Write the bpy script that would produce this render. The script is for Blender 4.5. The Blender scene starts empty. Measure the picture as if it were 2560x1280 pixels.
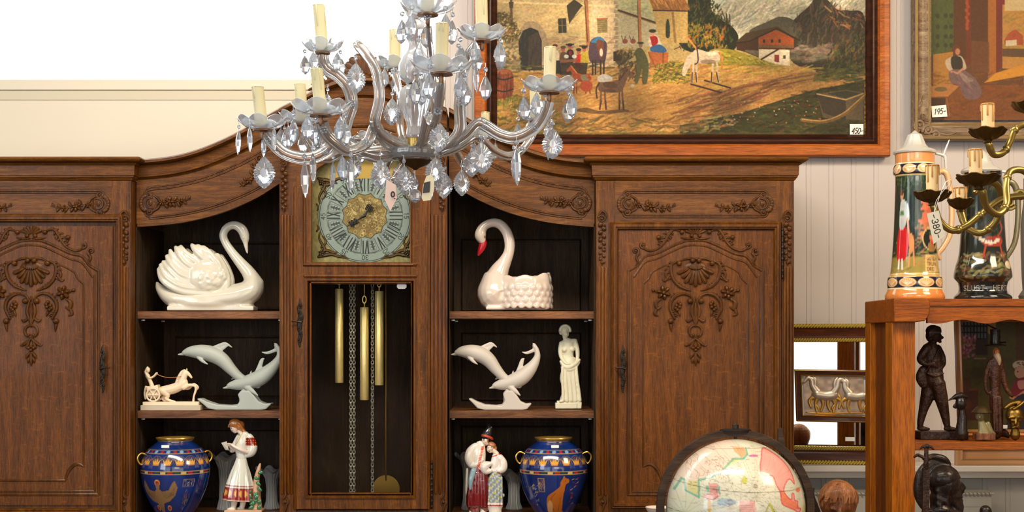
import bpy, math, random
import numpy as np
from mathutils import Vector, Matrix

RND = random.Random(11)
NPR = np.random.RandomState(5)
COL = bpy.context.scene.collection
PI = math.pi

# ---------------------------------------------------------------- camera, world, lights, exposure
D, FP, HX, HY, ZC = 4.5, 3600.0, 1280.0, 850.0, 1.5      # camera distance, focal length in px, vanishing point, eye height
sc = bpy.context.scene
cam = bpy.data.objects.new('camera', bpy.data.cameras.new('camera'))
COL.objects.link(cam)
cam.location = (0, -D, ZC)
cam.rotation_euler = (PI / 2, 0, 0)
cam.data.sensor_width = 36
cam.data.lens = 36 * FP / 2560
cam.data.shift_y = (HY - 640) / 2560
cam.data.clip_start = 0.05
sc.camera = cam

wd = bpy.data.worlds.new('room_light'); sc.world = wd; wd.use_nodes = True
bg = wd.node_tree.nodes['Background']
bg.inputs[0].default_value = (1.0, 0.84, 0.66, 1); bg.inputs[1].default_value = 0.16

def area(name, loc, target, size, size_y, power, color):
    l = bpy.data.lights.new(name, 'AREA'); l.shape = 'RECTANGLE'; l.size = size; l.size_y = size_y
    l.energy = power; l.color = color
    o = bpy.data.objects.new(name, l); COL.objects.link(o); o.location = loc
    o.rotation_euler = (Vector(target) - Vector(loc)).to_track_quat('-Z', 'Y').to_euler()
    return o
area('ceiling_light_front', (-0.4, -1.9, 3.3), (0, 0.2, 1.2), 2.6, 0.4, 66, (1.0, 0.88, 0.72))
area('ceiling_light_right', (2.3, -1.9, 3.0), (1.4, 0.2, 1.3), 0.9, 0.9, 44, (1.0, 0.76, 0.50))
area('window_light_left', (-3.0, -3.6, 2.1), (-0.3, 0, 1.5), 1.2, 1.6, 30, (0.86, 0.94, 1.0))
area('shop_window_behind', (0.9, -5.6, 2.3), (0.2, 0, 1.5), 1.6, 0.5, 14, (1.0, 0.95, 0.88))  # added fill from behind the viewer, no such lamp seen

vs = sc.view_settings
vs.view_transform = 'Standard'; vs.look = 'None'; vs.gamma = 1; vs.use_curve_mapping = False; vs.exposure = 0.27
sc.display_settings.display_device = 'sRGB'

# ---------------------------------------------------------------- placing: a pixel at a real depth
class Fr:
    """frame of a thing standing at depth Y: pixel (px,py) of the photo -> world, d = pixels away from the viewer"""
    def __init__(s, Y, mir=None):
        s.Y = Y; s.s = (D + Y) / FP; s.mir = mir
    def __call__(s, px, py, d=0.0):
        if s.mir is not None: px = 2 * s.mir - px
        return Vector(((px - HX) * s.s, s.Y + d * s.s, ZC + (HY - py) * s.s))
    def inv(s, co):                                   # world coordinates array -> px, py, d
        return HX + co[:, 0] / s.s, HY - (co[:, 2] - ZC) / s.s, (co[:, 1] - s.Y) / s.s

def lin(c):
    c = np.asarray(c, float) / 255.0
    return np.where(c <= 0.04045, c / 12.92, ((c + 0.055) / 1.055) ** 2.4)
def rgb(*c):
    v = lin(c); return (float(v[0]), float(v[1]), float(v[2]), 1)

# ---------------------------------------------------------------- materials
def mat(name, color=None, rough=0.5, metal=0.0, coat=0.0, vcol=False, trans=0.0, ior=1.5, emit=None, estr=0, spec=0.5, sub=0.0):
    m = bpy.data.materials.new(name); m.use_nodes = True
    nt = m.node_tree; b = nt.nodes['Principled BSDF']
    if color is not None: b.inputs['Base Color'].default_value = rgb(*color)
    b.inputs['Roughness'].default_value = rough; b.inputs['Metallic'].default_value = metal
    b.inputs['Coat Weight'].default_value = coat; b.inputs['Coat Roughness'].default_value = 0.06
    b.inputs['Transmission Weight'].default_value = trans; b.inputs['IOR'].default_value = ior
    b.inputs['Specular IOR Level'].default_value = spec
    if sub: b.inputs['Subsurface Weight'].default_value = sub; b.inputs['Subsurface Scale'].default_value = 0.02
    if emit: b.inputs['Emission Color'].default_value = rgb(*emit); b.inputs['Emission Strength'].default_value = estr
    if vcol:
        a = nt.nodes.new('ShaderNodeAttribute'); a.attribute_name = 'Col'
        nt.links.new(a.outputs['Color'], b.inputs['Base Color'])
    return m

def tex(nt, scale, nscale, detail=5, rough=0.6, coord='Object', dist=0.0):
    tc = nt.nodes.new('ShaderNodeTexCoord'); mp = nt.nodes.new('ShaderNodeMapping')
    mp.inputs['Scale'].default_value = scale
    n = nt.nodes.new('ShaderNodeTexNoise'); n.inputs['Scale'].default_value = nscale
    n.inputs['Detail'].default_value = detail; n.inputs['Roughness'].default_value = rough; n.inputs['Distortion'].default_value = dist
    nt.links.new(tc.outputs[coord], mp.inputs[0]); nt.links.new(mp.outputs[0], n.inputs['Vector'])
    return n
def ramp(nt, src, stops):
    r = nt.nodes.new('ShaderNodeValToRGB'); e = r.color_ramp.elements
    while len(e) > len(stops): e.remove(e[-1])
    while len(e) < len(stops): e.new(1.0)
    for k, (p, c) in zip(e, stops): k.position = p; k.color = rgb(*c) if len(c) == 3 else c
    nt.links.new(src, r.inputs[0]); return r
def mix(nt, fac, a, b, mode='MIX', f=1.0):
    m = nt.nodes.new('ShaderNodeMix'); m.data_type = 'RGBA'; m.blend_type = mode
    if hasattr(fac, 'links') or hasattr(fac, 'is_linked'): nt.links.new(fac, m.inputs[0])
    else: m.inputs[0].default_value = fac
    for s, v in ((m.inputs[6], a), (m.inputs[7], b)):
        if isinstance(v, tuple): s.default_value = v
        else: nt.links.new(v, s)
    return m.outputs[2]
def bump(nt, src, strength, dist=0.002, prev=None):
    b = nt.nodes.new('ShaderNodeBump'); b.inputs['Strength'].default_value = strength; b.inputs['Distance'].default_value = dist
    nt.links.new(src, b.inputs['Height'])
    if prev: nt.links.new(prev, b.inputs['Normal'])
    return b.outputs[0]

def wood(name, c0, c1, c2, axis='Z', rough=0.42, flecks=0.25, fine=1.0, coat=0.15, chip=0.0):
    m = mat(name, rough=rough + .04, coat=coat * 0.25, spec=0.2); nt = m.node_tree; b = nt.nodes['Principled BSDF']
    st = (14, 14, 1.1) if axis == 'Z' else (1.1, 14, 14)
    if axis == 'Y': st = (14, 1.1, 14)
    n = tex(nt, st, 3.2 * fine, 7, 0.62, dist=0.6)
    r = ramp(nt, n.outputs['Fac'], [(0.28, c0), (0.52, c1), (0.75, c2)])
    n2 = tex(nt, tuple(v * 3 for v in st), 9 * fine, 4, 0.7)
    r2 = ramp(nt, n2.outputs['Fac'], [(0.35, (150, 150, 150)), (0.6, (255, 255, 255))])
    o = mix(nt, 0.75, r.outputs[0], r2.outputs[0], 'MULTIPLY')
    if flecks:                                        # pale wavy ray flecks of quarter-sawn oak
        fs = (11, 11, 30) if axis == 'Z' else (30, 11, 11)
        n3 = tex(nt, fs, 2.6, 2, 0.5, dist=1.6)
        r3 = ramp(nt, n3.outputs['Fac'], [(0.6, (0, 0, 0)), (0.7, (255, 255, 255))])
        mm = nt.nodes.new('ShaderNodeMath'); mm.operation = 'MULTIPLY'; mm.inputs[1].default_value = flecks
        nt.links.new(r3.outputs[0], mm.inputs[0])
        o = mix(nt, mm.outputs[0], o, rgb(*[min(255, v * 1.3) for v in c2]))
    nt.links.new(o, b.inputs['Base Color'])
    bo = bump(nt, n2.outputs['Fac'], 0.25, 0.0015)
    if chip: bo = bump(nt, tex(nt, (1, 1, 1), 55, 3, 0.6).outputs['Fac'], 0.9, chip, bo)
    nt.links.new(bo, b.inputs['Normal'])
    return m

M = {}
M['oak'] = wood('oak', (64, 34, 6), (102, 58, 13), (130, 80, 24), flecks=0.12)
M['oak_h'] = wood('oak_horizontal', (64, 35, 8), (104, 61, 17), (130, 82, 29), axis='X', flecks=0.08)
M['oak_panel'] = wood('oak_panel', (82, 44, 7), (104, 58, 11), (124, 72, 17), flecks=0.2)
M['oak_carved'] = wood('oak_carved', (60, 32, 7), (88, 50, 13), (108, 64, 19), flecks=0, rough=0.36, coat=0.3)
M['oak_red'] = wood('oak_pilaster', (66, 33, 4), (102, 56, 8), (126, 76, 15), flecks=0.0, rough=0.36, coat=0.3)
M['oak_back'] = wood('oak_back_panel', (40, 27, 15), (60, 43, 27), (80, 60, 40), flecks=0.0, rough=0.6, coat=0)
M['steel'] = mat('chain_steel', (150, 146, 130), 0.35, 0.6)
M['shelf_edge'] = wood('shelf_board', (70, 42, 24), (126, 82, 50), (164, 112, 70), axis='X', flecks=0.0)
M['cherry'] = wood('cherry_shelf', (136, 70, 5), (164, 90, 6), (180, 104, 10), flecks=0, fine=0.7, coat=0.3)
M['cherry_h'] = wood('cherry_rail', (122, 60, 4), (146, 74, 5), (162, 88, 8), axis='X', flecks=0, fine=0.7, coat=0.3)
M['cherry_dark'] = wood('cherry_side', (84, 42, 12), (108, 58, 22), (126, 72, 32), flecks=0, fine=0.7, coat=0.3)
M['frame_orange'] = wood('frame_orange', (146, 70, 18), (176, 92, 26), (194, 110, 38), axis='X', flecks=0, fine=0.5, coat=0.3)
M['frame_dark'] = wood('frame_dark', (44, 20, 12), (62, 32, 20), (84, 48, 30), axis='X', flecks=0, coat=0.3)
M['mahogany'] = wood('mahogany', (58, 26, 12), (86, 42, 22), (108, 58, 30), axis='X', flecks=0, coat=0.4)
M['gold'] = mat('gold_trim', (226, 180, 84), 0.28, 0.85)
M['gilt'] = mat('yellow_gilt', (206, 182, 80), 0.4, 0.6)
M['brass'] = mat('brass', (196, 166, 92), 0.27, 0.8)
M['brass_old'] = mat('old_brass', (120, 92, 40), 0.38, 0.9)
M['brass_dark'] = mat('dark_brass', (84, 66, 40), 0.45, 0.8)
M['iron'] = mat('iron', (52, 44, 38), 0.42, 0.8)
M['porcelain'] = mat('white_porcelain', (216, 210, 192), 0.16, coat=0.4)
M['porcelain_pink'] = mat('ivory_porcelain', (214, 198, 184), 0.16, coat=0.4)
M['bisque'] = mat('matte_bisque', (172, 178, 170), 0.5)  # left dolphins: shade of their bay put into the colour
M['bisque_r'] = mat('matte_bisque_white', (194, 186, 176), 0.5)  # right dolphins: same material in its lit tone
M['alabaster'] = mat('alabaster', (232, 210, 180), 0.4, sub=0.15)
M['ivory_stone'] = mat('ivory_stone', (226, 218, 188), 0.4, sub=0.1)
M['paint'] = mat('painted_surface', vcol=True, rough=0.42, coat=0.1)
M['oil'] = mat('oil_paint', vcol=True, rough=0.55, spec=0.2)
M['glaze'] = mat('painted_glaze', vcol=True, rough=0.14, coat=0.8)
M['metal_v'] = mat('engraved_metal', vcol=True, rough=0.42, metal=0.55)
M['paper'] = mat('paper', (238, 234, 224), 0.7)
M['paper_v'] = mat('written_paper', vcol=True, rough=0.7)
M['wax'] = mat('candle_sleeve', (196, 187, 148), 0.45, sub=0.1)
M['wax_warm'] = mat('candle_sleeve_warm', (238, 206, 150), 0.45, sub=0.1)
M['wax_drip'] = mat('wax_drip', (196, 140, 70), 0.45)
M['crystal'] = mat('crystal_glass', (250, 252, 255), 0.0, trans=1.0, ior=1.6)
M['crystal_dusty'] = mat('cut_crystal', (234, 243, 255), 0.01, trans=0.84, ior=1.6, coat=0.8)  # diffuse white share stands in for sparkle, also in arms and dishes below
M['glass_arm'] = mat('arm_glass', (236, 238, 240), 0.02, trans=0.84, ior=1.52, coat=0.5)
M['glass_dish'] = mat('dish_glass', (238, 246, 255), 0.06, trans=0.66, ior=1.45, coat=0.5)
M['pane'] = mat('clock_pane', (255, 255, 255), 0.0, trans=1.0, ior=1.03, spec=0.5)
M['mirror'] = mat('mirror_silver', (238, 236, 230), 0.02, 1.0)
M['pewter'] = mat('pewter', (214, 212, 204), 0.35, 0.45)
M['bronze'] = wood('bronze_wood', (34, 20, 13), (54, 34, 24), (84, 56, 40), flecks=0, rough=0.36, coat=0.2, chip=0.006)
M['bronze_dark'] = wood('dark_bronze', (26, 19, 15), (40, 30, 25), (58, 46, 40), flecks=0, rough=0.28, coat=0.8, chip=0.003)
M['carved_brown'] = wood('carved_brown', (70, 38, 20), (112, 66, 38), (146, 92, 56), flecks=0, rough=0.35, coat=0.4, chip=0.003)
M['black'] = mat('black_lacquer', (14, 14, 16), 0.2)
M['marble'] = mat('grey_marble', (190, 176, 150), 0.3)
M['cream_wall'] = mat('cream_plaster', (222, 214, 196), 0.8)
M['white_wood'] = mat('white_woodwork', (226, 218, 206), 0.5)
M['white_tin'] = mat('sticker_white', (240, 240, 236), 0.5)

# ---------------------------------------------------------------- mesh building
def cr(pts, k=6, closed=False):
    """Catmull-Rom through tuples of any length"""
    P = [np.array(p, float) for p in pts]
    n = len(P)
    if n < 3 and not closed:
        return [P[0] + (P[-1] - P[0]) * i / k for i in range(k + 1)] if n == 2 else P
    out = []
    rng = range(n) if closed else range(n - 1)
    for i in rng:
        if closed: a, b, c, d = P[i - 1], P[i], P[(i + 1) % n], P[(i + 2) % n]
        else: a, b, c, d = P[max(i - 1, 0)], P[i], P[i + 1], P[min(i + 2, n - 1)]
        for j in range(k):
            t = j / k
            out.append(0.5 * ((2 * b) + (c - a) * t + (2 * a - 5 * b + 4 * c - d) * t * t + (3 * b - a - 3 * c + d) * t ** 3))
    if not closed: out.append(P[-1])
    return out

class MB:
    def __init__(s): s.v = []; s.f = []
    def add(s, vs, fs):
        o = len(s.v); s.v += [tuple(v) for v in vs]; s.f += [tuple(i + o for i in f) for f in fs]; return s
    def box(s, a, b):
        x0, y0, z0 = [min(a[i], b[i]) for i in range(3)]; x1, y1, z1 = [max(a[i], b[i]) for i in range(3)]
        return s.add([(x0, y0, z0), (x1, y0, z0), (x1, y1, z0), (x0, y1, z0), (x0, y0, z1), (x1, y0, z1), (x1, y1, z1), (x0, y1, z1)],
                     [(3, 2, 1, 0), (4, 5, 6, 7), (0, 1, 5, 4), (1, 2, 6, 5), (2, 3, 7, 6), (3, 0, 4, 7)])
    def fbox(s, F, x0, y0, x1, y1, d0, d1):
        return s.box(F(x0, y0, d0), F(x1, y1, d1))
    def tube(s, pts, rad, n=8, flat=1.0, caps=True, lobes=None):
        """pts: Vectors, rad: number or list; flat squashes along world Y; caps are rounded"""
        P = [Vector(p) for p in pts]
        Rr = [rad] * len(P) if not hasattr(rad, '__len__') else list(rad)
        if caps and len(P) > 1:
            t0 = (P[0] - P[1]).normalized(); t1 = (P[-1] - P[-2]).normalized()
            e0 = [(P[0] + t0 * Rr[0] * a, Rr[0] * b) for a, b in ((0.98, 0.15), (0.7, 0.7))]
            e1 = [(P[-1] + t1 * Rr[-1] * a, Rr[-1] * b) for a, b in ((0.7, 0.7), (0.98, 0.15))]
            P = [e[0] for e in e0] + P + [e[0] for e in e1]; Rr = [e[1] for e in e0] + Rr + [e[1] for e in e1]
        m = len(P); vs = []
        up = None
        for i in range(m):
            t = (P[min(i + 1, m - 1)] - P[max(i - 1, 0)])
            t = t.normalized() if t.length > 1e-9 else Vector((0, 0, 1))
            if up is None:
                up = Vector((0, 1, 0)) if abs(t.y) < 0.9 else Vector((0, 0, 1))
            up = (up - t * up.dot(t))
            up = up.normalized() if up.length > 1e-6 else t.orthogonal().normalized()
            sd = t.cross(up)
            for j in range(n):
                a = 2 * PI * j / n
                rr = Rr[i] * (lobes(a) if lobes else 1)
                o = sd * math.cos(a) * rr + up * math.sin(a) * rr
                if flat != 1.0: o.y *= flat
                vs.append(P[i] + o)
        fs = [(i * n + j, i * n + (j + 1) % n, (i + 1) * n + (j + 1) % n, (i + 1) * n + j) for i in range(m - 1) for j in range(n)]
        fs.append(tuple(range(n))[::-1]); fs.append(tuple((m - 1) * n + j for j in range(n)))
        return s.add(vs, fs)
    def stroke(s, F, pts, k=6, n=8, flat=1.0, d=0.0, smooth=True):
        """relief stroke in frame pixels: pts (px, py, r) or (px, py, r, d)"""
        q = [tuple(p) + ((d,) if len(p) == 3 else ()) for p in pts]
        c = cr(q, k) if smooth else [np.array(p) for p in q]
        return s.tube([F(p[0], p[1], p[3]) for p in c], [max(p[2], 0.2) * F.s for p in c], n, flat)
    def ball(s, c, r, n=10, m=7, rot=None):
        c = Vector(c); r = (r, r, r) if not hasattr(r, '__len__') else r
        vs = [c + (rot @ Vector((0, 0, r[2])) if rot else Vector((0, 0, r[2])))]
        for i in range(1, m):
            t = PI * i / m
            for j in range(n):
                p = 2 * PI * j / n
                o = Vector((r[0] * math.sin(t) * math.cos(p), r[1] * math.sin(t) * math.sin(p), r[2] * math.cos(t)))
                vs.append(c + (rot @ o if rot else o))
        o = Vector((0, 0, -r[2])); vs.append(c + (rot @ o if rot else o))
        fs = [(0, 1 + j, 1 + (j + 1) % n) for j in range(n)]
        for i in range(m - 2):
            b = 1 + i * n
            fs += [(b + j, b + n + j, b + n + (j + 1) % n, b + (j + 1) % n) for j in range(n)]
        b = 1 + (m - 2) * n; e = len(vs) - 1
        fs += [(b + j, e, b + (j + 1) % n) for j in range(n)]
        return s.add(vs, fs)
    def fball(s, F, px, py, rx, ry=None, rd=None, ang=0, d=0, n=10, m=7):
        """ellipsoid in frame pixels, ang degrees counter-clockwise as seen"""
        ry = rx if ry is None else ry; rd = min(rx, ry) if rd is None else rd
        if F.mir is not None: ang = -ang
        return s.ball(F(px, py, d), (rx * F.s, rd * F.s, ry * F.s), n, m, Matrix.Rotation(math.radians(-ang), 3, 'Y'))
    def lathe(s, c, prof, n=32, mod=None, caps=(True, True), sy=1.0):
        """prof [(r, z)], axis through c along Z; mod(a, i) scales the radius"""
        vs = []
        for i, (r, z) in enumerate(prof):
            for j in range(n):
                a = 2 * PI * j / n; q = mod(a, i) if mod else 1
                dz = 0
                if isinstance(q, tuple): q, dz = q
                vs.append((c[0] + r * q * math.cos(a), c[1] + r * q * math.sin(a) * sy, c[2] + z + dz))
        fs = [(i * n + j, i * n + (j + 1) % n, (i + 1) * n + (j + 1) % n, (i + 1) * n + j) for i in range(len(prof) - 1) for j in range(n)]
        if prof[-1][1] < prof[0][1]: fs = [f[::-1] for f in fs]
        if caps[0]: fs.append(tuple(range(n))[::-1])
        if caps[1]: fs.append(tuple((len(prof) - 1) * n + j for j in range(n)))
        return s.add(vs, fs)
    def flathe(s, F, cx, prof, n=32, mod=None, d=0, sy=1.0, caps=(True, True)):
        """prof [(radius px, py)]"""
        c = F(cx, HY, d)
        return s.lathe((c.x, c.y, 0), [(r * F.s, ZC + (HY - py) * F.s) for r, py in prof], n, mod, caps, sy)
    def prism(s, out, y0, y1):
        """out: [(x, z)] outline, extruded from y0 (front) to y1"""
        n = len(out)
        a = sum(out[i][0] * out[(i + 1) % n][1] - out[(i + 1) % n][0] * out[i][1] for i in range(n))
        if a < 0: out = out[::-1]
        vs = [(x, y0, z) for x, z in out] + [(x, y1, z) for x, z in out]
        return s.add(vs, [tuple(range(n)), tuple(range(2 * n - 1, n - 1, -1))] + [(i, i + n, (i + 1) % n + n, (i + 1) % n) for i in range(n)])
    def fprism(s, F, pts, d0, d1):
        return s.prism([(F(x, y).x, F(x, y).z) for x, y in pts], F(0, 0, d0).y, F(0, 0, d1).y)
    def strip(s, F, top, bot, d0, d1):
        """solid between two polylines of equal length, extruded d0..d1"""
        n = len(top); vs = []
        for (a, b) in zip(top, bot):
            vs += [F(a[0], a[1], d0), F(b[0], b[1], d0), F(a[0], a[1], d1), F(b[0], b[1], d1)]
        fs = []
        for i in range(n - 1):
            p = 4 * i; q = p + 4
            fs += [(p, p + 1, q + 1, q), (p + 2, q + 2, q + 3, p + 3), (p, q, q + 2, p + 2), (p + 1, p + 3, q + 3, q + 1)]
        fs += [(0, 2, 3, 1), (4 * n - 4, 4 * n - 3, 4 * n - 1, 4 * n - 2)]
        return s.add(vs, fs)
    def mould(s, F, path, prof, closed=False, vcut=False):
        """moulding of section prof [(offset px to the left of travel, d)] swept along a px path with mitres"""
        n = len(path); P = [np.array((F(x, y).x, F(x, y).z)) for x, y in path]; k = len(prof); vs = []
        for i in range(n):
            a = P[i] - P[i - 1] if (i > 0 or closed) else P[1] - P[0]
            b = P[(i + 1) % n] - P[i] if (i < n - 1 or closed) else P[i] - P[i - 1]
            a = a / (np.linalg.norm(a) + 1e-12); b = b / (np.linalg.norm(b) + 1e-12)
            na = np.array((-a[1], a[0])); nb = np.array((-b[1], b[0])); m = na + nb
            m = m / (np.linalg.norm(m) + 1e-9); cs = max(m.dot(na), 0.35)
            if vcut: m = np.array((0.0, 1.0 if m[1] > 0 else -1.0)); cs = max(m.dot(na), 0.35)
            for o, d in prof:
                q = P[i] + m * (o * F.s / cs); vs.append((q[0], F(0, 0, d).y, q[1]))
        fs = []
        for i in range(n if closed else n - 1):
            j = (i + 1) % n
            for t in range(k if False else k - 1):
                fs.append((i * k + t, i * k + t + 1, j * k + t + 1, j * k + t))
        if not closed: fs += [tuple(range(k)), tuple((n - 1) * k + t for t in range(k))[::-1]]
        return s.add(vs, fs)
    def build(s, name, m, parent=None, smooth=True, bevel=0, color=None, F=None, sub=0, autosmooth=35):
        me = bpy.data.meshes.new(name)
        off = parent_loc(parent) if parent else Vector((0, 0, 0))
        loc = None
        if parent is None:                             # a top-level mesh gets its origin at its base
            a = np.array(s.v); loc = Vector((a[:, 0].mean(), a[:, 1].mean(), a[:, 2].min())); off = loc
        me.from_pydata([(v[0] - off.x, v[1] - off.y, v[2] - off.z) for v in s.v], [], s.f)
        me.validate()
        fix_normals(me)
        if smooth:
            me.polygons.foreach_set('use_smooth', [True] * len(me.polygons))
            me.set_sharp_from_angle(angle=math.radians(autosmooth))
        if color is not None: set_color(me, color(np.array(s.v)))
        me.materials.append(M[m] if isinstance(m, str) else m)
        o = bpy.data.objects.new(name, me); COL.objects.link(o)
        if parent: o.parent = parent
        else: o.location = loc
        if bevel:
            bv = o.modifiers.new('bevel', 'BEVEL'); bv.width = bevel; bv.segments = 2; bv.limit_method = 'ANGLE'
        if sub:
            sm = o.modifiers.new('sub', 'SUBSURF'); sm.levels = sub; sm.render_levels = sub
        return o

import bmesh
def fix_normals(me):
    bm = bmesh.new(); bm.from_mesh(me); bmesh.ops.recalc_face_normals(bm, faces=bm.faces); bm.to_mesh(me); bm.free()
def set_color(me, arr):
    """arr: n x 3 colours as seen on the surface, 0..255"""
    a = me.color_attributes.new('Col', 'FLOAT_COLOR', 'POINT')
    c = np.ones((len(me.vertices), 4)); c[:, :3] = lin(arr)
    a.data.foreach_set('color', c.ravel())
def parent_loc(p):
    l = Vector((0, 0, 0))
    while p is not None: l += p.location; p = p.parent
    return l
def thing(name, label, cat, loc, group=None):
    o = bpy.data.objects.new(name, None); COL.objects.link(o); o.location = loc; o.empty_display_size = 0.05
    return tag(o, label, cat, group)
def tag(o, label, cat, group=None):
    o['label'] = label; o['category'] = cat
    if group: o['group'] = group
    return o
def structure(o):
    o['kind'] = 'structure'; return o

def organic(name, mb, m, parent, voxel, smooth=4, color=None, flow=0.5):
    """melts overlapping shapes into one continuous skin"""
    me = bpy.data.meshes.new(name); me.from_pydata(s_v := [tuple(v) for v in mb.v], [], mb.f); fix_normals_islands(me)
    o = bpy.data.objects.new(name, me); COL.objects.link(o)
    r = o.modifiers.new('r', 'REMESH'); r.mode = 'VOXEL'; r.voxel_size = voxel; r.use_smooth_shade = True
    if smooth:
        q = o.modifiers.new('s', 'SMOOTH'); q.factor = flow; q.iterations = smooth
    dg = bpy.context.evaluated_depsgraph_get(); dg.update()
    nm = bpy.data.meshes.new_from_object(o.evaluated_get(dg))
    bpy.data.objects.remove(o); bpy.data.meshes.remove(me)
    nm.name = name
    n = len(nm.vertices); a = np.zeros(n * 3); nm.vertices.foreach_get('co', a); a = a.reshape(-1, 3)
    off = parent_loc(parent) if parent else Vector((a[:, 0].mean(), a[:, 1].mean(), a[:, 2].min()))
    if color is not None: set_color(nm, color(a))
    nm.vertices.foreach_set('co', (a - np.array(off)).ravel()); nm.update()
    nm.polygons.foreach_set('use_smooth', [True] * len(nm.polygons))
    nm.materials.clear(); nm.materials.append(M[m] if isinstance(m, str) else m)
    ob = bpy.data.objects.new(name, nm); COL.objects.link(ob)
    if parent: ob.parent = parent
    else: ob.location = off
    return ob
def fix_normals_islands(me): fix_normals(me)

# ---------------------------------------------------------------- painting on arrays (for pictures, maps, glazes, dials)
def vnoise(h, w, ch, cw, rs=NPR):
    g = rs.rand(ch + 2, cw + 2)
    y = np.linspace(0, ch, h); x = np.linspace(0, cw, w)
    iy = y.astype(int); ix = x.astype(int); fy = (y - iy)[:, None]; fx = (x - ix)[None, :]
    fy = fy * fy * (3 - 2 * fy); fx = fx * fx * (3 - 2 * fx)
    a = g[np.ix_(iy, ix)]; b = g[np.ix_(iy, ix + 1)]; c = g[np.ix_(iy + 1, ix)]; d = g[np.ix_(iy + 1, ix + 1)]
    return (a * (1 - fx) + b * fx) * (1 - fy) + (c * (1 - fx) + d * fx) * fy

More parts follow.
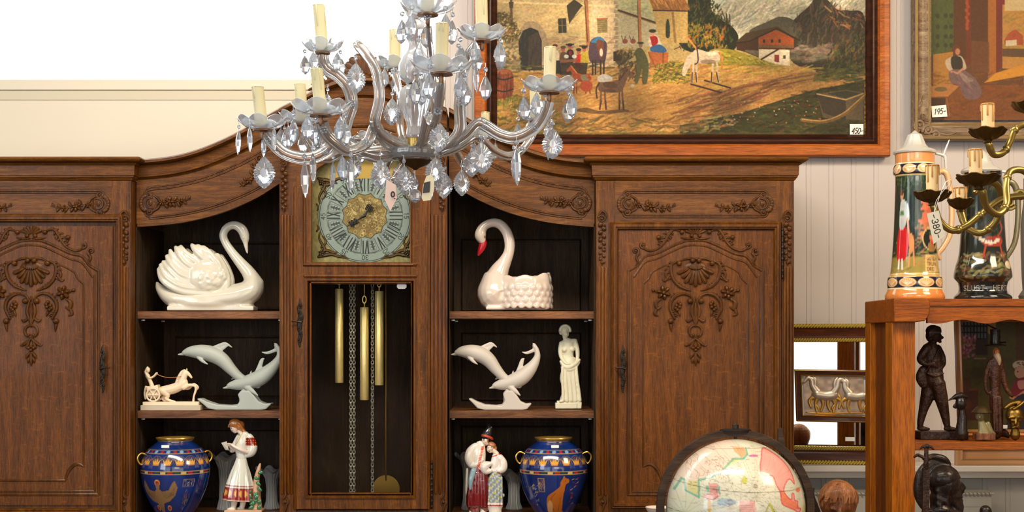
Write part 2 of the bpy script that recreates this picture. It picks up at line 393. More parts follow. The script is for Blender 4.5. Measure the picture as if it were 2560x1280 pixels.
class Cv:
    def __init__(s, x0, y0, x1, y1, res, bg):
        s.x0, s.y0, s.res = x0, y0, res
        s.W = int(round((x1 - x0) / res)) + 1; s.H = int(round((y1 - y0) / res)) + 1
        s.a = np.ones((s.H, s.W, 3)) * np.array(bg, float)
        s.xs = x0 + np.arange(s.W) * res; s.ys = y0 + np.arange(s.H) * res
    def win(s, xa, ya, xb, yb):
        i0 = max(0, int((xa - s.x0) / s.res) - 1); i1 = min(s.W, int((xb - s.x0) / s.res) + 3)
        j0 = max(0, int((ya - s.y0) / s.res) - 1); j1 = min(s.H, int((yb - s.y0) / s.res) + 3)
        if i0 >= i1 or j0 >= j1: return None
        return slice(j0, j1), slice(i0, i1), s.xs[None, i0:i1], s.ys[j0:j1, None]
    def put(s, sl, mask, col, al=1.0):
        m = (np.clip(mask, 0, 1) * al)[..., None]; v = s.a[sl[0], sl[1]]
        s.a[sl[0], sl[1]] = v * (1 - m) + np.array(col, float) * m
    def poly(s, pts, col, al=1.0):
        xs = [p[0] for p in pts]; ys = [p[1] for p in pts]
        w = s.win(min(xs), min(ys), max(xs), max(ys))
        if not w: return s
        X0, Y0 = np.broadcast_arrays(w[2], w[3]); acc = np.zeros(X0.shape); n = len(pts)
        for ox, oy in ((-.25, -.3), (.25, -.1), (-.25, .1), (.25, .3)):
            X = X0 + ox * s.res; Y = Y0 + oy * s.res; ins = np.zeros(X.shape, bool)
            for i in range(n):
                (xa, ya), (xb, yb) = pts[i], pts[(i + 1) % n]
                if ya == yb: continue
                ins ^= ((ya > Y) != (yb > Y)) & (X < (xb - xa) * (Y - ya) / (yb - ya) + xa)
            acc += ins * .25
        s.put(w, acc, col, al); return s
    def blobp(s, pts, col, al=1.0, k=5): return s.poly([tuple(p) for p in cr(pts, k, True)], col, al)
    def ell(s, cx, cy, rx, ry, col, al=1.0, rot=0.0, soft=0.0):
        r = max(rx, ry) * (1 + soft) + 2; w = s.win(cx - r, cy - r, cx + r, cy + r)
        if not w: return s
        X = w[2] - cx; Y = w[3] - cy; c, q = math.cos(rot), math.sin(rot)
        d = np.sqrt(((X * c + Y * q) / rx) ** 2 + ((-X * q + Y * c) / ry) ** 2)
        e = max(soft, s.res / max(min(rx, ry), 0.1)); s.put(w, (1 - d) / e + 0.5, col, al); return s
    def ring(s, cx, cy, r, wd, col, al=1.0):
        w = s.win(cx - r - wd, cy - r - wd, cx + r + wd, cy + r + wd)
        if not w: return s
        d = np.sqrt((w[2] - cx) ** 2 + (w[3] - cy) ** 2)
        s.put(w, (wd / 2 - abs(d - r)) / s.res + 0.5, col, al); return s
    def line(s, pts, wd, col, al=1.0, w1=None):
        for i in range(len(pts) - 1):
            (xa, ya), (xb, yb) = pts[i][:2], pts[i + 1][:2]
            w = s.win(min(xa, xb) - wd, min(ya, yb) - wd, max(xa, xb) + wd, max(ya, yb) + wd)
            if not w: continue
            dx, dy = xb - xa, yb - ya; L = dx * dx + dy * dy + 1e-9
            t = np.clip(((w[2] - xa) * dx + (w[3] - ya) * dy) / L, 0, 1)
            d = np.sqrt((w[2] - xa - t * dx) ** 2 + (w[3] - ya - t * dy) ** 2)
            s.put(w, (wd / 2 - d) / s.res + 0.5, col, al)
        return s
    def curve(s, pts, wd, col, al=1.0, k=6): return s.line(cr(pts, k), wd, col, al)
    def dabs(s, n, area, cols, ln, wd, ang, al=0.6, spread=0.5):
        """short brush strokes inside area = (x0,y0,x1,y1) or a polygon"""
        r = RND; poly = len(area) != 4 or hasattr(area[0], '__len__')
        if poly: bx = (min(p[0] for p in area), min(p[1] for p in area), max(p[0] for p in area), max(p[1] for p in area))
        else: bx = area
        for _ in range(n):
            x = r.uniform(bx[0], bx[2]); y = r.uniform(bx[1], bx[3])
            if poly:
                ins = False; m = len(area)
                for i in range(m):
                    (xa, ya), (xb, yb) = area[i], area[(i + 1) % m]
                    if (ya > y) != (yb > y) and x < (xb - xa) * (y - ya) / (yb - ya) + xa: ins = not ins
                if not ins: continue
            c = cols[r.randrange(len(cols))]; a = ang + r.uniform(-spread, spread); l = ln * r.uniform(0.5, 1.3) / 2
            c = [v + r.uniform(-12, 12) for v in c]
            s.line([(x - l * math.cos(a), y + l * math.sin(a)), (x + l * math.cos(a), y - l * math.sin(a))], wd * r.uniform(0.7, 1.3), c, al)
        return s
    def text(s, t, x, y, h, wd, col, w=None, slant=0.0, gap=0.25, rot=0.0, al=1.0):
        w = w or h * 0.6; cx = x; c, q = math.cos(rot), math.sin(rot)
        for ch in t:
            for stro in FONT.get(ch, []):
                pts = []
                for (u, v) in stro:
                    px = (cx - x) + u * w + (1 - v) * h * slant; py = v * h
                    pts.append((x + px * c - py * q, y + px * q + py * c))
                s.line(pts, wd, col, al)
            cx += w * (1 + gap) if ch in FONT else w * 0.7
        return s
    def noise(s, amp, ch, cw, rs=NPR):
        s.a *= (1 + amp * (vnoise(s.H, s.W, ch, cw, rs) - 0.5))[..., None]; return s
    def sample(s, px, py):
        i = np.clip((px - s.x0) / s.res, 0, s.W - 1.001); j = np.clip((py - s.y0) / s.res, 0, s.H - 1.001)
        i0 = i.astype(int); j0 = j.astype(int); f = (i - i0)[:, None]; g = (j - j0)[:, None]; a = s.a
        r = (a[j0, i0] * (1 - f) + a[j0, i0 + 1] * f) * (1 - g) + (a[j0 + 1, i0] * (1 - f) + a[j0 + 1, i0 + 1] * f) * g
        return np.clip(r, 0, 255)
    def sheet(s, name, m, parent, F, d=0, thick=2.0, quad=None):
        """the painted array as a flat board; quad: 4 world corners (tl, tr, br, bl) or the frame itself"""
        H, W = s.H, s.W
        if quad is None:
            quad = [F(s.xs[0], s.ys[0], d), F(s.xs[-1], s.ys[0], d), F(s.xs[-1], s.ys[-1], d), F(s.xs[0], s.ys[-1], d)]
        q = [np.array(v) for v in quad]
        u = np.linspace(0, 1, W)[None, :, None]; v = np.linspace(0, 1, H)[:, None, None]
        co = (q[0] * (1 - u) + q[1] * u) * (1 - v) + (q[3] * (1 - u) + q[2] * u) * v
        nrm = np.cross(q[1] - q[0], q[3] - q[0]); nrm = nrm / np.linalg.norm(nrm)
        if nrm[1] < 0: nrm = -nrm
        th = thick * F.s
        cb = np.array([p + nrm * th for p in q])
        co = np.vstack([co.reshape(-1, 3), cb])
        idx = np.arange(H * W).reshape(H, W)
        f = np.stack([idx[:-1, :-1], idx[1:, :-1], idx[1:, 1:], idx[:-1, 1:]], -1).reshape(-1, 4)
        n0 = H * W; faces = f.tolist() + [[n0, n0 + 1, n0 + 2, n0 + 3]]
        top = idx[0].tolist(); bot = idx[-1].tolist(); lf = idx[:, 0].tolist(); rt = idx[:, -1].tolist()
        faces += [top + [n0 + 1, n0], bot[::-1] + [n0 + 3, n0 + 2], lf[::-1] + [n0, n0 + 3], rt + [n0 + 2, n0 + 1]]
        me = bpy.data.meshes.new(name)
        off = parent_loc(parent) if parent else Vector(q[3])
        me.from_pydata((co - np.array(off)).tolist(), [], faces); me.update()
        col = np.vstack([np.clip(s.a, 0, 255).reshape(-1, 3), np.ones((4, 3)) * 200])
        set_color(me, col); me.materials.append(M[m])
        o = bpy.data.objects.new(name, me); COL.objects.link(o)
        if parent: o.parent = parent
        else: o.location = off
        return o

def _arc(cx, cy, rx, ry, a0, a1, n=8):
    return [(cx + rx * math.cos(math.radians(a0 + (a1 - a0) * i / n)), cy + ry * math.sin(math.radians(a0 + (a1 - a0) * i / n))) for i in range(n + 1)]
FONT = {
 '0': [_arc(.5, .5, .45, .5, 0, 360, 14)], '1': [[(.25, .2), (.55, 0), (.55, 1)]],
 '2': [_arc(.5, .27, .42, .27, -170, 40, 8) + [(.05, 1), (.95, 1)]],
 '3': [_arc(.45, .26, .4, .26, -160, 90, 8) + _arc(.45, .75, .45, .25, -90, 160, 8)],
 '4': [[(.7, 1), (.7, 0), (.05, .65), (.95, .65)]], '5': [[(.9, 0), (.2, 0), (.15, .42)] + _arc(.45, .68, .42, .3, -110, 140, 8)],
 '6': [[(.75, 0), (.3, .4)] + _arc(.5, .7, .4, .3, 180, 540, 12)], '8': [_arc(.5, .26, .36, .26, 0, 360, 12), _arc(.5, .75, .44, .25, 0, 360, 12)],
 '9': [_arc(.5, .3, .4, .3, 0, 360, 12), [(.9, .3), (.6, 1)]], '7': [[(.05, 0), (.95, 0), (.35, 1)]],
 'I': [[(.5, 0), (.5, 1)]], 'V': [[(0, 0), (.5, 1), (1, 0)]], 'X': [[(0, 0), (1, 1)], [(1, 0), (0, 1)]],
 'L': [[(.1, 0), (.1, 1), (.9, 1)]], 'U': [[(.1, 0), (.1, .75)] + _arc(.5, .72, .4, .28, 180, 0, 6) + [(.9, 0)]],
 'S': [_arc(.5, .26, .4, .26, -30, -270, 8) + _arc(.5, .75, .42, .25, -90, 150, 8)], 'T': [[(0, 0), (1, 0)], [(.5, 0), (.5, 1)]],
 'H': [[(.1, 0), (.1, 1)], [(.9, 0), (.9, 1)], [(.1, .5), (.9, .5)]], 'E': [[(.9, 0), (.1, 0), (.1, 1), (.9, 1)], [(.1, .5), (.75, .5)]],
 'R': [[(.1, 1), (.1, 0), (.6, 0), (.9, .2), (.6, .48), (.1, .5)], [(.5, .5), (.9, 1)]], 'N': [[(.1, 1), (.1, 0), (.9, 1), (.9, 0)]],
 'D': [[(.1, 0), (.1, 1), (.5, 1), (.9, .7), (.9, .3), (.5, 0), (.1, 0)]], 'K': [[(.1, 0), (.1, 1)], [(.9, 0), (.1, .55), (.9, 1)]],
 'A': [[(0, 1), (.5, 0), (1, 1)], [(.2, .65), (.8, .65)]], 'B': [[(.1, 0), (.1, 1), (.6, 1), (.9, .75), (.6, .5), (.1, .5)], [(.6, .5), (.85, .25), (.6, 0), (.1, 0)]],
 'C': [_arc(.55, .5, .45, .5, -50, -310, 10)], 'O': [_arc(.5, .5, .45, .5, 0, 360, 14)], '.': [[(.3, .95), (.35, 1)]], '-': [[(.1, .55), (.8, .5)]], ',': [[(.4, .9), (.25, 1.15)]],
 '+': [[(.5, .2), (.5, .8)], [(.1, .5), (.9, .5)]], 'G': [_arc(.55, .5, .45, .5, -50, -310, 10) + [(.9, .55), (.6, .55)]],
}

# ================================================================ the room
WY = 0.48                                            # back wall
FWL = Fr(WY)
def room():
    fl = MB().box((-4.5, -6.6, -0.05), (4.5, 0.9, 0)); m = wood('floor_boards', (90, 60, 36), (122, 86, 54), (146, 108, 72), axis='Y', flecks=0)
    structure(fl.build('floor', m, smooth=False))
    xe = FWL(1112, 0).x
    # plaster wall under the bright window on the left
    zt = FWL(0, 250).z
    structure(MB().box((-4.5, WY, 0), (xe, WY + 0.1, zt)).build('wall_left', 'cream_wall', smooth=False))
    w = MB(); w.box((-4.5, WY - 0.012, FWL(0, 226).z), (xe, WY + 0.1, FWL(0, 200).z))
    structure(w.build('trim_1', 'cream_wall', smooth=False, bevel=0.002))
    w = MB(); w.box((-4.5, WY - 0.004, zt), (xe, WY + 0.1, FWL(0, 226).z))
    m2 = mat('painted_ledge', (206, 198, 176), 0.7)
    structure(w.build('trim_2', m2, smooth=False))
    pane = mat('daylight_pane', (255, 255, 255), 0.5, emit=(252, 253, 255), estr=2.6)
    structure(MB().box((-4.5, WY + 0.03, FWL(0, 200).z), (xe, WY + 0.06, 3.4)).build('window_1', pane, smooth=False))
    # boarded wall: tongue-and-groove boards with a small V between them
    bead = mat('board_paint', (188, 180, 176), 0.55)
    def boards(x0, x1, y, z0, z1, pitch, name, m):
        b = MB(); xs = []; x = x0
        while x < x1:
            xs += [(x, 0.0), (x + 0.002, 0.002), (x + 0.004, 0.0), (x + 0.016, 0.0), (x + 0.018, 0.0012), (x + 0.020, 0.0)]; x += pitch
        xs.append((x1, 0.0)); vs = []
        for (a, d) in xs: vs += [(a, y + d, z0), (a, y + d, z1)]
        fs = [(2 * i, 2 * i + 2, 2 * i + 3, 2 * i + 1) for i in range(len(xs) - 1)]
        n = len(vs); vs += [(x0, y + 0.1, z0), (x0, y + 0.1, z1), (x1, y + 0.1, z0), (x1, y + 0.1, z1)]
        fs += [(n, 0, 1, n + 1), (n - 2, n + 2, n + 3, n - 1), (n, n + 1, n + 3, n + 2)]
        b.add(vs, fs); return structure(b.build(name, m, smooth=False))
    zl = Fr(0.3)(0, 1165).z
    boards(xe, 4.5, WY, zl, 3.4, 0.078, 'wall_back', bead)
    boards(Fr(0)(1990, 0).x, 4.5, 0.37, 0, zl - 0.035, 0.078, 'wall_wainscot', mat('wainscot_paint', (150, 148, 142), 0.6))
    b = MB().box((Fr(0)(1990, 0).x, 0.30, zl - 0.02), (4.5, WY, zl)); b.box((Fr(0)(1990, 0).x, 0.345, zl - 0.045), (4.5, WY, zl - 0.02))
    structure(b.build('trim_3', 'white_wood', smooth=False, bevel=0.003))
    # unseen wall behind the viewer, bright panes added for reflections in glass and mirror
    structure(MB().box((-4.5, -6.7, 0), (4.5, -6.6, 3.4)).build('wall_front', mat('shop_wall', (214, 208, 198), 0.8), smooth=False))
    for i, (a, b_, e) in enumerate(((-4.2, -1.4, 1.9), (-0.7, 4.4, 1.45))):
        p = mat('shop_window_%d' % i, (255, 255, 255), 0.5, emit=((224, 238, 255), (255, 250, 240))[i], estr=e)
        structure(MB().box((a, -6.6, 0.45), (b_, -6.58, 2.9)).build('window_%d' % (i + 2), p, smooth=False))
        fr = MB()
        for xx in (a, (a + b_) / 2, b_): fr.box((xx - 0.04, -6.58, 0.41), (xx + 0.04, -6.53, 2.94))
        fr.box((a, -6.58, 2.9), (b_, -6.53, 2.96)); fr.box((a, -6.58, 0.39), (b_, -6.53, 0.45))
        structure(fr.build('trim_%d' % (i + 4), 'white_wood', smooth=False))
room()

def radiator():
    F = Fr(0.24); r = thing('radiator', 'white slotted radiator casing under the wainscot ledge, behind the carved heads', 'radiator', F(2240, HY + 1.5 / F.s, 30))
    b = MB().fbox(F, 2012, 1236, 2480, 1650, 0, 60); b.fbox(F, 2006, 1231, 2486, 1237, -3, 64)
    b.build('casing', mat('radiator_enamel', (178, 172, 156), 0.4), r, smooth=False, bevel=0.002)
    g = MB()  # dark slanted bars painted as the shade inside the slots
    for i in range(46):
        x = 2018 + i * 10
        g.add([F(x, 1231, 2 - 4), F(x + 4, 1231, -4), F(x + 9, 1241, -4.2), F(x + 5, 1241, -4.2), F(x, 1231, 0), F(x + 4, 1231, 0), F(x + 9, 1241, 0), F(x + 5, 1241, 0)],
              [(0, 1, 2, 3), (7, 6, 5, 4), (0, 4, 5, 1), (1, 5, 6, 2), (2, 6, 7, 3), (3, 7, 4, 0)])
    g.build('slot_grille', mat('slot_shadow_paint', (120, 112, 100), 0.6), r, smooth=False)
    g = MB().mould(F, [(2330, 1262), (2455, 1262), (2455, 1400), (2330, 1400)], [(0, 0), (0, -2), (-4, -2), (-4, 0)], True)
    g.build('panel_frame', mat('radiator_enamel_2', (178, 172, 156), 0.4), r, smooth=False)
radiator()

# ================================================================ carved oak helpers
def flower(b, F, x, y, r, n=5, d=-4, a0=0.3):
    for i in range(n):
        a = a0 + 2 * PI * i / n
        b.fball(F, x + r * 0.6 * math.cos(a), y + r * 0.6 * math.sin(a), r * 0.5, r * 0.32, r * 0.4, ang=-math.degrees(a), d=d, n=8, m=5)
    b.fball(F, x, y, r * 0.28, d=d - r * 0.35, n=8, m=5)
def leafrow(b, F, pts, L, r, side=1, n=6, d=-4, back=0.5):
    c = cr(pts, 6); m = len(c)
    for i in range(n):
        k = int((i + 0.5) / n * (m - 1)); p = c[k]; q = c[min(k + 1, m - 1)]
        t = np.array((q[0] - p[0], q[1] - p[1])); t = t / (np.linalg.norm(t) + 1e-9); nn = np.array((-t[1], t[0])) * side
        f = L * (1 - 0.45 * abs(2 * (i + 0.5) / n - 1)); e = p[:2] + nn * f + t * f * back; h = p[:2] + nn * f * 0.6 + t * f * 0.1
        b.stroke(F, [(p[0], p[1], r * 0.7), (h[0], h[1], r), (e[0], e[1], r * 0.4)], 3, 6, 0.9, d)
def scroll(b, F, x, y, r, turns=1.1, a0=0, hand=1, w=2.2, d=-4):
    pts = []
    for i in range(13):
        t = i / 12; a = math.radians(a0) + hand * t * turns * 2 * PI; q = r * (1 - 0.72 * t)
        pts.append((x + q * math.cos(a), y + q * math.sin(a), w * (1 - 0.35 * t)))
    b.stroke(F, pts, 2, 6, 0.9, d); b.fball(F, x, y, r * 0.38, d=d - 1.5, n=8, m=6)
def chain_carving(b, F, x, y0, y1, w=7, d=-6):
    """the drop of leaves and berries at the head of a pilaster"""
    b.stroke(F, [(x - w * 0.7, y0 + 10, 2), (x, y0, 3), (x + w * 0.8, y0 + 8, 3), (x + w * 0.5, y0 + 22, 2.4), (x - w * 0.4, y0 + 24, 2)], 4, 6, 1, d)
    scroll(b, F, x - 1, y0 + 20, w * 0.85, 1.2, 200, 1, 2.2, d)
    y = y0 + 34; k = 0; q = RND
    while y < y1 - 8:
        f = 1 - 0.45 * (y - y0) / (y1 - y0)
        b.fball(F, x + (w * 0.35 if k % 2 else -w * 0.35), y, w * 0.55 * f, w * 0.75 * f, w * 0.5 * f, ang=35 if k % 2 else -35, d=d, n=8, m=6)
        if k % 3 == 0: b.fball(F, x + (-w * 0.5 if k % 2 else w * 0.5), y + 3, w * 0.34 * f, d=d - 2, n=7, m=5)
        y += w * 0.95 * f; k += 1
    b.stroke(F, [(x, y - 4, w * 0.4), (x - 1, y1, 0.8)], 2, 6, 1, d)
def foot_carving(b, F, x, y, w=8, d=-6):
    b.stroke(F, [(x, y - 26, 1), (x + 1, y - 10, 2.6), (x - w * 0.6, y, 2.6)], 3, 6, 1, d)
    scroll(b, F, x, y + 8, w, 1.2, -60, 1, 2.6, d); b.fball(F, x, y + 8, w * 0.5, d=d - 2, n=8, m=6)
    b.stroke(F, [(x + w * 0.6, y + 4, 2.6), (x + w * 0.2, y + 22, 3), (x - w * 0.5, y + 36, 2)], 3, 6, 1, d)
def flutes(b, F, x0, x1, y0, y1, n, d=-4, r=None):
    r = r or (x1 - x0) / n / 2.2
    for i in range(n):
        x = x0 + (i + 0.5) * (x1 - x0) / n
        b.stroke(F, [(x, y0, r), (x, y1, r)], 1, 8, 0.8, d, smooth=False)
def round_rect(x0, y0, x1, y1, r, k=5):
    o = []
    for cx, cy, a in ((x1 - r, y0 + r, -90), (x1 - r, y1 - r, 0), (x0 + r, y1 - r, 90), (x0 + r, y0 + r, 180)):
        o += [(cx + r * math.cos(math.radians(a + 90 * i / k)), cy + r * math.sin(math.radians(a + 90 * i / k))) for i in range(k + 1)]
    return o
def cartouche(b, F, x, y, s=1, h=28, d=-3):
    """shell-like end piece of a frieze panel; s=1 opens to the right"""
    for t in (-1, 1):
        scroll(b, F, x + 6 * s, y + t * h * 0.78, 8, 1.15, -90 * t, t * s, 2.4, d)
        b.stroke(F, [(x + 14 * s, y + t * h * 0.72, 2), (x + 27 * s, y + t * h * 0.45, 3), (x + 33 * s, y + t * h * 0.1, 2)], 4, 6, 1, d)
        for i in range(4):
            a = t * (12 + i * 24); b.fball(F, x - 4 * s + 16 * s * math.cos(math.radians(180 + a * s)) * 0.7, y + 17 * math.sin(math.radians(a)), 5, 6, 4, ang=a, d=d, n=8, m=5)
        leafrow(b, F, [(x + 10 * s, y + t * h * 0.4), (x + 24 * s, y + t * h * 0.2), (x + 30 * s, y)], 7, 1.8, -t * s, 4, d)
    b.stroke(F, [(x + 14 * s, y - 13, 2), (x + 2 * s, y - 10, 2.6), (x - 3 * s, y, 3), (x + 2 * s, y + 10, 2.6), (x + 14 * s, y + 13, 2)], 4, 6, 1, d - 2)
    b.fball(F, x + 9 * s, y, 6, 9, 5, d=d, n=8, m=6)
def spray(b, F, pts, d=-3):
    """flower and leaf trail; pts = centre line (x, y)"""
    c = cr(pts, 5); n = len(c)
    b.stroke(F, [(p[0], p[1], 2.0 * (1 - 0.6 * i / n)) for i, p in enumerate(c)], 1, 6, 1, d, smooth=False)
    for i, f in ((int(n * 0.06), 8), (int(n * 0.26), 12.5), (int(n * 0.56), 9), (int(n * .74), 5.5)):
        flower(b, F, c[i][0], c[i][1] + (1 if i % 2 else -1), f, 5, d - 1, i)
    for i, (t, sd) in enumerate(((0.12, 1), (0.18, -1), (0.3, 1), (0.38, -1), (0.46, 1), (0.66, -1), (0.74, 1), (0.85, -1))):
        p = c[int(t * (n - 1))]; L = 16 * (1 - 0.5 * t)
        sgn = 1 if c[-1][0] > c[0][0] else -1
        b.stroke(F, [(p[0], p[1], 1.2), (p[0] + sgn * L * 0.5, p[1] + sd * L * 0.6, 5 * (1 - 0.4 * t)), (p[0] + sgn * L * 0.7, p[1] + sd * L * 1.05, 0.8)], 3, 6, 0.9, d)

def door_carving(F, CX):
    b = MB(); d = -7
    def S(pts, k=5, dd=d, fl=0.9):                  # the stroke and its mirror image
        for s in (-1, 1): b.stroke(F, [(CX + s * p[0],) + tuple(p[1:]) for p in pts], k, 7, fl, dd)
    def B(u, y, r, dd=d - 2, ry=None, ang=0):
        for s in ((-1, 1) if u else (1,)): b.fball(F, CX + s * u, y, r, ry or r, r, ang=s * ang, d=dd, n=9, m=7)
    def L(pts, ln, r, side, n=6, back=0.5):
        for s in (-1, 1): leafrow(b, F, [(CX + s * p[0], p[1]) for p in pts], ln, r, side * s, n, d, back)
    # crest on the arch
    for i in range(7):
        a = math.radians(-150 + i * 20); b.stroke(F, [(CX + 6 * math.cos(a), 588 + 5 * math.sin(a), 2), (CX + 26 * math.cos(a), 588 + 20 * math.sin(a), 4.2)], 2, 7, 0.9, d)
    B(34, 581, 6); B(10, 590, 5); S([(4, 596, 2), (20, 597, 3.5), (36, 594, 1.5)])
    S([(40, 577, 2.6), (56, 574, 3.6), (68, 588, 4.2), (78, 606, 3.6), (92, 620, 3.2), (112, 627, 3.4), (126, 622, 3.2), (133, 612, 2.8)])
    L([(46, 575), (64, 584), (76, 602), (88, 617)], 14, 3, -1, 6); L([(60, 582), (74, 600)], 10, 2.6, 1, 4)
    B(92, 594, 6); S([(92, 600, 3), (88, 608, 2), (84, 612, 1)])
    for s in (-1, 1):
        scroll(b, F, CX + s * 131, 613, 8, 1.1, 90, -s, 2.8, d); scroll(b, F, CX + s * 150, 628, 9, 1.1, 60, s, 3, d)
    S([(141, 634, 3), (148, 644, 3.6), (144, 656, 3), (150, 664, 1.4)])
    # arched double moulding
    for off, r in ((0, 4.6), (13, 3.4)):
        P = [(0, 600), (28, 603), (64, 618), (98, 634), (122, 639 + off * .1), (134, 648), (146, 664), (167 - off * 0.75, 677 + off * 0.2)]
        P = [(p[0] * (1 - off * 0.002), p[1] + off, r) for p in P]
        S(P, 5, -4, 0.7)
        e = 168 - off * 0.75
        for s in (-1, 1): b.stroke(F, [(CX + s * e, 677 + off * 0.9, r), (CX + s * e, 1236 - off * 0.6, r)], 1, 7, 0.7, -4, smooth=False)
        b.stroke(F, [(CX - e, 1236 - off * 0.6, r), (CX + e, 1236 - off * 0.6, r)], 1, 7, 0.7, -4, smooth=False)
    # inner panel edge
    S([(52, 656, 3.2), (76, 664, 3.2), (100, 676, 3.2), (110, 684, 3.2), (116, 697, 3.2), (130, 710, 3.2)], 4, -4, 0.7)
    for s in (-1, 1): b.stroke(F, [(CX + s * 131, 709, 3.4), (CX + s * 131, 1166, 3.4)], 1, 7, 0.7, -4, smooth=False)
    S([(131, 1166, 3), (112, 1160, 5), (94, 1176, 5), (84, 1203, 3)], 5, -4, 0.8)
    b.stroke(F, [(CX - 84, 1201, 4), (CX + 84, 1201, 4)], 1, 7, 0.7, -4, smooth=False)
    # great shell
    b.fball(F, CX, 672, 32, 22, 7, d=-3)
    for i in range(9):
        a = math.radians(18 + i * 18); q = 44 if i % 2 == 0 else 40
        e = (CX + q * math.cos(a) * (1.0 - 0.12 * abs(math.sin(a))), 668 + q * math.sin(a))
        b.stroke(F, [(CX + 12 * math.cos(a), 664 + 8 * math.sin(a), 2), (CX + 0.6 * (e[0] - CX), 664 + 0.6 * (e[1] - 664), 4.4, d - 2), (e[0], e[1], 6, d)], 4, 7, 0.9, d)
    for i in range(9):
        a = math.radians(20 + i * 17.5); b.fball(F, CX + 17 * math.cos(a), 664 + 9 * math.sin(a), 3.2, d=d - 4, n=7, m=5)
    S([(0, 648, 3), (20, 646, 4), (38, 652, 2)]); B(8, 652, 6.5, d - 4); B(41, 659, 7, d - 3)
    # big leaf scrolls round the shell
    S([(48, 654, 3), (60, 662, 4), (62, 678, 4.6), (56, 698, 4.6), (42, 714, 4.6), (26, 722, 3.6), (14, 726, 2)])
    L([(56, 656), (64, 676), (60, 696)], 13, 3, -1, 6); L([(56, 700), (44, 714), (28, 722)], 9, 2.4, 1, 4)
    S([(66, 690, 3), (76, 702, 3.4), (82, 699, 1.6)]); S([(60, 668, 2.4), (74, 684, 3.2), (70, 700, 2)])
    for s in (-1, 1): flower(b, F, CX + s * 80, 732, 17, 6, d - 1)
    B(106, 726, 4.5); S([(84, 740, 2), (98, 728, 3), (108, 724, 1.4)])
    S([(88, 748, 3), (99, 757, 5.4), (96, 772, 4.6), (88, 768, 3.4)]); S([(96, 770, 3.4), (102, 784, 4.4), (94, 789, 2)])
    # lower C scrolls
    S([(8, 752, 3), (12, 741, 3.2), (28, 734, 4.2), (46, 738, 5), (60, 752, 4.8), (64, 770, 4.4), (58, 786, 4), (52, 797, 3)])
    L([(30, 735), (50, 741), (62, 758)], 9, 2.6, -1, 6); L([(60, 778), (54, 792)], 10, 2.4, 1, 3, 0.9)
    B(14, 753, 7.5, d - 3)
    for p in ((42, 756), (48, 764), (40, 768), (46, 775), (38, 761), (50, 771)): B(p[0], p[1], 5, d - 2)
    S([(44, 776, 3), (40, 784, 3.6), (38, 791, 1)]); B(62, 803, 7.5, d - 2); S([(62, 812, 4.4), (61, 820, 3.4), (60, 829, 1)])
    # centre stem, ring and drops
    S([(0, 742, 2), (7, 762, 3.6), (10, 780, 4), (5, 798, 3.4), (0, 812, 2)]); b.stroke(F, [(CX, 760, 2), (CX, 800, 5), (CX, 816, 3)], 3, 7, 0.9, d)
    S([(8, 796, 3), (18, 803, 4), (24, 799, 1.4)])
    b.tube([F(CX + 16 * math.cos(a), 828 + 15 * math.sin(a), d) for a in [2 * PI * i / 20 for i in range(21)]], 3.4 * F.s, 7, 0.9, caps=False)
    B(6, 838, 4, d - 2)
    S([(0, 846, 3), (10, 855, 4.6), (22, 863, 3.4), (27, 862, 1.4)]); S([(4, 850, 3), (10, 866, 4), (14, 868, 1.5)])
    for p in ((0, 866), (6, 870), (0, 875)): B(p[0], p[1], 4.6, d - 2)
    S([(0, 878, 2), (9, 888, 4), (13, 896, 1.4)]); S([(0, 888, 2), (7, 900, 4), (8, 908, 1)]); b.stroke(F, [(CX, 880, 3), (CX, 900, 5.4), (CX, 915, 1)], 3, 7, 0.9, d)
    return b

def escutcheon(b, F, x, y0, y1, d=-16, w=6):
    """long pierced key plate"""
    m = (y0 + y1) / 2
    b.stroke(F, [(x, y0, 1), (x + 1, y0 + 12, 3.4), (x - 2, y0 + 24, 5), (x + 2, m - 16, 6.5), (x, m, 7), (x - 1, m + 16, 6), (x + 2, y1 - 30, 5), (x - 1, y1 - 12, 4), (x, y1, 2)], 4, 8, 0.35, d)
    for t, s in ((0.16, 1), (0.3, -1), (0.42, 1), (0.62, -1), (0.74, 1), (0.86, -1)):
        scroll(b, F, x + s * w * 0.35, y0 + t * (y1 - y0), w, 1.0, 90, s, 1.8, d - 2)
    b.stroke(F, [(x - 17, m - 3, 2.6), (x - 6, m - 2, 1.8), (x + 4, m, 3)], 2, 8, 1, d - 8)
def hinge(b, F, x, y0, y1, d=-14):
    b.stroke(F, [(x, y0 + 8, 3), (x, y1 - 8, 3)], 1, 8, 1, d, smooth=False)
    n = 9
    for i in range(n): b.fball(F, x, y0 + (i + 0.5) * (y1 - y0) / n, 4.2 if 2 < i < 6 else 3.2, 6, 4, d=d, n=8, m=6)

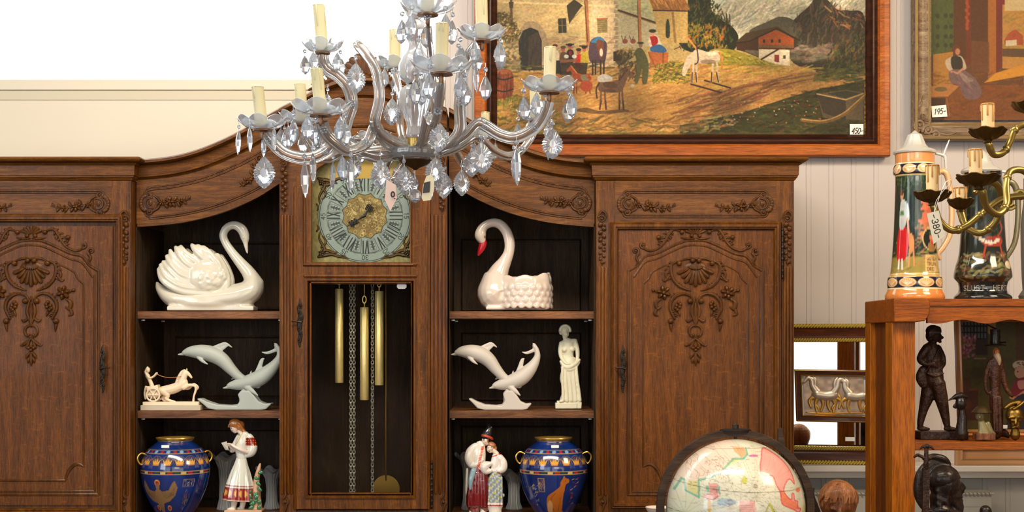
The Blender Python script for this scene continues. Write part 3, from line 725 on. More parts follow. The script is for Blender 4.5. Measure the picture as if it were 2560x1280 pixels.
def cornice_ring(b, plan, prof, s):
    """plan: world (x, y) path, body on the left of travel... prof: (out px, py)"""
    n = len(plan); k = len(prof); vs = []
    P = [np.array(p, float) for p in plan]
    for i in range(n):
        a = P[i] - P[i - 1] if i > 0 else P[1] - P[0]; c = P[i + 1] - P[i] if i < n - 1 else P[i] - P[i - 1]
        a = a / np.linalg.norm(a); c = c / np.linalg.norm(c); na = np.array((a[1], -a[0])); nc = np.array((c[1], -c[0])); m = na + nc; m = m / np.linalg.norm(m)
        cs = m.dot(na)
        for o, z in prof:
            q = P[i] + m * o * s / cs; vs.append((q[0], q[1], ZC + (HY - z) * s))
    fs = [(i * k + t, i * k + t + 1, (i + 1) * k + t + 1, (i + 1) * k + t) for i in range(n - 1) for t in range(k - 1)]
    top = [i * k + k - 1 for i in range(n)]; bot = [i * k for i in range(n)]
    fs += [tuple(top), tuple(bot[::-1])]
    fs += [tuple(range(k)), tuple((n - 1) * k + t for t in range(k))[::-1]]
    fs += [(0, k - 1, (n - 1) * k + k - 1, (n - 1) * k)]
    b.add(vs, fs)

def side_cabinet(mir, label):
    F = Fr(0.0, mir); bx = 2 * mir - 1738 if mir else 1738
    base = F(1738, 2050, 168)
    t = thing('oak_cabinet', label, 'cabinet', base, 'carved oak wall cabinets either side of the clock')
    CX = 1738
    b = MB(); b.fbox(F, 1490, 448, 1985, 2050, 0, 336)
    b.build('body', 'oak', t, bevel=0.002)
    MB().fbox(F, 1538, 452, 1940, 555, -1, 0).build('frieze_board', 'oak_h', t, smooth=False)
    b = MB(); x0, x1 = sorted((F(1490, 0).x, F(1985, 0).x))
    s = F.s
    prof = [(0, 452), (3, 450), (5, 446), (8, 443), (8, 440), (10, 439), (11, 415), (14, 413), (16, 409), (24, 407), (29, 404), (31, 400), (29, 396), (24, 394)]
    cornice_ring(b, [(x0, 0.41 if mir else 0.045), (x0, 0), (x1, 0), (x1, 0.045 if mir else 0.41)], prof, s)
    b.build('cornice', 'oak_h', t)
    # frieze panel
    b = MB()
    for o, r in ((0, 2.6), (6, 2.2)):
        rr = round_rect(1557 + o, 477 + o * 0.9, 1919 - o, 543 - o * 0.9, 12)
        rr.append(rr[0]); b.stroke(F, [(p[0], p[1], r) for p in rr], 1, 6, 0.8, -1.5, smooth=False)
    b.build('frieze_moulding', 'oak_carved', t)
    for q, xc in ((1, 1566), (-1, 1910)):
        b = MB(); b.fball(F, xc, 510, 24, 30, 5, d=0); cartouche(b, F, xc - 4 * q, 510, q); x_ = xc + 34 * q
        spray(b, F, [(x_ - 8 * q, 511), (x_ + 25 * q, 516), (x_ + 52 * q, 520), (x_ + 72 * q, 519), (x_ + 90 * q, 515)]); b.build('frieze_carving', 'oak_carved', t)
    # pilasters
    for xa, xb in ((1491, 1521), (1954, 1984)):
        p = MB().fbox(F, xa, 556, xb, 1400, -5, 0); flutes(p, F, xa + 3, xb - 3, 670, 1236, 3, -5, 4)
        o = p.build('pilaster', 'oak_red', t, bevel=0.0015)
        c = MB(); chain_carving(c, F, (xa + xb) / 2 - 1, 528, 664, 12, -7); c.build('pilaster_carving', 'oak_carved', o)
        c = MB(); foot_carving(c, F, (xa + xb) / 2, 1246, 9, -7); c.build('foot_carving', 'oak_carved', o)
    # door
    b = MB().fbox(F, 1535, 566, 1944, 1262, -5, 0)
    dr = b.build('door', 'oak_panel', t)
    b = MB().mould(F, [(1526, 556), (1952, 556), (1952, 1270), (1526, 1270)], [(0, 0), (0, -12), (-3, -16), (-5, -15), (-7, -18), (-12, -18), (-14, -14), (-16, -14), (-18, -9), (-20, -5)], True)
    b.build('door_frame', 'oak', dr)
    door_carving(F, CX).build('door_carving', 'oak_carved', dr)
    b = MB(); escutcheon(b, F, 1556, 862, 980, -17); b.build('handle', 'iron', dr)
    for ya in (568, 1130): b = MB(); hinge(b, F, 1954, ya, ya + 132); b.build('hinge', 'iron', dr)
    return t
side_cabinet(None, 'tall carved oak cabinet at the right end, standing behind the globe')
side_cabinet(909, 'tall carved oak cabinet cut off by the left edge of the photo')

# arch that runs over the open shelves and the clock
TOPC = [(335, 403), (400, 398), (450, 390), (500, 376), (550, 356), (600, 332), (650, 303), (700, 275), (755, 247), (800, 224), (835, 209), (870, 200), (909, 197)]
BOTC = [(335, 568), (400, 563), (450, 557), (500, 547), (550, 533), (600, 514), (650, 490), (700, 458), (755, 428), (800, 405), (835, 390), (870, 381), (909, 378)]
def arch_pts(t, xa, xb, n=26):
    top = np.array(cr(TOPC, 8)); bot = np.array(cr(BOTC, 8))
    out = []
    for i in range(n + 1):
        x = xa + (xb - xa) * i / n; q = x if x <= 909 else 1818 - x
        out.append((x, float(np.interp(q, top[:, 0], top[:, 1]) * (1 - t) + np.interp(q, bot[:, 0], bot[:, 1]) * t)))
    return out
FASC = [(0, 20), (2, -6), (1, -20), (-3, -27), (-9, -28), (-13, -22), (-14, -12), (-17, -10), (-36, -8), (-38, -12), (-42, -11), (-44, -4), (-48, 0), (-48, 20)]

def shelf_bay(mir, label):
    F = Fr(0.05, mir); s = F.s
    # photo pixels of the left bay, corrected to this bay's own depth (front at 0.05 m)
    t = thing('oak_shelf_unit', label, 'shelf', F(517, 850 + 1.5 / s, 150), 'open oak shelf units beside the clock')
    x0, x1 = 341, 705
    d1 = 0.35 / s
    b = MB()
    b.fbox(F, x0 - 1, 560, x0 + 2, 2030, 0, d1); b.fbox(F, x1 - 2, 450, x1, 2030, 0, d1)
    b.build('side_panel', 'oak_back', t)
    b = MB().strip(F, arch_pts(0.05, x0, x1, 24), [(q[0], 2000) for q in arch_pts(0, x0, x1, 24)], d1, d1 + 8)
    bp = b.build('back_panel', 'oak_back', t, smooth=False)
    b = MB()
    for ya, yb in ((560, 775), (812, 1015), (1062, 1290)):
        q = 0.9285; cx = HX
        xa, xb = x0 + 28, x1 - 28
        b.mould(F, [(xa, ya + 26), (xb, ya + 26), (xb, yb - 8), (xa, yb - 8)], [(0, d1), (0, d1 - 5), (-3, d1 - 6), (-6, d1 - 3), (-8, d1)], True)
    b.build('panel_moulding', 'oak_back', bp)
    for y in (778, 1027, 1297):
        sh = MB().fbox(F, x0 + 1, y, x1 - 1, y + 19, 3, d1).build('shelf', 'shelf_edge', t, bevel=0.0015)
        if y < 1200:
            p = MB()
            for xx in (x0 + 6, x1 - 6):
                for dd in (30, d1 - 40): p.stroke(F, [(xx, y + 22, 2.4), (xx + (6 if xx < 500 else -6), y + 22, 2.4)], 1, 6, 1, dd, smooth=False)
            p.build('shelf_pin', 'pewter', sh)
    b = MB().fbox(F, x0, 1316, x1, 2030, 0, d1); b.build('base_cabinet', 'oak', t, bevel=0.002)
    b = MB(); n = 24
    b.strip(F, arch_pts(0, x0, x1, n), arch_pts(1, x0, x1, n), 0, 16); b.build('fascia', 'oak_h', t)
    b = MB(); b.strip(F, arch_pts(0.01, x0 + 2, x1, n), [(p[0], p[1] + 14) for p in arch_pts(0.01, x0 + 2, x1, n)], 16, d1)
    b.build('top_board', 'oak_h', t)
    b = MB().mould(F, arch_pts(0, x0, x1 - 1, 30), [((-1 if mir else 1) * o, d) for o, d in FASC], vcut=True); b.build('cornice', 'oak_h', t)
    b = MB()
    for tt, xa, xb in ((0.41, 372, 686), (0.45, 374, 684), (0.86, 376, 672), (0.89, 374, 676)):
        b.stroke(F, [(p[0], p[1], 2.4) for p in arch_pts(tt, xa, xb, 16)], 1, 6, 0.7, -0.5, smooth=False)
    for r_ in (0, 4):
        b.stroke(F, [(376 + r_, 469 + r_, 2.2), (364 + r_, 474 + r_, 2.2), (360 + r_, 482 + r_, 2.2)], 3, 6, 0.7, -0.5)
        b.stroke(F, [(378 + r_, 544 - r_, 2.2), (366 + r_, 540 - r_, 2.2), (361 + r_, 530 - r_, 2.2)], 3, 6, 0.7, -0.5)
    b.build('fascia_moulding', 'oak_carved', t)
    b = MB(); b.fball(F, 372, 508, 24, 30, 5, d=0); cartouche(b, F, 368, 508, 1)
    spray(b, F, [(402, 506), (424, 504), (446, 504), (462, 500), (478, 498)])
    b.build('fascia_carving', 'oak_carved', t); b = MB()
    scroll(b, F, 650, 396, 11, 1.2, 60, 1, 3, -3); scroll(b, F, 636, 412, 8, 1.1, 200, -1, 2.4, -3); spray(b, F, [(652, 420), (640, 432), (626, 448), (612, 458), (600, 466)])
    b.build('fascia_carving', 'oak_carved', t)
    return t
shelf_bay(None, 'open oak shelf unit left of the clock, white swan on its top shelf')
shelf_bay(913.7, 'open oak shelf unit right of the clock, red-beaked swan on its top shelf')

def clock():
    F = Fr(0.0); s = F.s
    t = thing('oak_clock', 'oak longcase clock with brass dial and three brass weights, under the crown arch', 'clock', F(909, 2050, 160))
    W_ = 0.40 / s
    b = MB()
    b.fbox(F, 700, 470, 706, 2050, -4, W_); b.fbox(F, 1112, 470, 1118, 2050, -4, W_)
    MB().fbox(F, 701, 1276, 1117, 2050, -3, 1).build('lower_front', 'oak', t, smooth=False)
    b.fbox(F, 700, 1275, 1118, 2050, 1, W_); b.fbox(F, 706, 360, 1112, 1275, W_ - 10, W_); b.fbox(F, 706, 660, 1112, 694, 20, 60)
    b.build('body', 'oak_back', t, bevel=0.001)
    # front frame: pilasters and the strips beside the door
    for xa, xb, m in ((700, 742, 0), (1070, 1118, 1)):
        p = MB().fbox(F, xa, 455, xb, 1400, -8, 4); flutes(p, F, xa + (3 if not m else 6), xb - (8 if not m else 3), 540, 1232, 4, -8, 4)
        p.stroke(F, [(xb - 3 if not m else xa + 3, 470, 4), (xb - 3 if not m else xa + 3, 1270, 4)], 1, 8, 1, -10, smooth=False)
        o = p.build('pilaster', 'oak_red', t, bevel=0.001)
        c = MB(); xc = xa + (12 if not m else 36); chain_carving(c, F, xc, 392, 532, 11, -14); c.build('pilaster_carving', 'oak_carved', o)
        c = MB(); foot_carving(c, F, xc + 3, 1246, 9, -11); c.build('foot_carving', 'oak_carved', o)
    # crown
    n = 30; b = MB()
    top = arch_pts(0, 700, 1118, n)
    op = [(1118, 472), (1042, 472), (1042, 446), (1022, 420), (985, 396), (945, 385), (909, 382), (873, 385), (833, 396), (796, 420), (776, 446), (776, 472), (700, 472)]
    b.fprism(F, top + op, -4, 12); b.build('crown', 'oak_h', t)
    b = MB().mould(F, arch_pts(0, 701, 1117, 40), [(o, d - 4) for o, d in FASC], vcut=True); b.strip(F, arch_pts(0.01, 701, 1117, n), [(p[0], p[1] + 14) for p in arch_pts(0.01, 701, 1117, n)], 12, W_)
    b.build('crown_cornice', 'oak_h', t)
    b = MB()
    for i in range(9):
        a = math.radians(-165 + i * 18.75); b.stroke(F, [(909 + 8 * math.cos(a), 190 + 6 * math.sin(a), 4), (909 + 44 * math.cos(a), 192 + 50 * math.sin(a), 10)], 3, 8, 0.7, -8)
    for q in (-1, 1):
        scroll(b, F, 909 + q * 52, 182, 15, 1.2, -90, -q, 5, -10)
        b.stroke(F, [(909 + q * 40, 196, 5), (909 + q * 72, 200, 7), (909 + q * 105, 212, 5), (909 + q * 135, 226, 3)], 5, 8, 0.8, -10)
        leafrow(b, F, [(909 + q * 58, 196), (909 + q * 90, 204), (909 + q * 125, 220)], 14, 4, -q, 6, -10)
    b.fball(F, 909, 196, 22, 12, 12, d=-14)
    b.stroke(F, [(830, 330, 3), (870, 318, 4), (909, 314, 6), (948, 318, 4), (988, 330, 3)], 5, 8, 0.8, -4)
    b.build('crown_carving', 'oak_carved', t)
    # door with two glazed openings
    b = MB()
    for xa, xb in ((742, 780), (1028, 1070)): b.fbox(F, xa, 440, xb, 1272, -14, 2)
    b.fbox(F, 780, 656, 1028, 700, -14, 2); b.fbox(F, 780, 1232, 1028, 1272, -14, 2)
    dr = b.build('door', 'oak', t, bevel=0.0015)
    b = MB()
    b.stroke(F, [(765, 662, 5), (1040, 662, 5)], 1, 8, 1, -13, smooth=False); b.stroke(F, [(765, 691, 5), (1040, 691, 5)], 1, 8, 1, -13, smooth=False)
    b.mould(F, [(766, 698), (1040, 698), (1040, 1244), (766, 1244)], [(0, -13), (0, -18), (-4, -19), (-7, -14), (-10, -14), (-12, -8), (-13, 2)], True)
    b.mould(F, [(1034, 660), (766, 660), (766, 470)], [(0, -13), (0, -18), (4, -19), (7, -14), (11, -12), (13, 2)]); b.mould(F, [(1040, 470), (1040, 660)], [(0, 2), (-2, -12), (-8, -14), (-11, -19), (-14, -18), (-14, -13)])
    b.build('door_moulding', 'oak_red', dr)
    b = MB(); escutcheon(b, F, 752, 746, 866, -16); b.build('handle', 'iron', dr)
    b = MB(); hinge(b, F, 1080, 1150, 1272, -14); b.build('hinge', 'iron', dr)
    b = MB().fbox(F, 776, 696, 1032, 1236, 4, 6); b.build('glass_pane', 'pane', dr, smooth=False)
    b = MB(); q = 5
    b.fprism(F, [(992, 713), (996, 709), (1012, 709), (1016, 713), (1016, 718), (1012, 722), (996, 722), (992, 718)], 2.4, 3.8); b.build('price_sticker', 'white_tin', dr, smooth=False)
    # inside: weights, chains, pendulum (photo pixels taken at their own depth)
    G = Fr(0.12); M['brass_pale'] = mat('pale_brass', (226, 204, 134), 0.32, 0.6)
    for x, w, ya, yb in ((848, 10.5, 722, 957), (911, 11, 768, 1000), (948, 11, 728, 963)):
        b = MB().flathe(G, x, [(0.5, yb), (w - 1, yb), (w, yb - 2), (w, ya + 2), (w - 1, ya), (0.5, ya)], 24); wt = b.build('weight', 'brass_pale', t)
        c = MB(); c.stroke(G, [(x, ya, 1.6), (x, ya - 12, 1.6)], 1, 8, smooth=False)
        c.tube([G(x + 4.5 * math.cos(a), ya - 19 + 9 * math.sin(a)) for a in [2 * PI * i / 16 for i in range(17)]], 1.8 * G.s, 6, caps=False)
        c.stroke(G, [(x, ya - 28, 1), (x, 640, 1)], 1, 6, smooth=False); c.build('hook', 'brass', wt)
    for x, yb in ((877, 1250), (885, 1250), (931, 1250)):
        c = MB(); y = 690; k = 0
        while y < yb:
            rx, ry = (3.4, 5.6) if k % 2 else (1.4, 5.6)
            c.tube([G(x + rx * math.cos(a), y + ry * math.sin(a), (0 if k % 2 else 2.4) * math.cos(a)) for a in [2 * PI * i / 8 for i in range(9)]], 0.95 * G.s, 5, caps=False); y += 8; k += 1
        c.build('chain', 'steel', t)
    P_ = Fr(0.2)
    b = MB(); c = P_(965, 1222); b.add(*disc(c, 34 * P_.s, 3 * P_.s)); b.stroke(P_, [(965, 640, 2), (965, 1200, 2)], 1, 6, smooth=False); b.build('pendulum', 'brass_old', t)
    # dial
    cx, cy, R0 = 912, 540, 116; Q = Fr(0.045)
    cv = Cv(770, 372, 1050, 668, 0.7, (132, 122, 74))
    cv.noise(0.25, 40, 60); cv.dabs(900, (772, 374, 1048, 666), [(144, 134, 82), (120, 110, 62)], 16, 1.2, 0.4, 0.3)
    cv.ell(cx, cy, R0 + 2, R0 + 2, (70, 66, 50)); cv.ell(cx, cy, R0, R0, (126, 138, 126)); dk = (40, 46, 42)
    cv.ring(cx, cy, R0 - 3, 1.6, dk); cv.ring(cx, cy, R0 - 21, 1.4, dk, 0.6)
    num = ['XII', 'I', 'II', 'III', 'IIII', 'V', 'VI', 'VII', 'VIII', 'IX', 'X', 'XI']; mins = ['60', '5', '10', '15', '20', '25', '30', '35', '40', '45', '50', '55']
    def radial(txt, ang, r0, h, w, wd, gap=0.15, flip=False):
        tw = len(txt) * w * (1 + gap)
        rot = ang; u = np.array((math.cos(rot), math.sin(rot))); v = np.array((-math.sin(rot), math.cos(rot)))
        if flip: rot += PI; 
        u = np.array((math.cos(rot), math.sin(rot))); v = np.array((-math.sin(rot), math.cos(rot)))
        c = np.array((cx + r0 * math.sin(ang), cy - r0 * math.cos(ang))) - u * tw / 2 - v * h / 2
        cv.text(txt, c[0], c[1], h, wd, dk, w, gap=gap, rot=rot)
    for i in range(12):
        a = 2 * PI * i / 12
        for kx in range(-8, 9):                       # silver cartouche behind each number
            pass
        radial(num[i], a, R0 - 38, 30, {1: 8, 2: 8, 3: 7.5, 4: 7}[min(len(num[i]), 4)], 3.0, 0.2)
        radial(mins[i], a, R0 - 12, 11, 7, 1.5, 0.25)
        a2 = a + PI / 12; x, y = cx + (R0 - 40) * math.sin(a2), cy - (R0 - 40) * math.cos(a2)
        x2, y2 = cx + (R0 - 22) * math.sin(a2), cy - (R0 - 22) * math.cos(a2)
        cv.ell(x, y, 9, 22, (96, 106, 98), 0.5, rot=a2); cv.ell(x, y, 5, 12, dk, 0.7, rot=a2)
        for kk in (-1, 1):
            for mm in (-7, 0, 7):
                ex = x + kk * 4 * math.cos(a2) + mm * math.sin(a2); ey = y + kk * 4 * math.sin(a2) - mm * math.cos(a2); cv.ell(ex, ey, 2.6, 1.4, (150, 158, 146), 0.9, rot=a2 + kk)
        cv.line([(cx + (R0 - 58) * math.sin(a2 - .13), cy - (R0 - 58) * math.cos(a2 - .13)), (cx + (R0 - 24) * math.sin(a2 - .15), cy - (R0 - 24) * math.cos(a2 - .15)), (x2 + 0, y2), (cx + (R0 - 24) * math.sin(a2 + .15), cy - (R0 - 24) * math.cos(a2 + .15)), (cx + (R0 - 58) * math.sin(a2 + .13), cy - (R0 - 58) * math.cos(a2 + .13))], 1.3, dk, 0.8)
    star = []
    for i in range(24):
        a = 2 * PI * i / 24; r_ = 58 if i % 2 else 52; star.append((cx + r_ * math.sin(a), cy - r_ * math.cos(a)))
    cv.poly(star, (122, 104, 58)); cv.line(star + star[:1], 1.6, dk)
    for i in range(420):
        a = RND.uniform(0, 2 * PI); q = 50 * math.sqrt(RND.random()); cv.ring(cx + q * math.sin(a), cy + q * math.cos(a), RND.uniform(1.5, 4.5), 0.9, RND.choice(((84, 64, 30), (206, 188, 124), (110, 88, 44))), 0.7)
    for i in range(4):
        a = PI / 4 + i * PI / 2; cv.ring(cx + 30 * math.cos(a), cy + 30 * math.sin(a), 9, 1.6, (84, 64, 30))
    # moon arc band above the hours
    cv.poly([(p[0], p[1]) for p in _arc(cx, 446, 92, 66, 180, 360, 20)], (160, 132, 62)); cv.noise(0.06, 200, 200)
    dl = cv.sheet('dial', 'metal_v', t, Q, 0, 3)
    for sx in (-1, 1):
        for (ox, oy, sy) in ((cx + sx * 122, 648, -1), (cx + sx * 122, 440, 1)):
            b = MB()
            def pt(u, v): return (ox - sx * u, oy + sy * v)
            for pts in ([(6, 6, 3), (16, 14, 5), (22, 26, 4), (14, 40, 3.4), (8, 54, 2.6), (10, 68, 1.6)], [(6, 6, 3), (22, 10, 5), (40, 12, 4), (58, 6, 3), (76, 4, 1.6)], [(2, 70, 2), (6, 78, 2.4), (3, 86, 1.4)],
                        [(18, 22, 3), (30, 22, 4), (44, 16, 3), (52, 18, 2)], [(14, 30, 3), (24, 40, 3), (22, 52, 2), (16, 58, 1.4)], [(60, 6, 2), (66, 10, 2), (80, 2, 1)]):
                b.stroke(Q, [pt(p[0], p[1]) + (p[2],) for p in pts], 4, 6, 0.8, -2)
            px_, py_ = pt(16, 16); flower(b, Q, px_, py_, 9, 6, -4); b.build('corner_ornament', 'brass_dark', dl)
    for (a, L, w) in ((math.radians(238), 50, 5), (math.radians(212 - 180), 34, 5)):
        h = MB(); ux, uy = math.sin(a), -math.cos(a)
        h.stroke(Q, [(cx, cy, 4), (cx + ux * L * 0.4, cy + uy * L * 0.4, 1.6), (cx + ux * L, cy + uy * L, 1)], 3, 6, 0.4, -9)
        for tt in (0.5, 0.66, 0.8):
            for k in (-1, 1): scroll(h, Q, cx + ux * L * tt - k * uy * w, cy + uy * L * tt + k * ux * w, w * 0.8, 1, 0, k, 1.3, -9)
        h.build('hand', 'black', dl)
def disc(c, r, th, n=40):
    vs = [(c.x + r * math.cos(2 * PI * i / n), c.y + d, c.z + r * math.sin(2 * PI * i / n)) for d in (0, th) for i in range(n)]
    return vs, [tuple(range(n)), tuple(range(n, 2 * n))[::-1]] + [(i, (i + 1) % n, n + (i + 1) % n, n + i) for i in range(n)]
clock()

# ================================================================ things on the open shelves
SWZ = Fr(0.13)
def swan_left():
    F = Fr(0.17); K = MB()
    # pixels measured on the photo; F stands a little behind the shelf edge
    t = thing('swan_figure', 'large white glazed swan with raised feathered wings, top shelf left of the clock', 'swan figure', F(530, 777))
    b = MB()
    b.stroke(F, [(392, 704, 3), (402, 722, 13), (430, 742, 24), (480, 748, 29), (540, 746, 31), (600, 738, 32), (630, 724, 29), (634, 706, 23)], 5, 14, 1.35)
    b.fball(F, 520, 755, 110, 24, 42, d=0, n=20, m=12)
    b.stroke(F, [(638, 712, 24), (622, 682, 18), (600, 655, 14), (580, 630, 11.5), (564, 606, 10.5), (558, 586, 10.5), (568, 568, 10.5), (587, 562, 11), (604, 572, 13), (612, 588, 12.5)], 6, 14, 1.0)
    b.stroke(F, [(608, 580, 12), (613, 596, 11), (614, 607, 7), (616, 620, 5), (618, 632, 3)], 4, 12, 1.0)
    b.fbox(F, 425, 764, 640, 776.5, -34, 34)
    organic('body', b, 'porcelain', t, 0.0042, 5)
    for k, dd in ((0, -34), (1, 34)):
        w = MB(); sg = -1 if dd < 0 else 1
        w.fball(F, 520, 690, 56, 50, 20, d=dd * 0.72, n=20, m=12, ang=10); w.fball(F, 478, 690, 56, 42, 15, d=dd * 0.72, n=18, m=12, ang=-20)
        ox = 5 if k else 0
        for j, q in enumerate((((545, 735), (470, 730), (418, 704), (403, 674)), ((535, 724), (466, 716), (424, 692), (408, 664)), ((525, 712), (464, 702), (430, 674), (415, 656)), ((515, 700), (466, 688), (436, 660), (424, 642)), ((510, 688), (470, 674), (442, 648), (432, 628)),
                               ((508, 676), (476, 660), (456, 636), (446, 620)), ((512, 666), (490, 650), (470, 634), (458, 618)), ((530, 664), (512, 642), (496, 626), (486, 614)), ((540, 668), (528, 642), (512, 626), (500, 616)), ((549, 680), (542, 652), (527, 632), (514, 619)), ((556, 696), (553, 668), (542, 646), (530, 632)))):
            w.stroke(F, [(a_ + ox, b_ + ox, r_, dd * (0.9 + .03 * (j % 2)) * z_) for (a_, b_), r_, z_ in zip(q, (9, 10, 9, 6), (1, 1.08, 1.02, .85))], 5, 10, 0.62)
        rows = [] and [((520, 722), (412, 700), 11), ((500, 722), (405, 682), 11), ((490, 712), (407, 664), 11), ((492, 702), (414, 656), 11), ((500, 690), (428, 640), 12), ((505, 680), (434, 626), 12), ((512, 670), (444, 620), 11), ((518, 668), (462, 616), 11),
                ((530, 664), (484, 612), 11), ((536, 666), (496, 614), 11), ((545, 670), (512, 618), 12), ((552, 678), (530, 630), 13)]
        for i, (a, c, r) in enumerate(rows):
            mx, my = (a[0] + c[0]) / 2 - 4, (a[1] + c[1]) / 2 + 4
            w.stroke(F, [(a[0], a[1], r, dd * 0.72), (mx, my, r * 1.05, dd * 0.86), (c[0] + 7 + (5 if k else 0), c[1] + 6 + (6 if k else 0), r * 0.72, dd * (0.8 + 0.02 * (i % 2)))], 4, 10, 0.6)
        for i in range(26):                          # small scale feathers on the shoulder
            a = RND.uniform(0, 6.28); q = math.sqrt(RND.random()); x = 525 + 42 * q * math.cos(a); y = 694 + 34 * q * math.sin(a)
            w.fball(F, x, y, 9, 6, 2.6, d=dd * 0.72 + sg * (19 * math.sqrt(max(0.05, 1 - q * q * .8))), ang=30, n=8, m=5)
        w.stroke(F, [(460, 736, 6, dd * 0.8), (520, 742, 8, dd * 0.85), (560, 732, 9, dd * 0.8), (574, 705, 9, dd * 0.7), (566, 670, 8, dd * 0.65), (548, 640, 8, dd * .7)], 5, 8, 1)
        organic('wing', w, 'porcelain', t, 0.0032, 1)
    e = MB()
    for sg in (-1, 1): e.fball(F, 611, 594, 2, 2.4, 1.5, d=sg * 10.5, n=8, m=6)
    e.build('eye', 'porcelain', t)
swan_left()

def swan_right():
    F = Fr(0.17)
    t = thing('swan_planter', 'white glazed swan planter with red beak, top shelf right of the clock', 'swan planter', F(1290, 777))
    b = MB()
    b.stroke(F, [(1238, 712, 40), (1240, 736, 46), (1262, 748, 30)], 5, 18, 1.0)
    b.stroke(F, [(1238, 712, 36), (1248, 680, 25), (1262, 655, 17), (1272, 632, 13.5), (1274, 606, 13.5), (1266, 580, 13), (1250, 562, 12.5), (1232, 558, 11.5), (1214, 564, 11), (1204, 576, 13), (1201, 590, 15), (1205, 602, 11)], 6, 14, 1)
    b.fball(F, 1199, 569, 5, 6, 6)
    b.fball(F, 1242, 745, 44, 36, 42)
    # open bowl body
    n = 40; prof = [(30, 776), (52, 772), (64, 752), (68, 728), (66, 706), (62, 693), (56, 692), (55, 706), (50, 740), (10, 752)]
    c = F(1312, HY)
    def md(a, i):
        if 3 <= i <= 7: return (1 + 0.03 * math.sin(9 * a), (0.004 * math.sin(7 * a) + (0.012 * max(0, math.cos(a)) ** 2)))
        return 1
    b.lathe((c.x, c.y, 0), [(r * F.s, ZC + (HY - y) * F.s) for r, y in prof], 48, md, (True, True), 0.85)
    for i in range(5):
        for j in range(14):
            a = PI + (j + 0.5 * (i % 2)) * PI / 13.0 * 1.2 - 0.3; rr = 66 - (i == 0) * 8
            b.ball(F(1312 + rr * math.cos(a), 705 + i * 15, rr * 0.85 * math.sin(a)), (9.5 * F.s, 5.4 * F.s, 10 * F.s), 10, 8, Matrix.Rotation(a + PI / 2, 3, 'Z') @ Matrix.Rotation(-.28, 3, 'X'))
    b.fball(F, 1368, 700, 12, 14, 14, d=-8)
    b.fbox(F, 1215, 768, 1365, 776.5, -36, 36)
    organic('body', b, 'porcelain_pink', t, 0.0036, 2)
    k = MB(); k.stroke(F, [(1206, 603, 10), (1207, 612, 10), (1202, 626, 8), (1196, 638, 3.5)], 4, 12, 0.8); organic('beak', k, mat('beak_red', (176, 20, 34), 0.25, coat=0.4), t, 0.0018, 2)
    e = MB()
    for s_ in (-1, 1): e.fball(F, 1213, 593, 2.2, 3, 1.2, d=s_ * 11.5 - 0, n=8, m=6)
    e.build('eye', mat('eye_brown', (110, 60, 40), 0.3), t)
swan_right()

def dolphins(tx, label, m):
    F = Fr(0.11); T = tx
    t = thing('dolphin_sculpture', label, 'dolphin sculpture', F(T(590), 1026), 'pale dolphin sculptures on the middle shelves')
    def st(b, pts, k=6, n=28, fl=1.0): b.stroke(F, [(T(p[0]),) + tuple(p[1:]) for p in pts], k, n, fl)
    # upper dolphin
    b = MB(); st(b, [(446, 888, 2), (456, 887, 4), (462, 884, 8), (478, 881, 14), (505, 882, 19), (532, 888, 20), (556, 902, 18), (578, 925, 14), (600, 945, 11), (625, 958, 9.5), (645, 965, 8)])
    st(b, [(530, 874, 6), (548, 866, 5.5), (564, 861, 4.5), (580, 870, 1.6)], 5, 8, 0.5); st(b, [(540, 880, 8), (556, 872, 6), (570, 864, 3)], 5, 8, 0.5)
    st(b, [(498, 894, 5, -12), (510, 904, 4.5, -16), (523, 912, 1.6, -18)], 5, 8, 0.6); st(b, [(486, 892, 4, 12), (496, 902, 2, 18)], 4, 8, 0.6)
    st(b, [(604, 952, 6, 0), (586, 946, 4, 10), (576, 950, 2, 18)], 5, 8, 0.7); st(b, [(618, 955, 6), (625, 942, 4), (628, 929, 1.5)], 5, 8, 0.7)
    organic('leaping_dolphin', b, m, t, 0.0014, 5)
    b = MB(); st(b, [(558, 972, 1.6), (567, 970, 4), (576, 966, 9), (598, 962, 15), (625, 956, 19), (652, 945, 20), (674, 928, 17), (690, 910, 12), (699, 892, 8), (697, 876, 6), (690, 866, 5)])
    st(b, [(640, 945, 10), (648, 922, 7), (655, 902, 5), (661, 898, 1.6)], 5, 8, 0.5)
    st(b, [(694, 872, 6), (686, 878, 5), (668, 884, 4), (655, 882, 1.6)], 5, 8, 0.6); st(b, [(692, 872, 6), (690, 864, 5), (686, 860, 1.6)], 5, 8, 0.6)
    st(b, [(618, 968, 7, -12), (634, 978, 6, -20), (648, 989, 2, -22)], 5, 8, 0.6); st(b, [(620, 970, 6, 10), (632, 980, 3, 20)], 4, 8, 0.6)
    organic('diving_dolphin', b, m, t, 0.0014, 5)
    b = MB()
    up = [(498, 997), (505, 997), (520, 1004), (545, 1012), (575, 1014), (595, 1012), (604, 1000), (598, 984), (608, 974), (626, 974), (638, 988), (650, 1004), (665, 1010), (681, 1009)]
    lo = [(498, 1000), (508, 1008), (524, 1022), (545, 1026), (575, 1026), (590, 1026), (600, 1026), (610, 1026), (618, 1026), (628, 1026), (640, 1026), (655, 1026), (668, 1024), (681, 1012)]
    for d0, d1, q in ((-22, -8, 3), (-10, 10, 0), (8, 22, 3)): b.strip(F, [(T(x), y + (q if i > 4 and i < 10 else 0)) for i, (x, y) in enumerate(up)], [(T(x), y) for x, y in lo], d0, d1)
    organic('wave_base', b, m, t, 0.0022, 4)
dolphins(lambda x: x, 'blue-white pair of leaping dolphins on a wave, beside the chariot figurine', 'bisque')
dolphins(lambda x: 1124 + (x - 446) * 0.848, 'pale pair of leaping dolphins on a wave, beside the classical statuette', 'bisque_r')

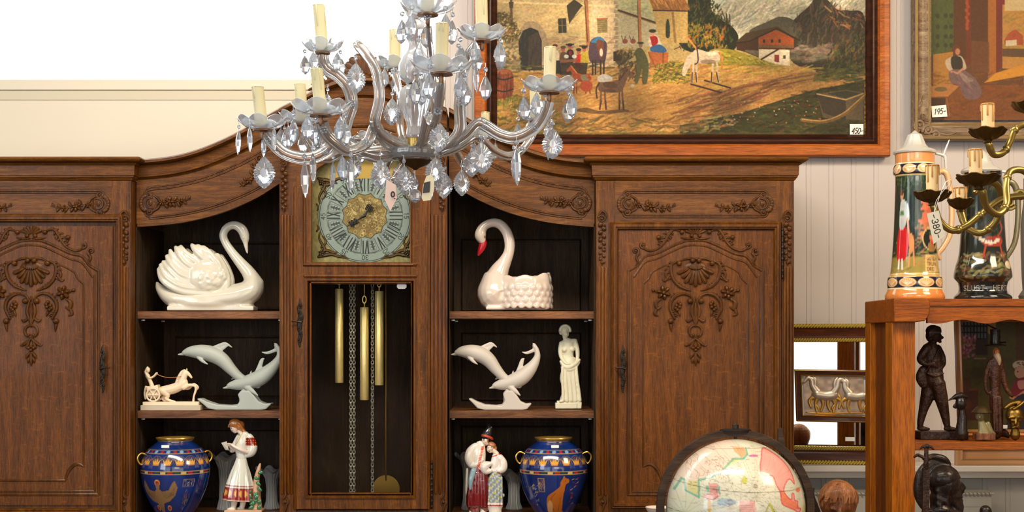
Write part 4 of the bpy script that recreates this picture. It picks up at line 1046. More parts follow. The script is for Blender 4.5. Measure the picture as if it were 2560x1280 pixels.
def chariot():
    F = Fr(0.10)
    t = thing('chariot_figurine', 'small ivory chariot and horse with driver, on a marble slab at the left shelf end', 'figurine', F(428, 1026))
    MB().fbox(F, 353, 1013, 502, 1026, -26, 26).build('marble_slab', 'marble', t, bevel=0.001)
    b = MB().fbox(F, 357, 1005, 496, 1013.4, -20, 20); b.build('plinth', 'alabaster', t, bevel=0.001)
    b = MB()
    b.stroke(F, [(400, 978, 11), (425, 974, 13), (445, 966, 12), (455, 958, 11)], 5, 12); b.stroke(F, [(448, 963, 12), (453, 947, 9.5), (458, 934, 8)], 4, 10)
    b.stroke(F, [(457, 931, 6.4), (464, 934, 5.2), (471, 941, 3.6), (474, 945, 3)], 4, 10); b.stroke(F, [(456, 926, 2.5), (450, 932, 4.6), (444, 942, 5), (438, 954, 4.4), (434, 962, 2)], 4, 8, 0.8)
    for d in (-5, 6):
        b.stroke(F, [(456, 970, 7, d), (470, 964, 4.5, d), (484, 966, 3.8, d), (486, 976, 3.4, d), (481, 992, 2.8, d), (480, 1006, 3.4, d)] if d < 0 else [(452, 968, 7, d), (466, 972, 4, d), (478, 962, 3.4, d), (489, 970, 3, d), (482, 978, 2.6, d)], 5, 8)
        b.stroke(F, [(404, 978, 10, d), (416, 990, 6, d), (412, 998, 4, d), (428, 1004, 3, d), (434, 1006, 3.4, d)] if d < 0 else [(402, 980, 9, d), (408, 992, 5, d), (400, 998, 4, d), (412, 1006, 3, d)], 5, 8)
    b.fball(F, 463, 925, 2, 3.4, 2, d=-3); b.stroke(F, [(396, 976, 3), (392, 990, 3), (396, 1000, 1.5)], 4, 8)
    organic('horse', b, 'alabaster', t, 0.0016, 2)
    b = MB(); b.stroke(F, [(378, 976, 7), (374, 962, 5.5), (369, 950, 5), (364, 940, 6)], 4, 10); b.fball(F, 365, 926, 6, 7.5, 6)
    b.stroke(F, [(364, 920, 3), (360, 930, 4), (361, 938, 3)], 3, 8)
    for d in (-4, 4): b.stroke(F, [(363, 938, 3.2, d), (370, 946, 2.8, d), (380, 942, 2.4, d), (387, 934, 2.4, d)], 4, 8)
    organic('driver', b, 'alabaster', t, 0.0014, 2)
    b = MB(); b.strip(F, [(364, 966), (378, 968), (392, 962)], [(366, 992), (382, 998), (398, 990)], -14, 14)
    b.stroke(F, [(360, 968, 3), (357, 985, 3), (359, 998, 3)], 3, 8); b.stroke(F, [(390, 990, 4), (400, 984, 4), (410, 978, 3)], 3, 8)
    organic('chariot_box', b, 'alabaster', t, 0.0016, 2)
    for d in (-17, 15):
        b = MB(); b.tube([F(382 + 16 * math.cos(a), 988 + 16 * math.sin(a), d) for a in [2 * PI * i / 24 for i in range(25)]], 2.4 * F.s, 8, caps=False)
        for i in range(6): a = i * PI / 3; b.stroke(F, [(382, 988, 1.8), (382 + 15 * math.cos(a), 988 + 15 * math.sin(a), 1.6)], 1, 6, 1, d, smooth=False)
        b.fball(F, 382, 988, 4, d=d); b.build('wheel', 'alabaster', t)
    b = MB(); b.stroke(F, [(387, 935, 0.8, -5), (402, 942, 0.8, -6), (424, 945, 0.8, -9), (450, 942, 0.8, -9)], 5, 6); b.build('reins', mat('rein_cord', (196, 128, 78), 0.5), t)
chariot()
[o for o in COL.objects if o.name == 'chariot_figurine'][0].location.x += .006
[o for o in COL.objects if o.name == 'dolphin_sculpture.001'][0].location.x += .006

def statuette():
    # plain draped standing figure
    F = Fr(0.16)
    t = thing('classical_statuette', 'cream statuette of a draped standing woman on a stepped block, right of the dolphins', 'statuette', F(1420, 1029))
    b = MB(); b.fbox(F, 1388, 1015, 1442, 1029, -18, 18); b.fprism(F, [(1436, 1029), (1436, 1012), (1446, 1004), (1454, 1014), (1453, 1029)], -16, 16); b.fbox(F, 1392, 1010, 1440, 1017, -14, 14); b.build('block', 'ivory_stone', t, bevel=0.002)
    b = MB()
    b.stroke(F, [(1412, 846, 7), (1413, 856, 5.5), (1420, 866, 8)], 3, 10)
    b.stroke(F, [(1402, 866, 5), (1416, 864, 8), (1438, 860, 6)], 4, 10); b.stroke(F, [(1420, 866, 14), (1421, 884, 14), (1422, 898, 12), (1422, 912, 17), (1423, 925, 22)], 5, 14, 0.7)
    b.fball(F, 1412, 882, 7.5, 7, 6, d=-6); b.fball(F, 1430, 881, 7.5, 7, 6, d=-6)
    b.stroke(F, [(1403, 868, 6), (1401, 885, 6), (1404, 902, 5.4, -4), (1414, 916, 4.4, -13), (1424, 918, 3.6, -15)], 5, 10); b.stroke(F, [(1438, 862, 6), (1443, 882, 6), (1444, 902, 5), (1440, 920, 4.6, -6), (1438, 930, 4, -12)], 5, 10)
    organic('figure', b, 'ivory_stone', t, 0.0018, 3)
    b = MB(); b.fball(F, 1413, 836, 11, 13, 11.5, n=14, m=10); b.fball(F, 1415, 842, 8, 10, 9, d=-3); b.stroke(F, [(1415, 836, 1.4, -11), (1415.5, 841, 2.2, -13)], 2, 8); b.fball(F, 1415, 846.5, 3, 1.1, 1, d=-11)
    for x in (1411, 1419): b.fball(F, x, 837, 1.8, 1, 1, d=-11)
    organic('head', b, 'ivory_stone', t, 0.0012, 1)
    h = MB()
    for i in range(12):
        a = PI * i / 11; h.fball(F, 1413 - 12.5 * math.cos(a), 835 - 13 * math.sin(a), 4.2, 4.2, 9, d=1)
    h.fball(F, 1404, 838, 7, 8, 8, d=5); organic('hair', h, 'ivory_stone', t, 0.0014, 1)
    b = MB()
    b.stroke(F, [(1424, 918, 22), (1424, 945, 21), (1428, 975, 20), (1430, 1010, 21)], 5, 16, 0.8)
    b.stroke(F, [(1402, 912, 4, -6), (1415, 926, 5, -14), (1432, 922, 5, -14), (1448, 908, 4, -4)], 5, 8); b.stroke(F, [(1404, 918, 4, -6), (1418, 932, 4.4, -14), (1436, 928, 4.4, -12), (1447, 914, 4, -4)], 5, 8)
    for i, x in enumerate((1406, 1414, 1423, 1432, 1440)):
        b.stroke(F, [(x, 926, 4, -12), (x + 1 + (i - 2), 955, 3.6, -14), (x + 4 + (i - 2) * 1.5, 985, 4, -14), (x + 5 + (i - 2) * 2, 1009, 5, -14)], 5, 8)
    b.stroke(F, [(1408, 930, 4, -6), (1404, 955, 5, -4), (1410, 980, 4, -6), (1404, 1010, 6, -8)], 4, 8); b.fball(F, 1402, 1011, 6, 4, 6, d=-14)
    organic('drapery', b, 'ivory_stone', t, 0.0019, 1)
statuette()

def egypt_vase(cx, cat, label):
    F = Fr(0.10)
    t = thing('egyptian_vase', label, 'vase', F(cx, 1298), 'blue and gold Egyptian style vases')
    prof = [(40, 1296), (44, 1292), (46, 1286), (62, 1260), (76, 1228), (83, 1200), (85.5, 1182), (85, 1166), (80, 1148), (70, 1130), (54, 1116), (46, 1110), (43, 1106), (44, 1101), (47, 1099), (46, 1097), (43, 1098), (40, 1103), (38, 1112)]
    pr = [(40, 1296)] + [tuple(p) for p in cr(prof[1:], 14)]
    cv = Cv(cx - 280, 1090, cx + 280, 1300, 0.7, (16, 42, 104))
    cv.noise(0.3, 8, 20)
    g = (206, 156, 70); red = (160, 34, 36); pale = (120, 160, 196)
    # neck bands
    for y, w in ((1125, 1.2), (1133, 1.4), (1176, 1.6), (1183, 1.6)): cv.line([(cx - 280, y), (cx + 280, y)], w, g)
    for k in range(-14, 15):
        x = cx + k * 20
        if k % 2: cv.ell(x, 1129, 4.5, 3.6, red)
        else: cv.poly([(x - 7, 1127), (x + 2, 1125.5), (x + 6, 1129), (x + 2, 1132.5), (x - 6, 1132)], pale)
    for k in range(-8, 9):
        x = cx + k * 31
        cv.ell(x, 1150, 17, 12, g, 0.35); cv.ell(x, 1151, 15, 11, (30, 36, 96))
        for q in range(-3, 4): cv.line([(x, 1160), (x + q * 4.6, 1141 + abs(q) * 1.4)], 1.0, g, 0.8)
        cv.poly([(x - 13, 1146), (x - 6, 1153), (x - 3, 1145), (x, 1154), (x + 3, 1143), (x + 6, 1153), (x + 13, 1146), (x + 8, 1160), (x - 8, 1160)], (218, 160, 66)); cv.line([(x - 8, 1161), (x + 8, 1161)], 1.6, (200, 110, 60))
        for q in range(4): cv.line([(x + 10 + q * 3.6, 1155), (x + 10 + q * 3.6, 1168)], 1.0, (150, 130, 150), 0.7)
    for k in range(-16, 17):
        x = cx + k * 17; cv.poly([(x, 1177), (x + 13, 1177), (x + 13, 1182), (x, 1182)], (red, (30, 60, 70), (200, 170, 120))[k % 3])
    if cat:
        c0 = cx + 12
        cv.poly([(cx - 44, 1184 + 8), (cx - 26, 1192), (cx - 26, 1226), (cx - 44, 1226)], g, 0.8); cv.poly([(cx - 42, 1194), (cx - 28, 1194), (cx - 28, 1224), (cx - 42, 1224)], (28, 50, 96))
        cv.dabs(24, (cx - 41, 1196, cx - 29, 1222), [(206, 170, 120), (150, 70, 60)], 7, 1.2, 1.2, 0.8)
        body = [(c0 + 12, 1186), (c0 + 16, 1192), (c0 + 24, 1194), (c0 + 27, 1202), (c0 + 18, 1208), (c0 + 16, 1222), (c0 + 14, 1240), (c0 + 18, 1272), (c0 + 24, 1279), (c0 - 32, 1280), (c0 - 38, 1262), (c0 - 32, 1238), (c0 - 12, 1224), (c0 + 2, 1212), (c0 + 4, 1200), (c0 + 8, 1194)]
        cv.blobp(body, (176, 98, 34)); cv.curve([(c0 - 10, 1230), (c0 - 22, 1246), (c0 - 14, 1276)], 1.2, (110, 56, 24)); cv.line([(c0 + 6, 1240), (c0 + 4, 1276)], 1.2, (110, 56, 24))
        cv.blobp([(c0 - 36, 1262), (c0 - 28, 1248), (c0 - 18, 1256), (c0 - 20, 1280), (c0 - 36, 1280)], (206, 160, 110), 0.8); cv.ell(c0 + 16, 1199, 1.2, 1, (50, 30, 20))
        cv.poly([(cx - 60, 1279), (cx + 66, 1279), (cx + 66, 1288), (cx - 60, 1288)], red); cv.dabs(30, (cx - 66, 1210, cx - 46, 1262), [g, pale], 6, 1.2, 0.4, 1); cv.dabs(26, (cx + 46, 1190, cx + 70, 1262), [g, red], 6, 1.4, 0.4, 1)
    else:
        br = (132, 100, 66)
        c0 = cx - 28
        cv.ell(c0, 1204, 8, 8.5, g); cv.ell(c0, 1205, 6, 6.4, (170, 40, 36))
        wing = [(c0, 1216), (c0 + 12, 1226), (c0 + 30, 1222), (c0 + 40, 1204), (c0 + 46, 1198), (c0 + 54, 1216), (c0 + 48, 1236), (c0 + 32, 1250), (c0 + 12, 1256), (c0 + 8, 1270), (c0 + 6, 1286), (c0 - 6, 1286), (c0 - 8, 1270), (c0 - 12, 1256)]
        cv.poly(wing, br); cv.poly([(2 * c0 - p[0] + 0, p[1]) for p in wing], br)
        for q in range(9):
            for sg in (-1, 1): cv.curve([(c0 + sg * (10 + q * 3), 1228), (c0 + sg * (24 + q * 2.4), 1242 - q), (c0 + sg * (48 - q * 0.4), 1212 + q * 3)], 0.8, (92, 72, 56), 0.6)
        cv.ell(c0, 1213, 6, 8, br); cv.ell(c0 - 15, 1268, 6, 7, g); cv.ell(c0 - 15, 1268, 4, 5, red); cv.ell(c0 + 28, 1268, 7, 7, g); cv.ell(c0 + 28, 1268, 5, 5, red)
        cv.line([(cx + 41, 1196), (cx + 71, 1196), (cx + 68, 1214), (cx + 40, 1214), (cx + 41, 1196)], 1.4, (190, 140, 90)); cv.dabs(18, (cx + 44, 1198, cx + 66, 1212), [(190, 150, 110), (120, 110, 130)], 6, 1.2, 1.0, 1)
        cv.dabs(50, [(cx + 46, 1224), (cx + 62, 1222), (cx + 60, 1250), (cx + 44, 1282), (cx + 34, 1282)], [g, (150, 120, 110), (190, 80, 50)], 8, 1.8, 1.3, 0.5)
    Rm = 86.0; n = 300
    def colr(co):
        px, py, d = F.inv(co); a = np.arctan2(px - cx, -d)
        r_ = np.hypot(px - cx, d)
        c = cv.sample(cx + a * Rm, py); top = (py < 1105.5); c[top] = (214, 164, 72); ins = (py >= 1105.5) & (r_ < 40.5) & (py < 1115); c[ins] = (20, 20, 30)
        return c
    b = MB().flathe(F, cx, pr, n); b.build('body', 'glaze', t, color=colr)
    b = MB().flathe(F, cx, [(43, 1105), (46, 1102), (47.5, 1099), (47, 1097), (44, 1096.5), (42.5, 1099), (42.5, 1103)], 48, caps=(False, False)); b.build('rim', 'gold', t)
    for sg in (-1, 1):
        h = MB(); th_ = 0.5 if not cat else 0.0
        h.tube([F(cx + sg * (77 + p[0] * .95) * math.cos(th_), p[1], sg * (77 + p[0] * .95) * math.sin(th_)) for p in [tuple(q) for q in cr([(-2, 1137), (8, 1134), (17, 1142), (17, 1152), (10, 1162), (4, 1160), (2, 1152)], 4)]], 2.2 * F.s, 8); h.build('handle', 'gold', t)
    b = MB(); a = -0.18 if not cat else 0.03; y0 = 1113
    c = F(cx + math.sin(a) * 60, 1116.5, -math.cos(a) * 58); b.box((c.x - 0.0125, c.y - 0.004, c.z - 0.0048), (c.x + 0.0125, c.y + 0.002, c.z + 0.0048)); b.build('price_sticker', 'white_tin', t, bevel=0.002)
egypt_vase(438, False, 'blue vase with golden lotus band and winged bird, bottom shelf at left')
egypt_vase(1384, True, 'blue vase with golden lotus band and seated cat, bottom shelf at right')

def ruffled_vase(cx, y, r, dd, label, yb=1298):
    F = Fr(0.28); t = None
    b = MB(); H = yb - y
    prof = [(r * 0.45, yb), (r * 0.5, yb - 3), (r * 0.36, yb - H * 0.2), (r * 0.33, yb - H * 0.5), (r * 0.4, yb - H * 0.75), (r * 0.62, yb - H * 0.92), (r, y), (r * 0.97, y + 0.5), (r * 0.58, y + H * 0.1), (r * 0.34, y + H * 0.3)]
    k = len(prof)
    def md(a, i):
        f = {5: 0.3, 6: 1, 7: 1, 8: 0.3}.get(i, 0)
        return (1 + 0.10 * f * math.sin(7 * a) + (0.035 * math.cos(18 * a) if i < 6 else 0), 0.007 * f * math.sin(7 * a + 1))
    b.flathe(F, cx, prof, 72, md, dd)
    o = b.build('ruffled_vase', 'ruffle', None); tag(o, label, 'vase', 'grey-white ruffled vases at the back of the bottom shelves')
M['ruffle'] = mat('grey_white_glaze', (168, 170, 168), 0.3, coat=0.3)
ruffled_vase(563, 1160, 42, 0, 'grey-white fluted vase with ruffled rim behind the girl figurine, to its left')
ruffled_vase(676, 1196, 40, 20, 'low fluted vase with ruffled rim behind the tree stump of the girl figurine')
ruffled_vase(1168, 1160, 30, 10, 'fluted vase with ruffled rim, mostly hidden behind the embracing couple')
ruffled_vase(1285, 1204, 42, 10, 'fluted vase with ruffled rim between the couple and the cat vase')

def girl():
    F = Fr(0.10)
    t = thing('girl_figurine', 'porcelain girl reading, white dress with red embroidered hem, beside a tree stump', 'figurine', F(600, 1298))
    skin = (226, 208, 192); white = (226, 222, 210); red = (140, 26, 22)
    def face(co):
        px, py, d = F.inv(co); c = np.ones((len(px), 3)) * skin
        def spot(x, y, rx, ry, col):
            m = ((px - x) / rx) ** 2 + ((py - y) / ry) ** 2 < 1; c[m & (d < 0)] = col
        spot(581, 1090, 2.6, 1.0, (70, 50, 44)); spot(590, 1087, 3, 1.0, (70, 50, 44)); spot(589, 1084, 4, 0.7, (150, 100, 80)); spot(586.5, 1099, 2.2, 1.2, (196, 80, 80)); spot(595, 1095, 3.4, 2.6, (236, 190, 176))
        return c
    b = MB(); b.fball(F, 586, 1089, 11, 14, 11.5, ang=22, n=16, m=12); b.fball(F, 588, 1098, 6, 5, 6, d=-3); b.stroke(F, [(583, 1088, 1.2, -9.5), (582, 1093, 1.7, -11)], 3, 8); b.fball(F, 586, 1099.5, 2.4, 1.2, 1.2, d=-9.6)
    b.stroke(F, [(594, 1094, 6), (603, 1104, 5.6), (610, 1112, 7)], 4, 10); organic('head', b, 'glaze', t, 0.0011, 1, face)
    b = MB(); b.fball(F, 588, 1079, 16, 14, 15, ang=-10, n=16, m=12); b.fball(F, 600, 1084, 11, 13, 13, ang=-35); b.stroke(F, [(572, 1086, 3), (578, 1080, 5), (590, 1078, 6), (602, 1088, 6), (610, 1098, 5), (612, 1106, 3)], 5, 8)
    for i in range(5): b.stroke(F, [(574 + i * 3, 1082 - i * 2, 2.2, -11 + i), (588 + i * 3, 1073 + i, 2.4, -12), (604 + i, 1082 + i * 2, 2.2, -9)], 4, 6)
    organic('hair', b, mat('hair_glaze', (206, 128, 62), 0.2, coat=0.7), t, 0.0013, 1)
    def top(co):
        px, py, d = F.inv(co); c = np.ones((len(px), 3)) * white
        m = (py > 1113) & (py < 1134) & (px > 616); c[m] = red
        m2 = m & (((px * 0.9).astype(int) % 5 < 2) & ((py * 0.8).astype(int) % 5 < 2)); c[m2] = (216, 150, 60)
        m = (np.abs((px - 606) - (py - 1104) * -0.5) < 1.2) & (py < 1130) & (d < 0); c[m] = (206, 180, 80); return c
    b = MB(); b.stroke(F, [(612, 1110, 13), (606, 1125, 16), (602, 1142, 15), (603, 1156, 13), (604, 1168, 12)], 5, 14, 0.85)
    b.stroke(F, [(624, 1112, 9), (630, 1124, 10.5), (632, 1138, 12), (628, 1150, 12), (620, 1156, 9)], 5, 12); b.stroke(F, [(596, 1112, 8, 8), (588, 1130, 9, 10), (580, 1144, 9, 6)], 4, 10)
    organic('bodice', b, 'glaze', t, 0.0016, 2, top)
    b = MB(); b.stroke(F, [(620, 1150, 6, -6), (604, 1143, 5, -14), (590, 1136, 4.4, -14), (582, 1131, 4, -12)], 4, 10); b.stroke(F, [(584, 1146, 5, 2), (578, 1138, 4, -4), (574, 1131, 3.6, -8)], 3, 8)
    for i in range(4): b.stroke(F, [(580, 1129 + i * 1.6, 1.6, -12 + i), (574, 1127 + i * 2, 1.4, -14 + i), (570, 1129 + i * 2, 1.2, -13 + i)], 3, 6)
    organic('hand', b, mat('skin_glaze', skin, 0.15, coat=0.7), t, 0.0011, 1)
    b = MB(); b.add([F(555, 1126, -10), F(570, 1122, -14), F(574, 1144, -10), F(564, 1143, -6), F(555, 1127.5, -8), F(570, 1123.5, -12), F(574, 1145.5, -8), F(564, 1144.5, -4)], [(0, 1, 2, 3), (7, 6, 5, 4), (0, 4, 5, 1), (1, 5, 6, 2), (2, 6, 7, 3), (3, 7, 4, 0)]); b.build('booklet', 'porcelain', t, smooth=False)
    def skirt(co):
        px, py, d = F.inv(co); c = np.ones((len(px), 3)) * (222, 222, 208); sl = py - (px - 600) * 0.07
        c[(sl > 1232) & (sl < 1236)] = red; c[(sl > 1237.5)] = red; u = np.arctan2(px - 600, -d) * 30
        f = (np.abs((u % 14) - 7) < 3) & (np.abs(sl - 1252) < 4.4); c[f] = (214, 150, 52); f = (np.abs((u % 14) - 7) < 1.2) & (np.abs(sl - 1252) < 7); c[f] = (224, 180, 80); c[sl > 1267] = (200, 150, 120); return c
    b = MB(); pr = [(10, 1158), (13, 1166), (17, 1180), (24, 1200), (30, 1222), (35, 1245), (38, 1268), (35, 1269), (10, 1262)]
    c0 = F(0, HY)
    vs = []; n = 72
    for i, (r, y) in enumerate([tuple(p) for p in cr(pr, 8)]):
        cxx = 604 - (y - 1158) * 0.07
        for j in range(n):
            a = 2 * PI * j / n; q = 1 + (0.06 * math.cos(9 * a) + 0.03 * math.cos(17 * a)) * min(1, max(0, (y - 1165) / 60)); vs.append(F(cxx + r * q * math.cos(a), y + r * 0.07 * math.cos(a), r * q * 0.75 * math.sin(a)))
    m_ = len(vs) // n; b.add(vs, [(i * n + j, i * n + (j + 1) % n, (i + 1) * n + (j + 1) % n, (i + 1) * n + j) for i in range(m_ - 1) for j in range(n)] + [tuple(range(n))])
    b.build('skirt', 'glaze', t, color=skirt)
    b = MB()
    for x, d in ((590, -8), (610, 4)): b.stroke(F, [(x, 1260, 9, d), (x - 4, 1280, 8, d), (x - 6, 1292, 6, d)], 4, 10)
    b.fball(F, 580, 1292, 12, 5, 7, d=-10); b.fball(F, 600, 1292, 12, 5, 7, d=2); organic('legs', b, 'porcelain', t, 0.002, 2)
    b = MB(); b.stroke(F, [(640, 1296, 16, 4), (640, 1250, 11, 4), (641, 1220, 8, 4), (646, 1196, 6, 2), (650, 1180, 3, 2)], 5, 10); b.fbox(F, 566, 1292, 660, 1298, -30, 30); organic('tree_stump', b, mat('stump_glaze', (206, 160, 122), 0.3, coat=0.4), t, 0.002, 2)
    b = MB()
    for i in range(16):
        x, y = RND.uniform(624, 652), RND.uniform(1238, 1290)
        if i < 6: x, y = 646 + RND.uniform(-5, 8), 1200 + i * 14
        b.fball(F, x, y, 7, 4.6, 2.4, d=-14 - RND.uniform(0, 4), ang=RND.uniform(-70, 70), n=8, m=5)
    b.build('leaves', mat('leaf_glaze', (50, 116, 72), 0.2, coat=0.6), t)
girl()

def couple():
    F = Fr(0.10)
    t = thing('couple_figurine', 'porcelain couple embracing, man in tall black hat and woman in patterned skirt', 'figurine', F(1216, 1298))
    skin = (224, 204, 182)
    def spots(base, S):
        def f(co):
            px, py, d = F.inv(co); c = np.ones((len(px), 3)) * base
            for x, y, rx, ry, col in S: c[(((px - x) / rx) ** 2 + ((py - y) / ry) ** 2 < 1) & (d < 2)] = col
            return c
        return f
    b = MB(); b.fball(F, 1213, 1109, 9, 12.5, 10, ang=-14, n=14, m=10); b.fball(F, 1215, 1117, 5.5, 5, 6, d=-2); b.stroke(F, [(1215, 1108, 1.1, -8.6), (1216.5, 1113, 1.6, -9.6)], 3, 8); b.stroke(F, [(1210, 1116, 5), (1207, 1124, 6)], 2, 10)
    organic('man_head', b, 'glaze', t, 0.0011, 1, spots(skin, [(1210, 1107.5, 2.6, 0.9, (50, 40, 34)), (1219, 1109.5, 2.2, 0.9, (50, 40, 34)), (1210, 1104.5, 3.2, 0.6, (50, 40, 34)), (1214, 1119, 2.4, 0.9, (180, 80, 70))]))
    b = MB(); b.stroke(F, [(1215, 1098, 12), (1219, 1090, 11.5), (1222, 1080, 8), (1222, 1072, 5)], 4, 12); b.stroke(F, [(1226, 1084, 5), (1228, 1076, 4)], 2, 8)
    organic('hat', b, mat('hat_glaze', (40, 40, 44), 0.2, coat=0.7), t, 0.0012, 1)
    b = MB(); b.tube([F(1218 + 12.5 * math.cos(a), 1101 + 3.4 * math.sin(a) + math.cos(a) * 4, 12 * math.sin(a)) for a in [2 * PI * i / 20 for i in range(21)]], 3.2 * F.s, 8, caps=False); b.build('hat_band', mat('band_glaze', (196, 66, 34), 0.25, coat=0.6), t)
    sh = lambda co: _shirt(F, co)
    b = MB(); b.stroke(F, [(1200, 1122, 13), (1198, 1140, 17), (1197, 1160, 17), (1200, 1180, 15)], 5, 14, 0.8)
    b.stroke(F, [(1188, 1124, 10), (1177, 1138, 13), (1174, 1156, 13), (1180, 1170, 10), (1192, 1168, 7, -8), (1206, 1156, 5, -12)], 5, 12); organic('shirt', b, 'glaze', t, 0.0016, 2, sh)
    b = MB(); b.stroke(F, [(1196, 1176, 15), (1190, 1200, 17), (1186, 1230, 18), (1184, 1262, 19), (1186, 1278, 16)], 5, 14, 0.8); b.stroke(F, [(1206, 1176, 12), (1210, 1210, 13), (1212, 1250, 15), (1212, 1276, 13)], 5, 12, 0.8)
    for i in range(6): b.stroke(F, [(1180 + i * 6, 1190, 3, -12), (1174 + i * 7.4, 1230, 3.4, -15), (1172 + i * 8, 1270, 3.6, -15)], 4, 6)
    organic('trousers', b, mat('wine_glaze', (108, 18, 18), 0.18, coat=0.7), t, 0.0018, 1)
    b = MB(); b.stroke(F, [(1184, 1184, 8, -10), (1178, 1205, 7, -16), (1176, 1228, 4, -16)], 4, 8); organic('sash', b, mat('sash_glaze', (134, 160, 172), 0.2, coat=0.6), t, 0.0014, 1)
    b = MB(); b.stroke(F, [(1168, 1180, 3, 6), (1166, 1230, 4, 8), (1168, 1246, 3, 8)], 3, 8); b.stroke(F, [(1180, 1276, 8), (1180, 1292, 8)], 2, 8); b.stroke(F, [(1208, 1276, 8), (1208, 1292, 8)], 2, 8); b.fbox(F, 1160, 1291, 1270, 1298, -30, 26); organic('base', b, 'porcelain', t, 0.002, 2)
    b = MB(); b.fball(F, 1226, 1128, 9, 11.5, 10, ang=-25, n=14, m=10); b.fball(F, 1226, 1136, 5, 4.6, 5, d=-3); b.stroke(F, [(1223, 1128, 1.1, -8.8), (1222.4, 1132, 1.5, -10)], 3, 8); b.stroke(F, [(1234, 1134, 6), (1242, 1143, 7)], 2, 10)
    organic('woman_head', b, 'glaze', t, 0.0011, 1, spots(skin, [(1220, 1127, 2, 0.9, (60, 44, 34)), (1228, 1125.5, 2.4, 0.9, (60, 44, 34)), (1224, 1136.5, 2, 1, (190, 60, 60)), (1231, 1132, 2.6, 2, (236, 190, 170))]))
    b = MB(); b.fball(F, 1229, 1121, 11.5, 9, 11.5, ang=-25, n=14, m=10, d=2); b.fball(F, 1237, 1130, 6, 9, 8, d=4); organic('woman_hair', b, mat('brown_hair_glaze', (168, 110, 76), 0.25, coat=0.6), t, 0.0012, 1)
    def bl(co):
        px, py, d = F.inv(co); c = np.ones((len(px), 3)) * (226, 216, 208); c[(np.abs((py - 1146) + (px - 1240) * 0.3) < 1.5)] = (214, 96, 84); c[(np.abs(px - 1246) < 3.5) & (py > 1186)] = (214, 110, 80); return c
    b = MB(); b.stroke(F, [(1240, 1148, 10), (1238, 1165, 12), (1238, 1180, 12), (1240, 1192, 13)], 4, 12, 0.85)
    b.stroke(F, [(1250, 1150, 8), (1257, 1164, 11), (1256, 1178, 12), (1248, 1184, 9, -6)], 4, 12); b.stroke(F, [(1226, 1166, 6, -8), (1212, 1172, 12, -10), (1214, 1184, 10, -10), (1224, 1184, 7, -10)], 4, 12)
    organic('blouse', b, 'glaze', t, 0.0016, 2, bl)
    def sk(co):
        px, py, d = F.inv(co); c = np.ones((len(px), 3)) * (132, 142, 146); i = ((px / 5).astype(int) + (py / 5).astype(int)) % 3; c[i == 1] = (176, 184, 180); c[(((px + py) / 6).astype(int) % 4 == 0) & (((px - py) / 5).astype(int) % 3 == 0)] = (196, 186, 70)
        c[py > 1262] = (226, 216, 208); c[(py > 1268) & (py < 1271)] = (200, 70, 70); return c
    b = MB(); b.stroke(F, [(1240, 1184, 13), (1238, 1210, 19), (1237, 1245, 21), (1237, 1272, 21)], 5, 16, 0.8); 
    for i in range(5): b.stroke(F, [(1226 + i * 7, 1200, 3, -14), (1222 + i * 8, 1268, 3.4, -17)], 3, 6)
    organic('patterned_skirt', b, 'glaze', t, 0.0016, 1, sk)
    b = MB()
    for x in (1228, 1248): b.stroke(F, [(x, 1268, 7), (x, 1290, 6)], 2, 8)
    b.fball(F, 1258, 1246, 4, 5, 4); organic('woman_legs', b, 'porcelain', t, 0.002, 1)
def _shirt(F, co):
    px, py, d = F.inv(co); c = np.ones((len(px), 3)) * (226, 218, 206)
    m = (np.abs(px - (1207 - (py - 1125) * 0.22)) < 3.4) & (py > 1122) & (d < 0); c[m] = (216, 96, 66); c[m & ((py.astype(int) % 4) < 1)] = (238, 220, 200); return c
couple()

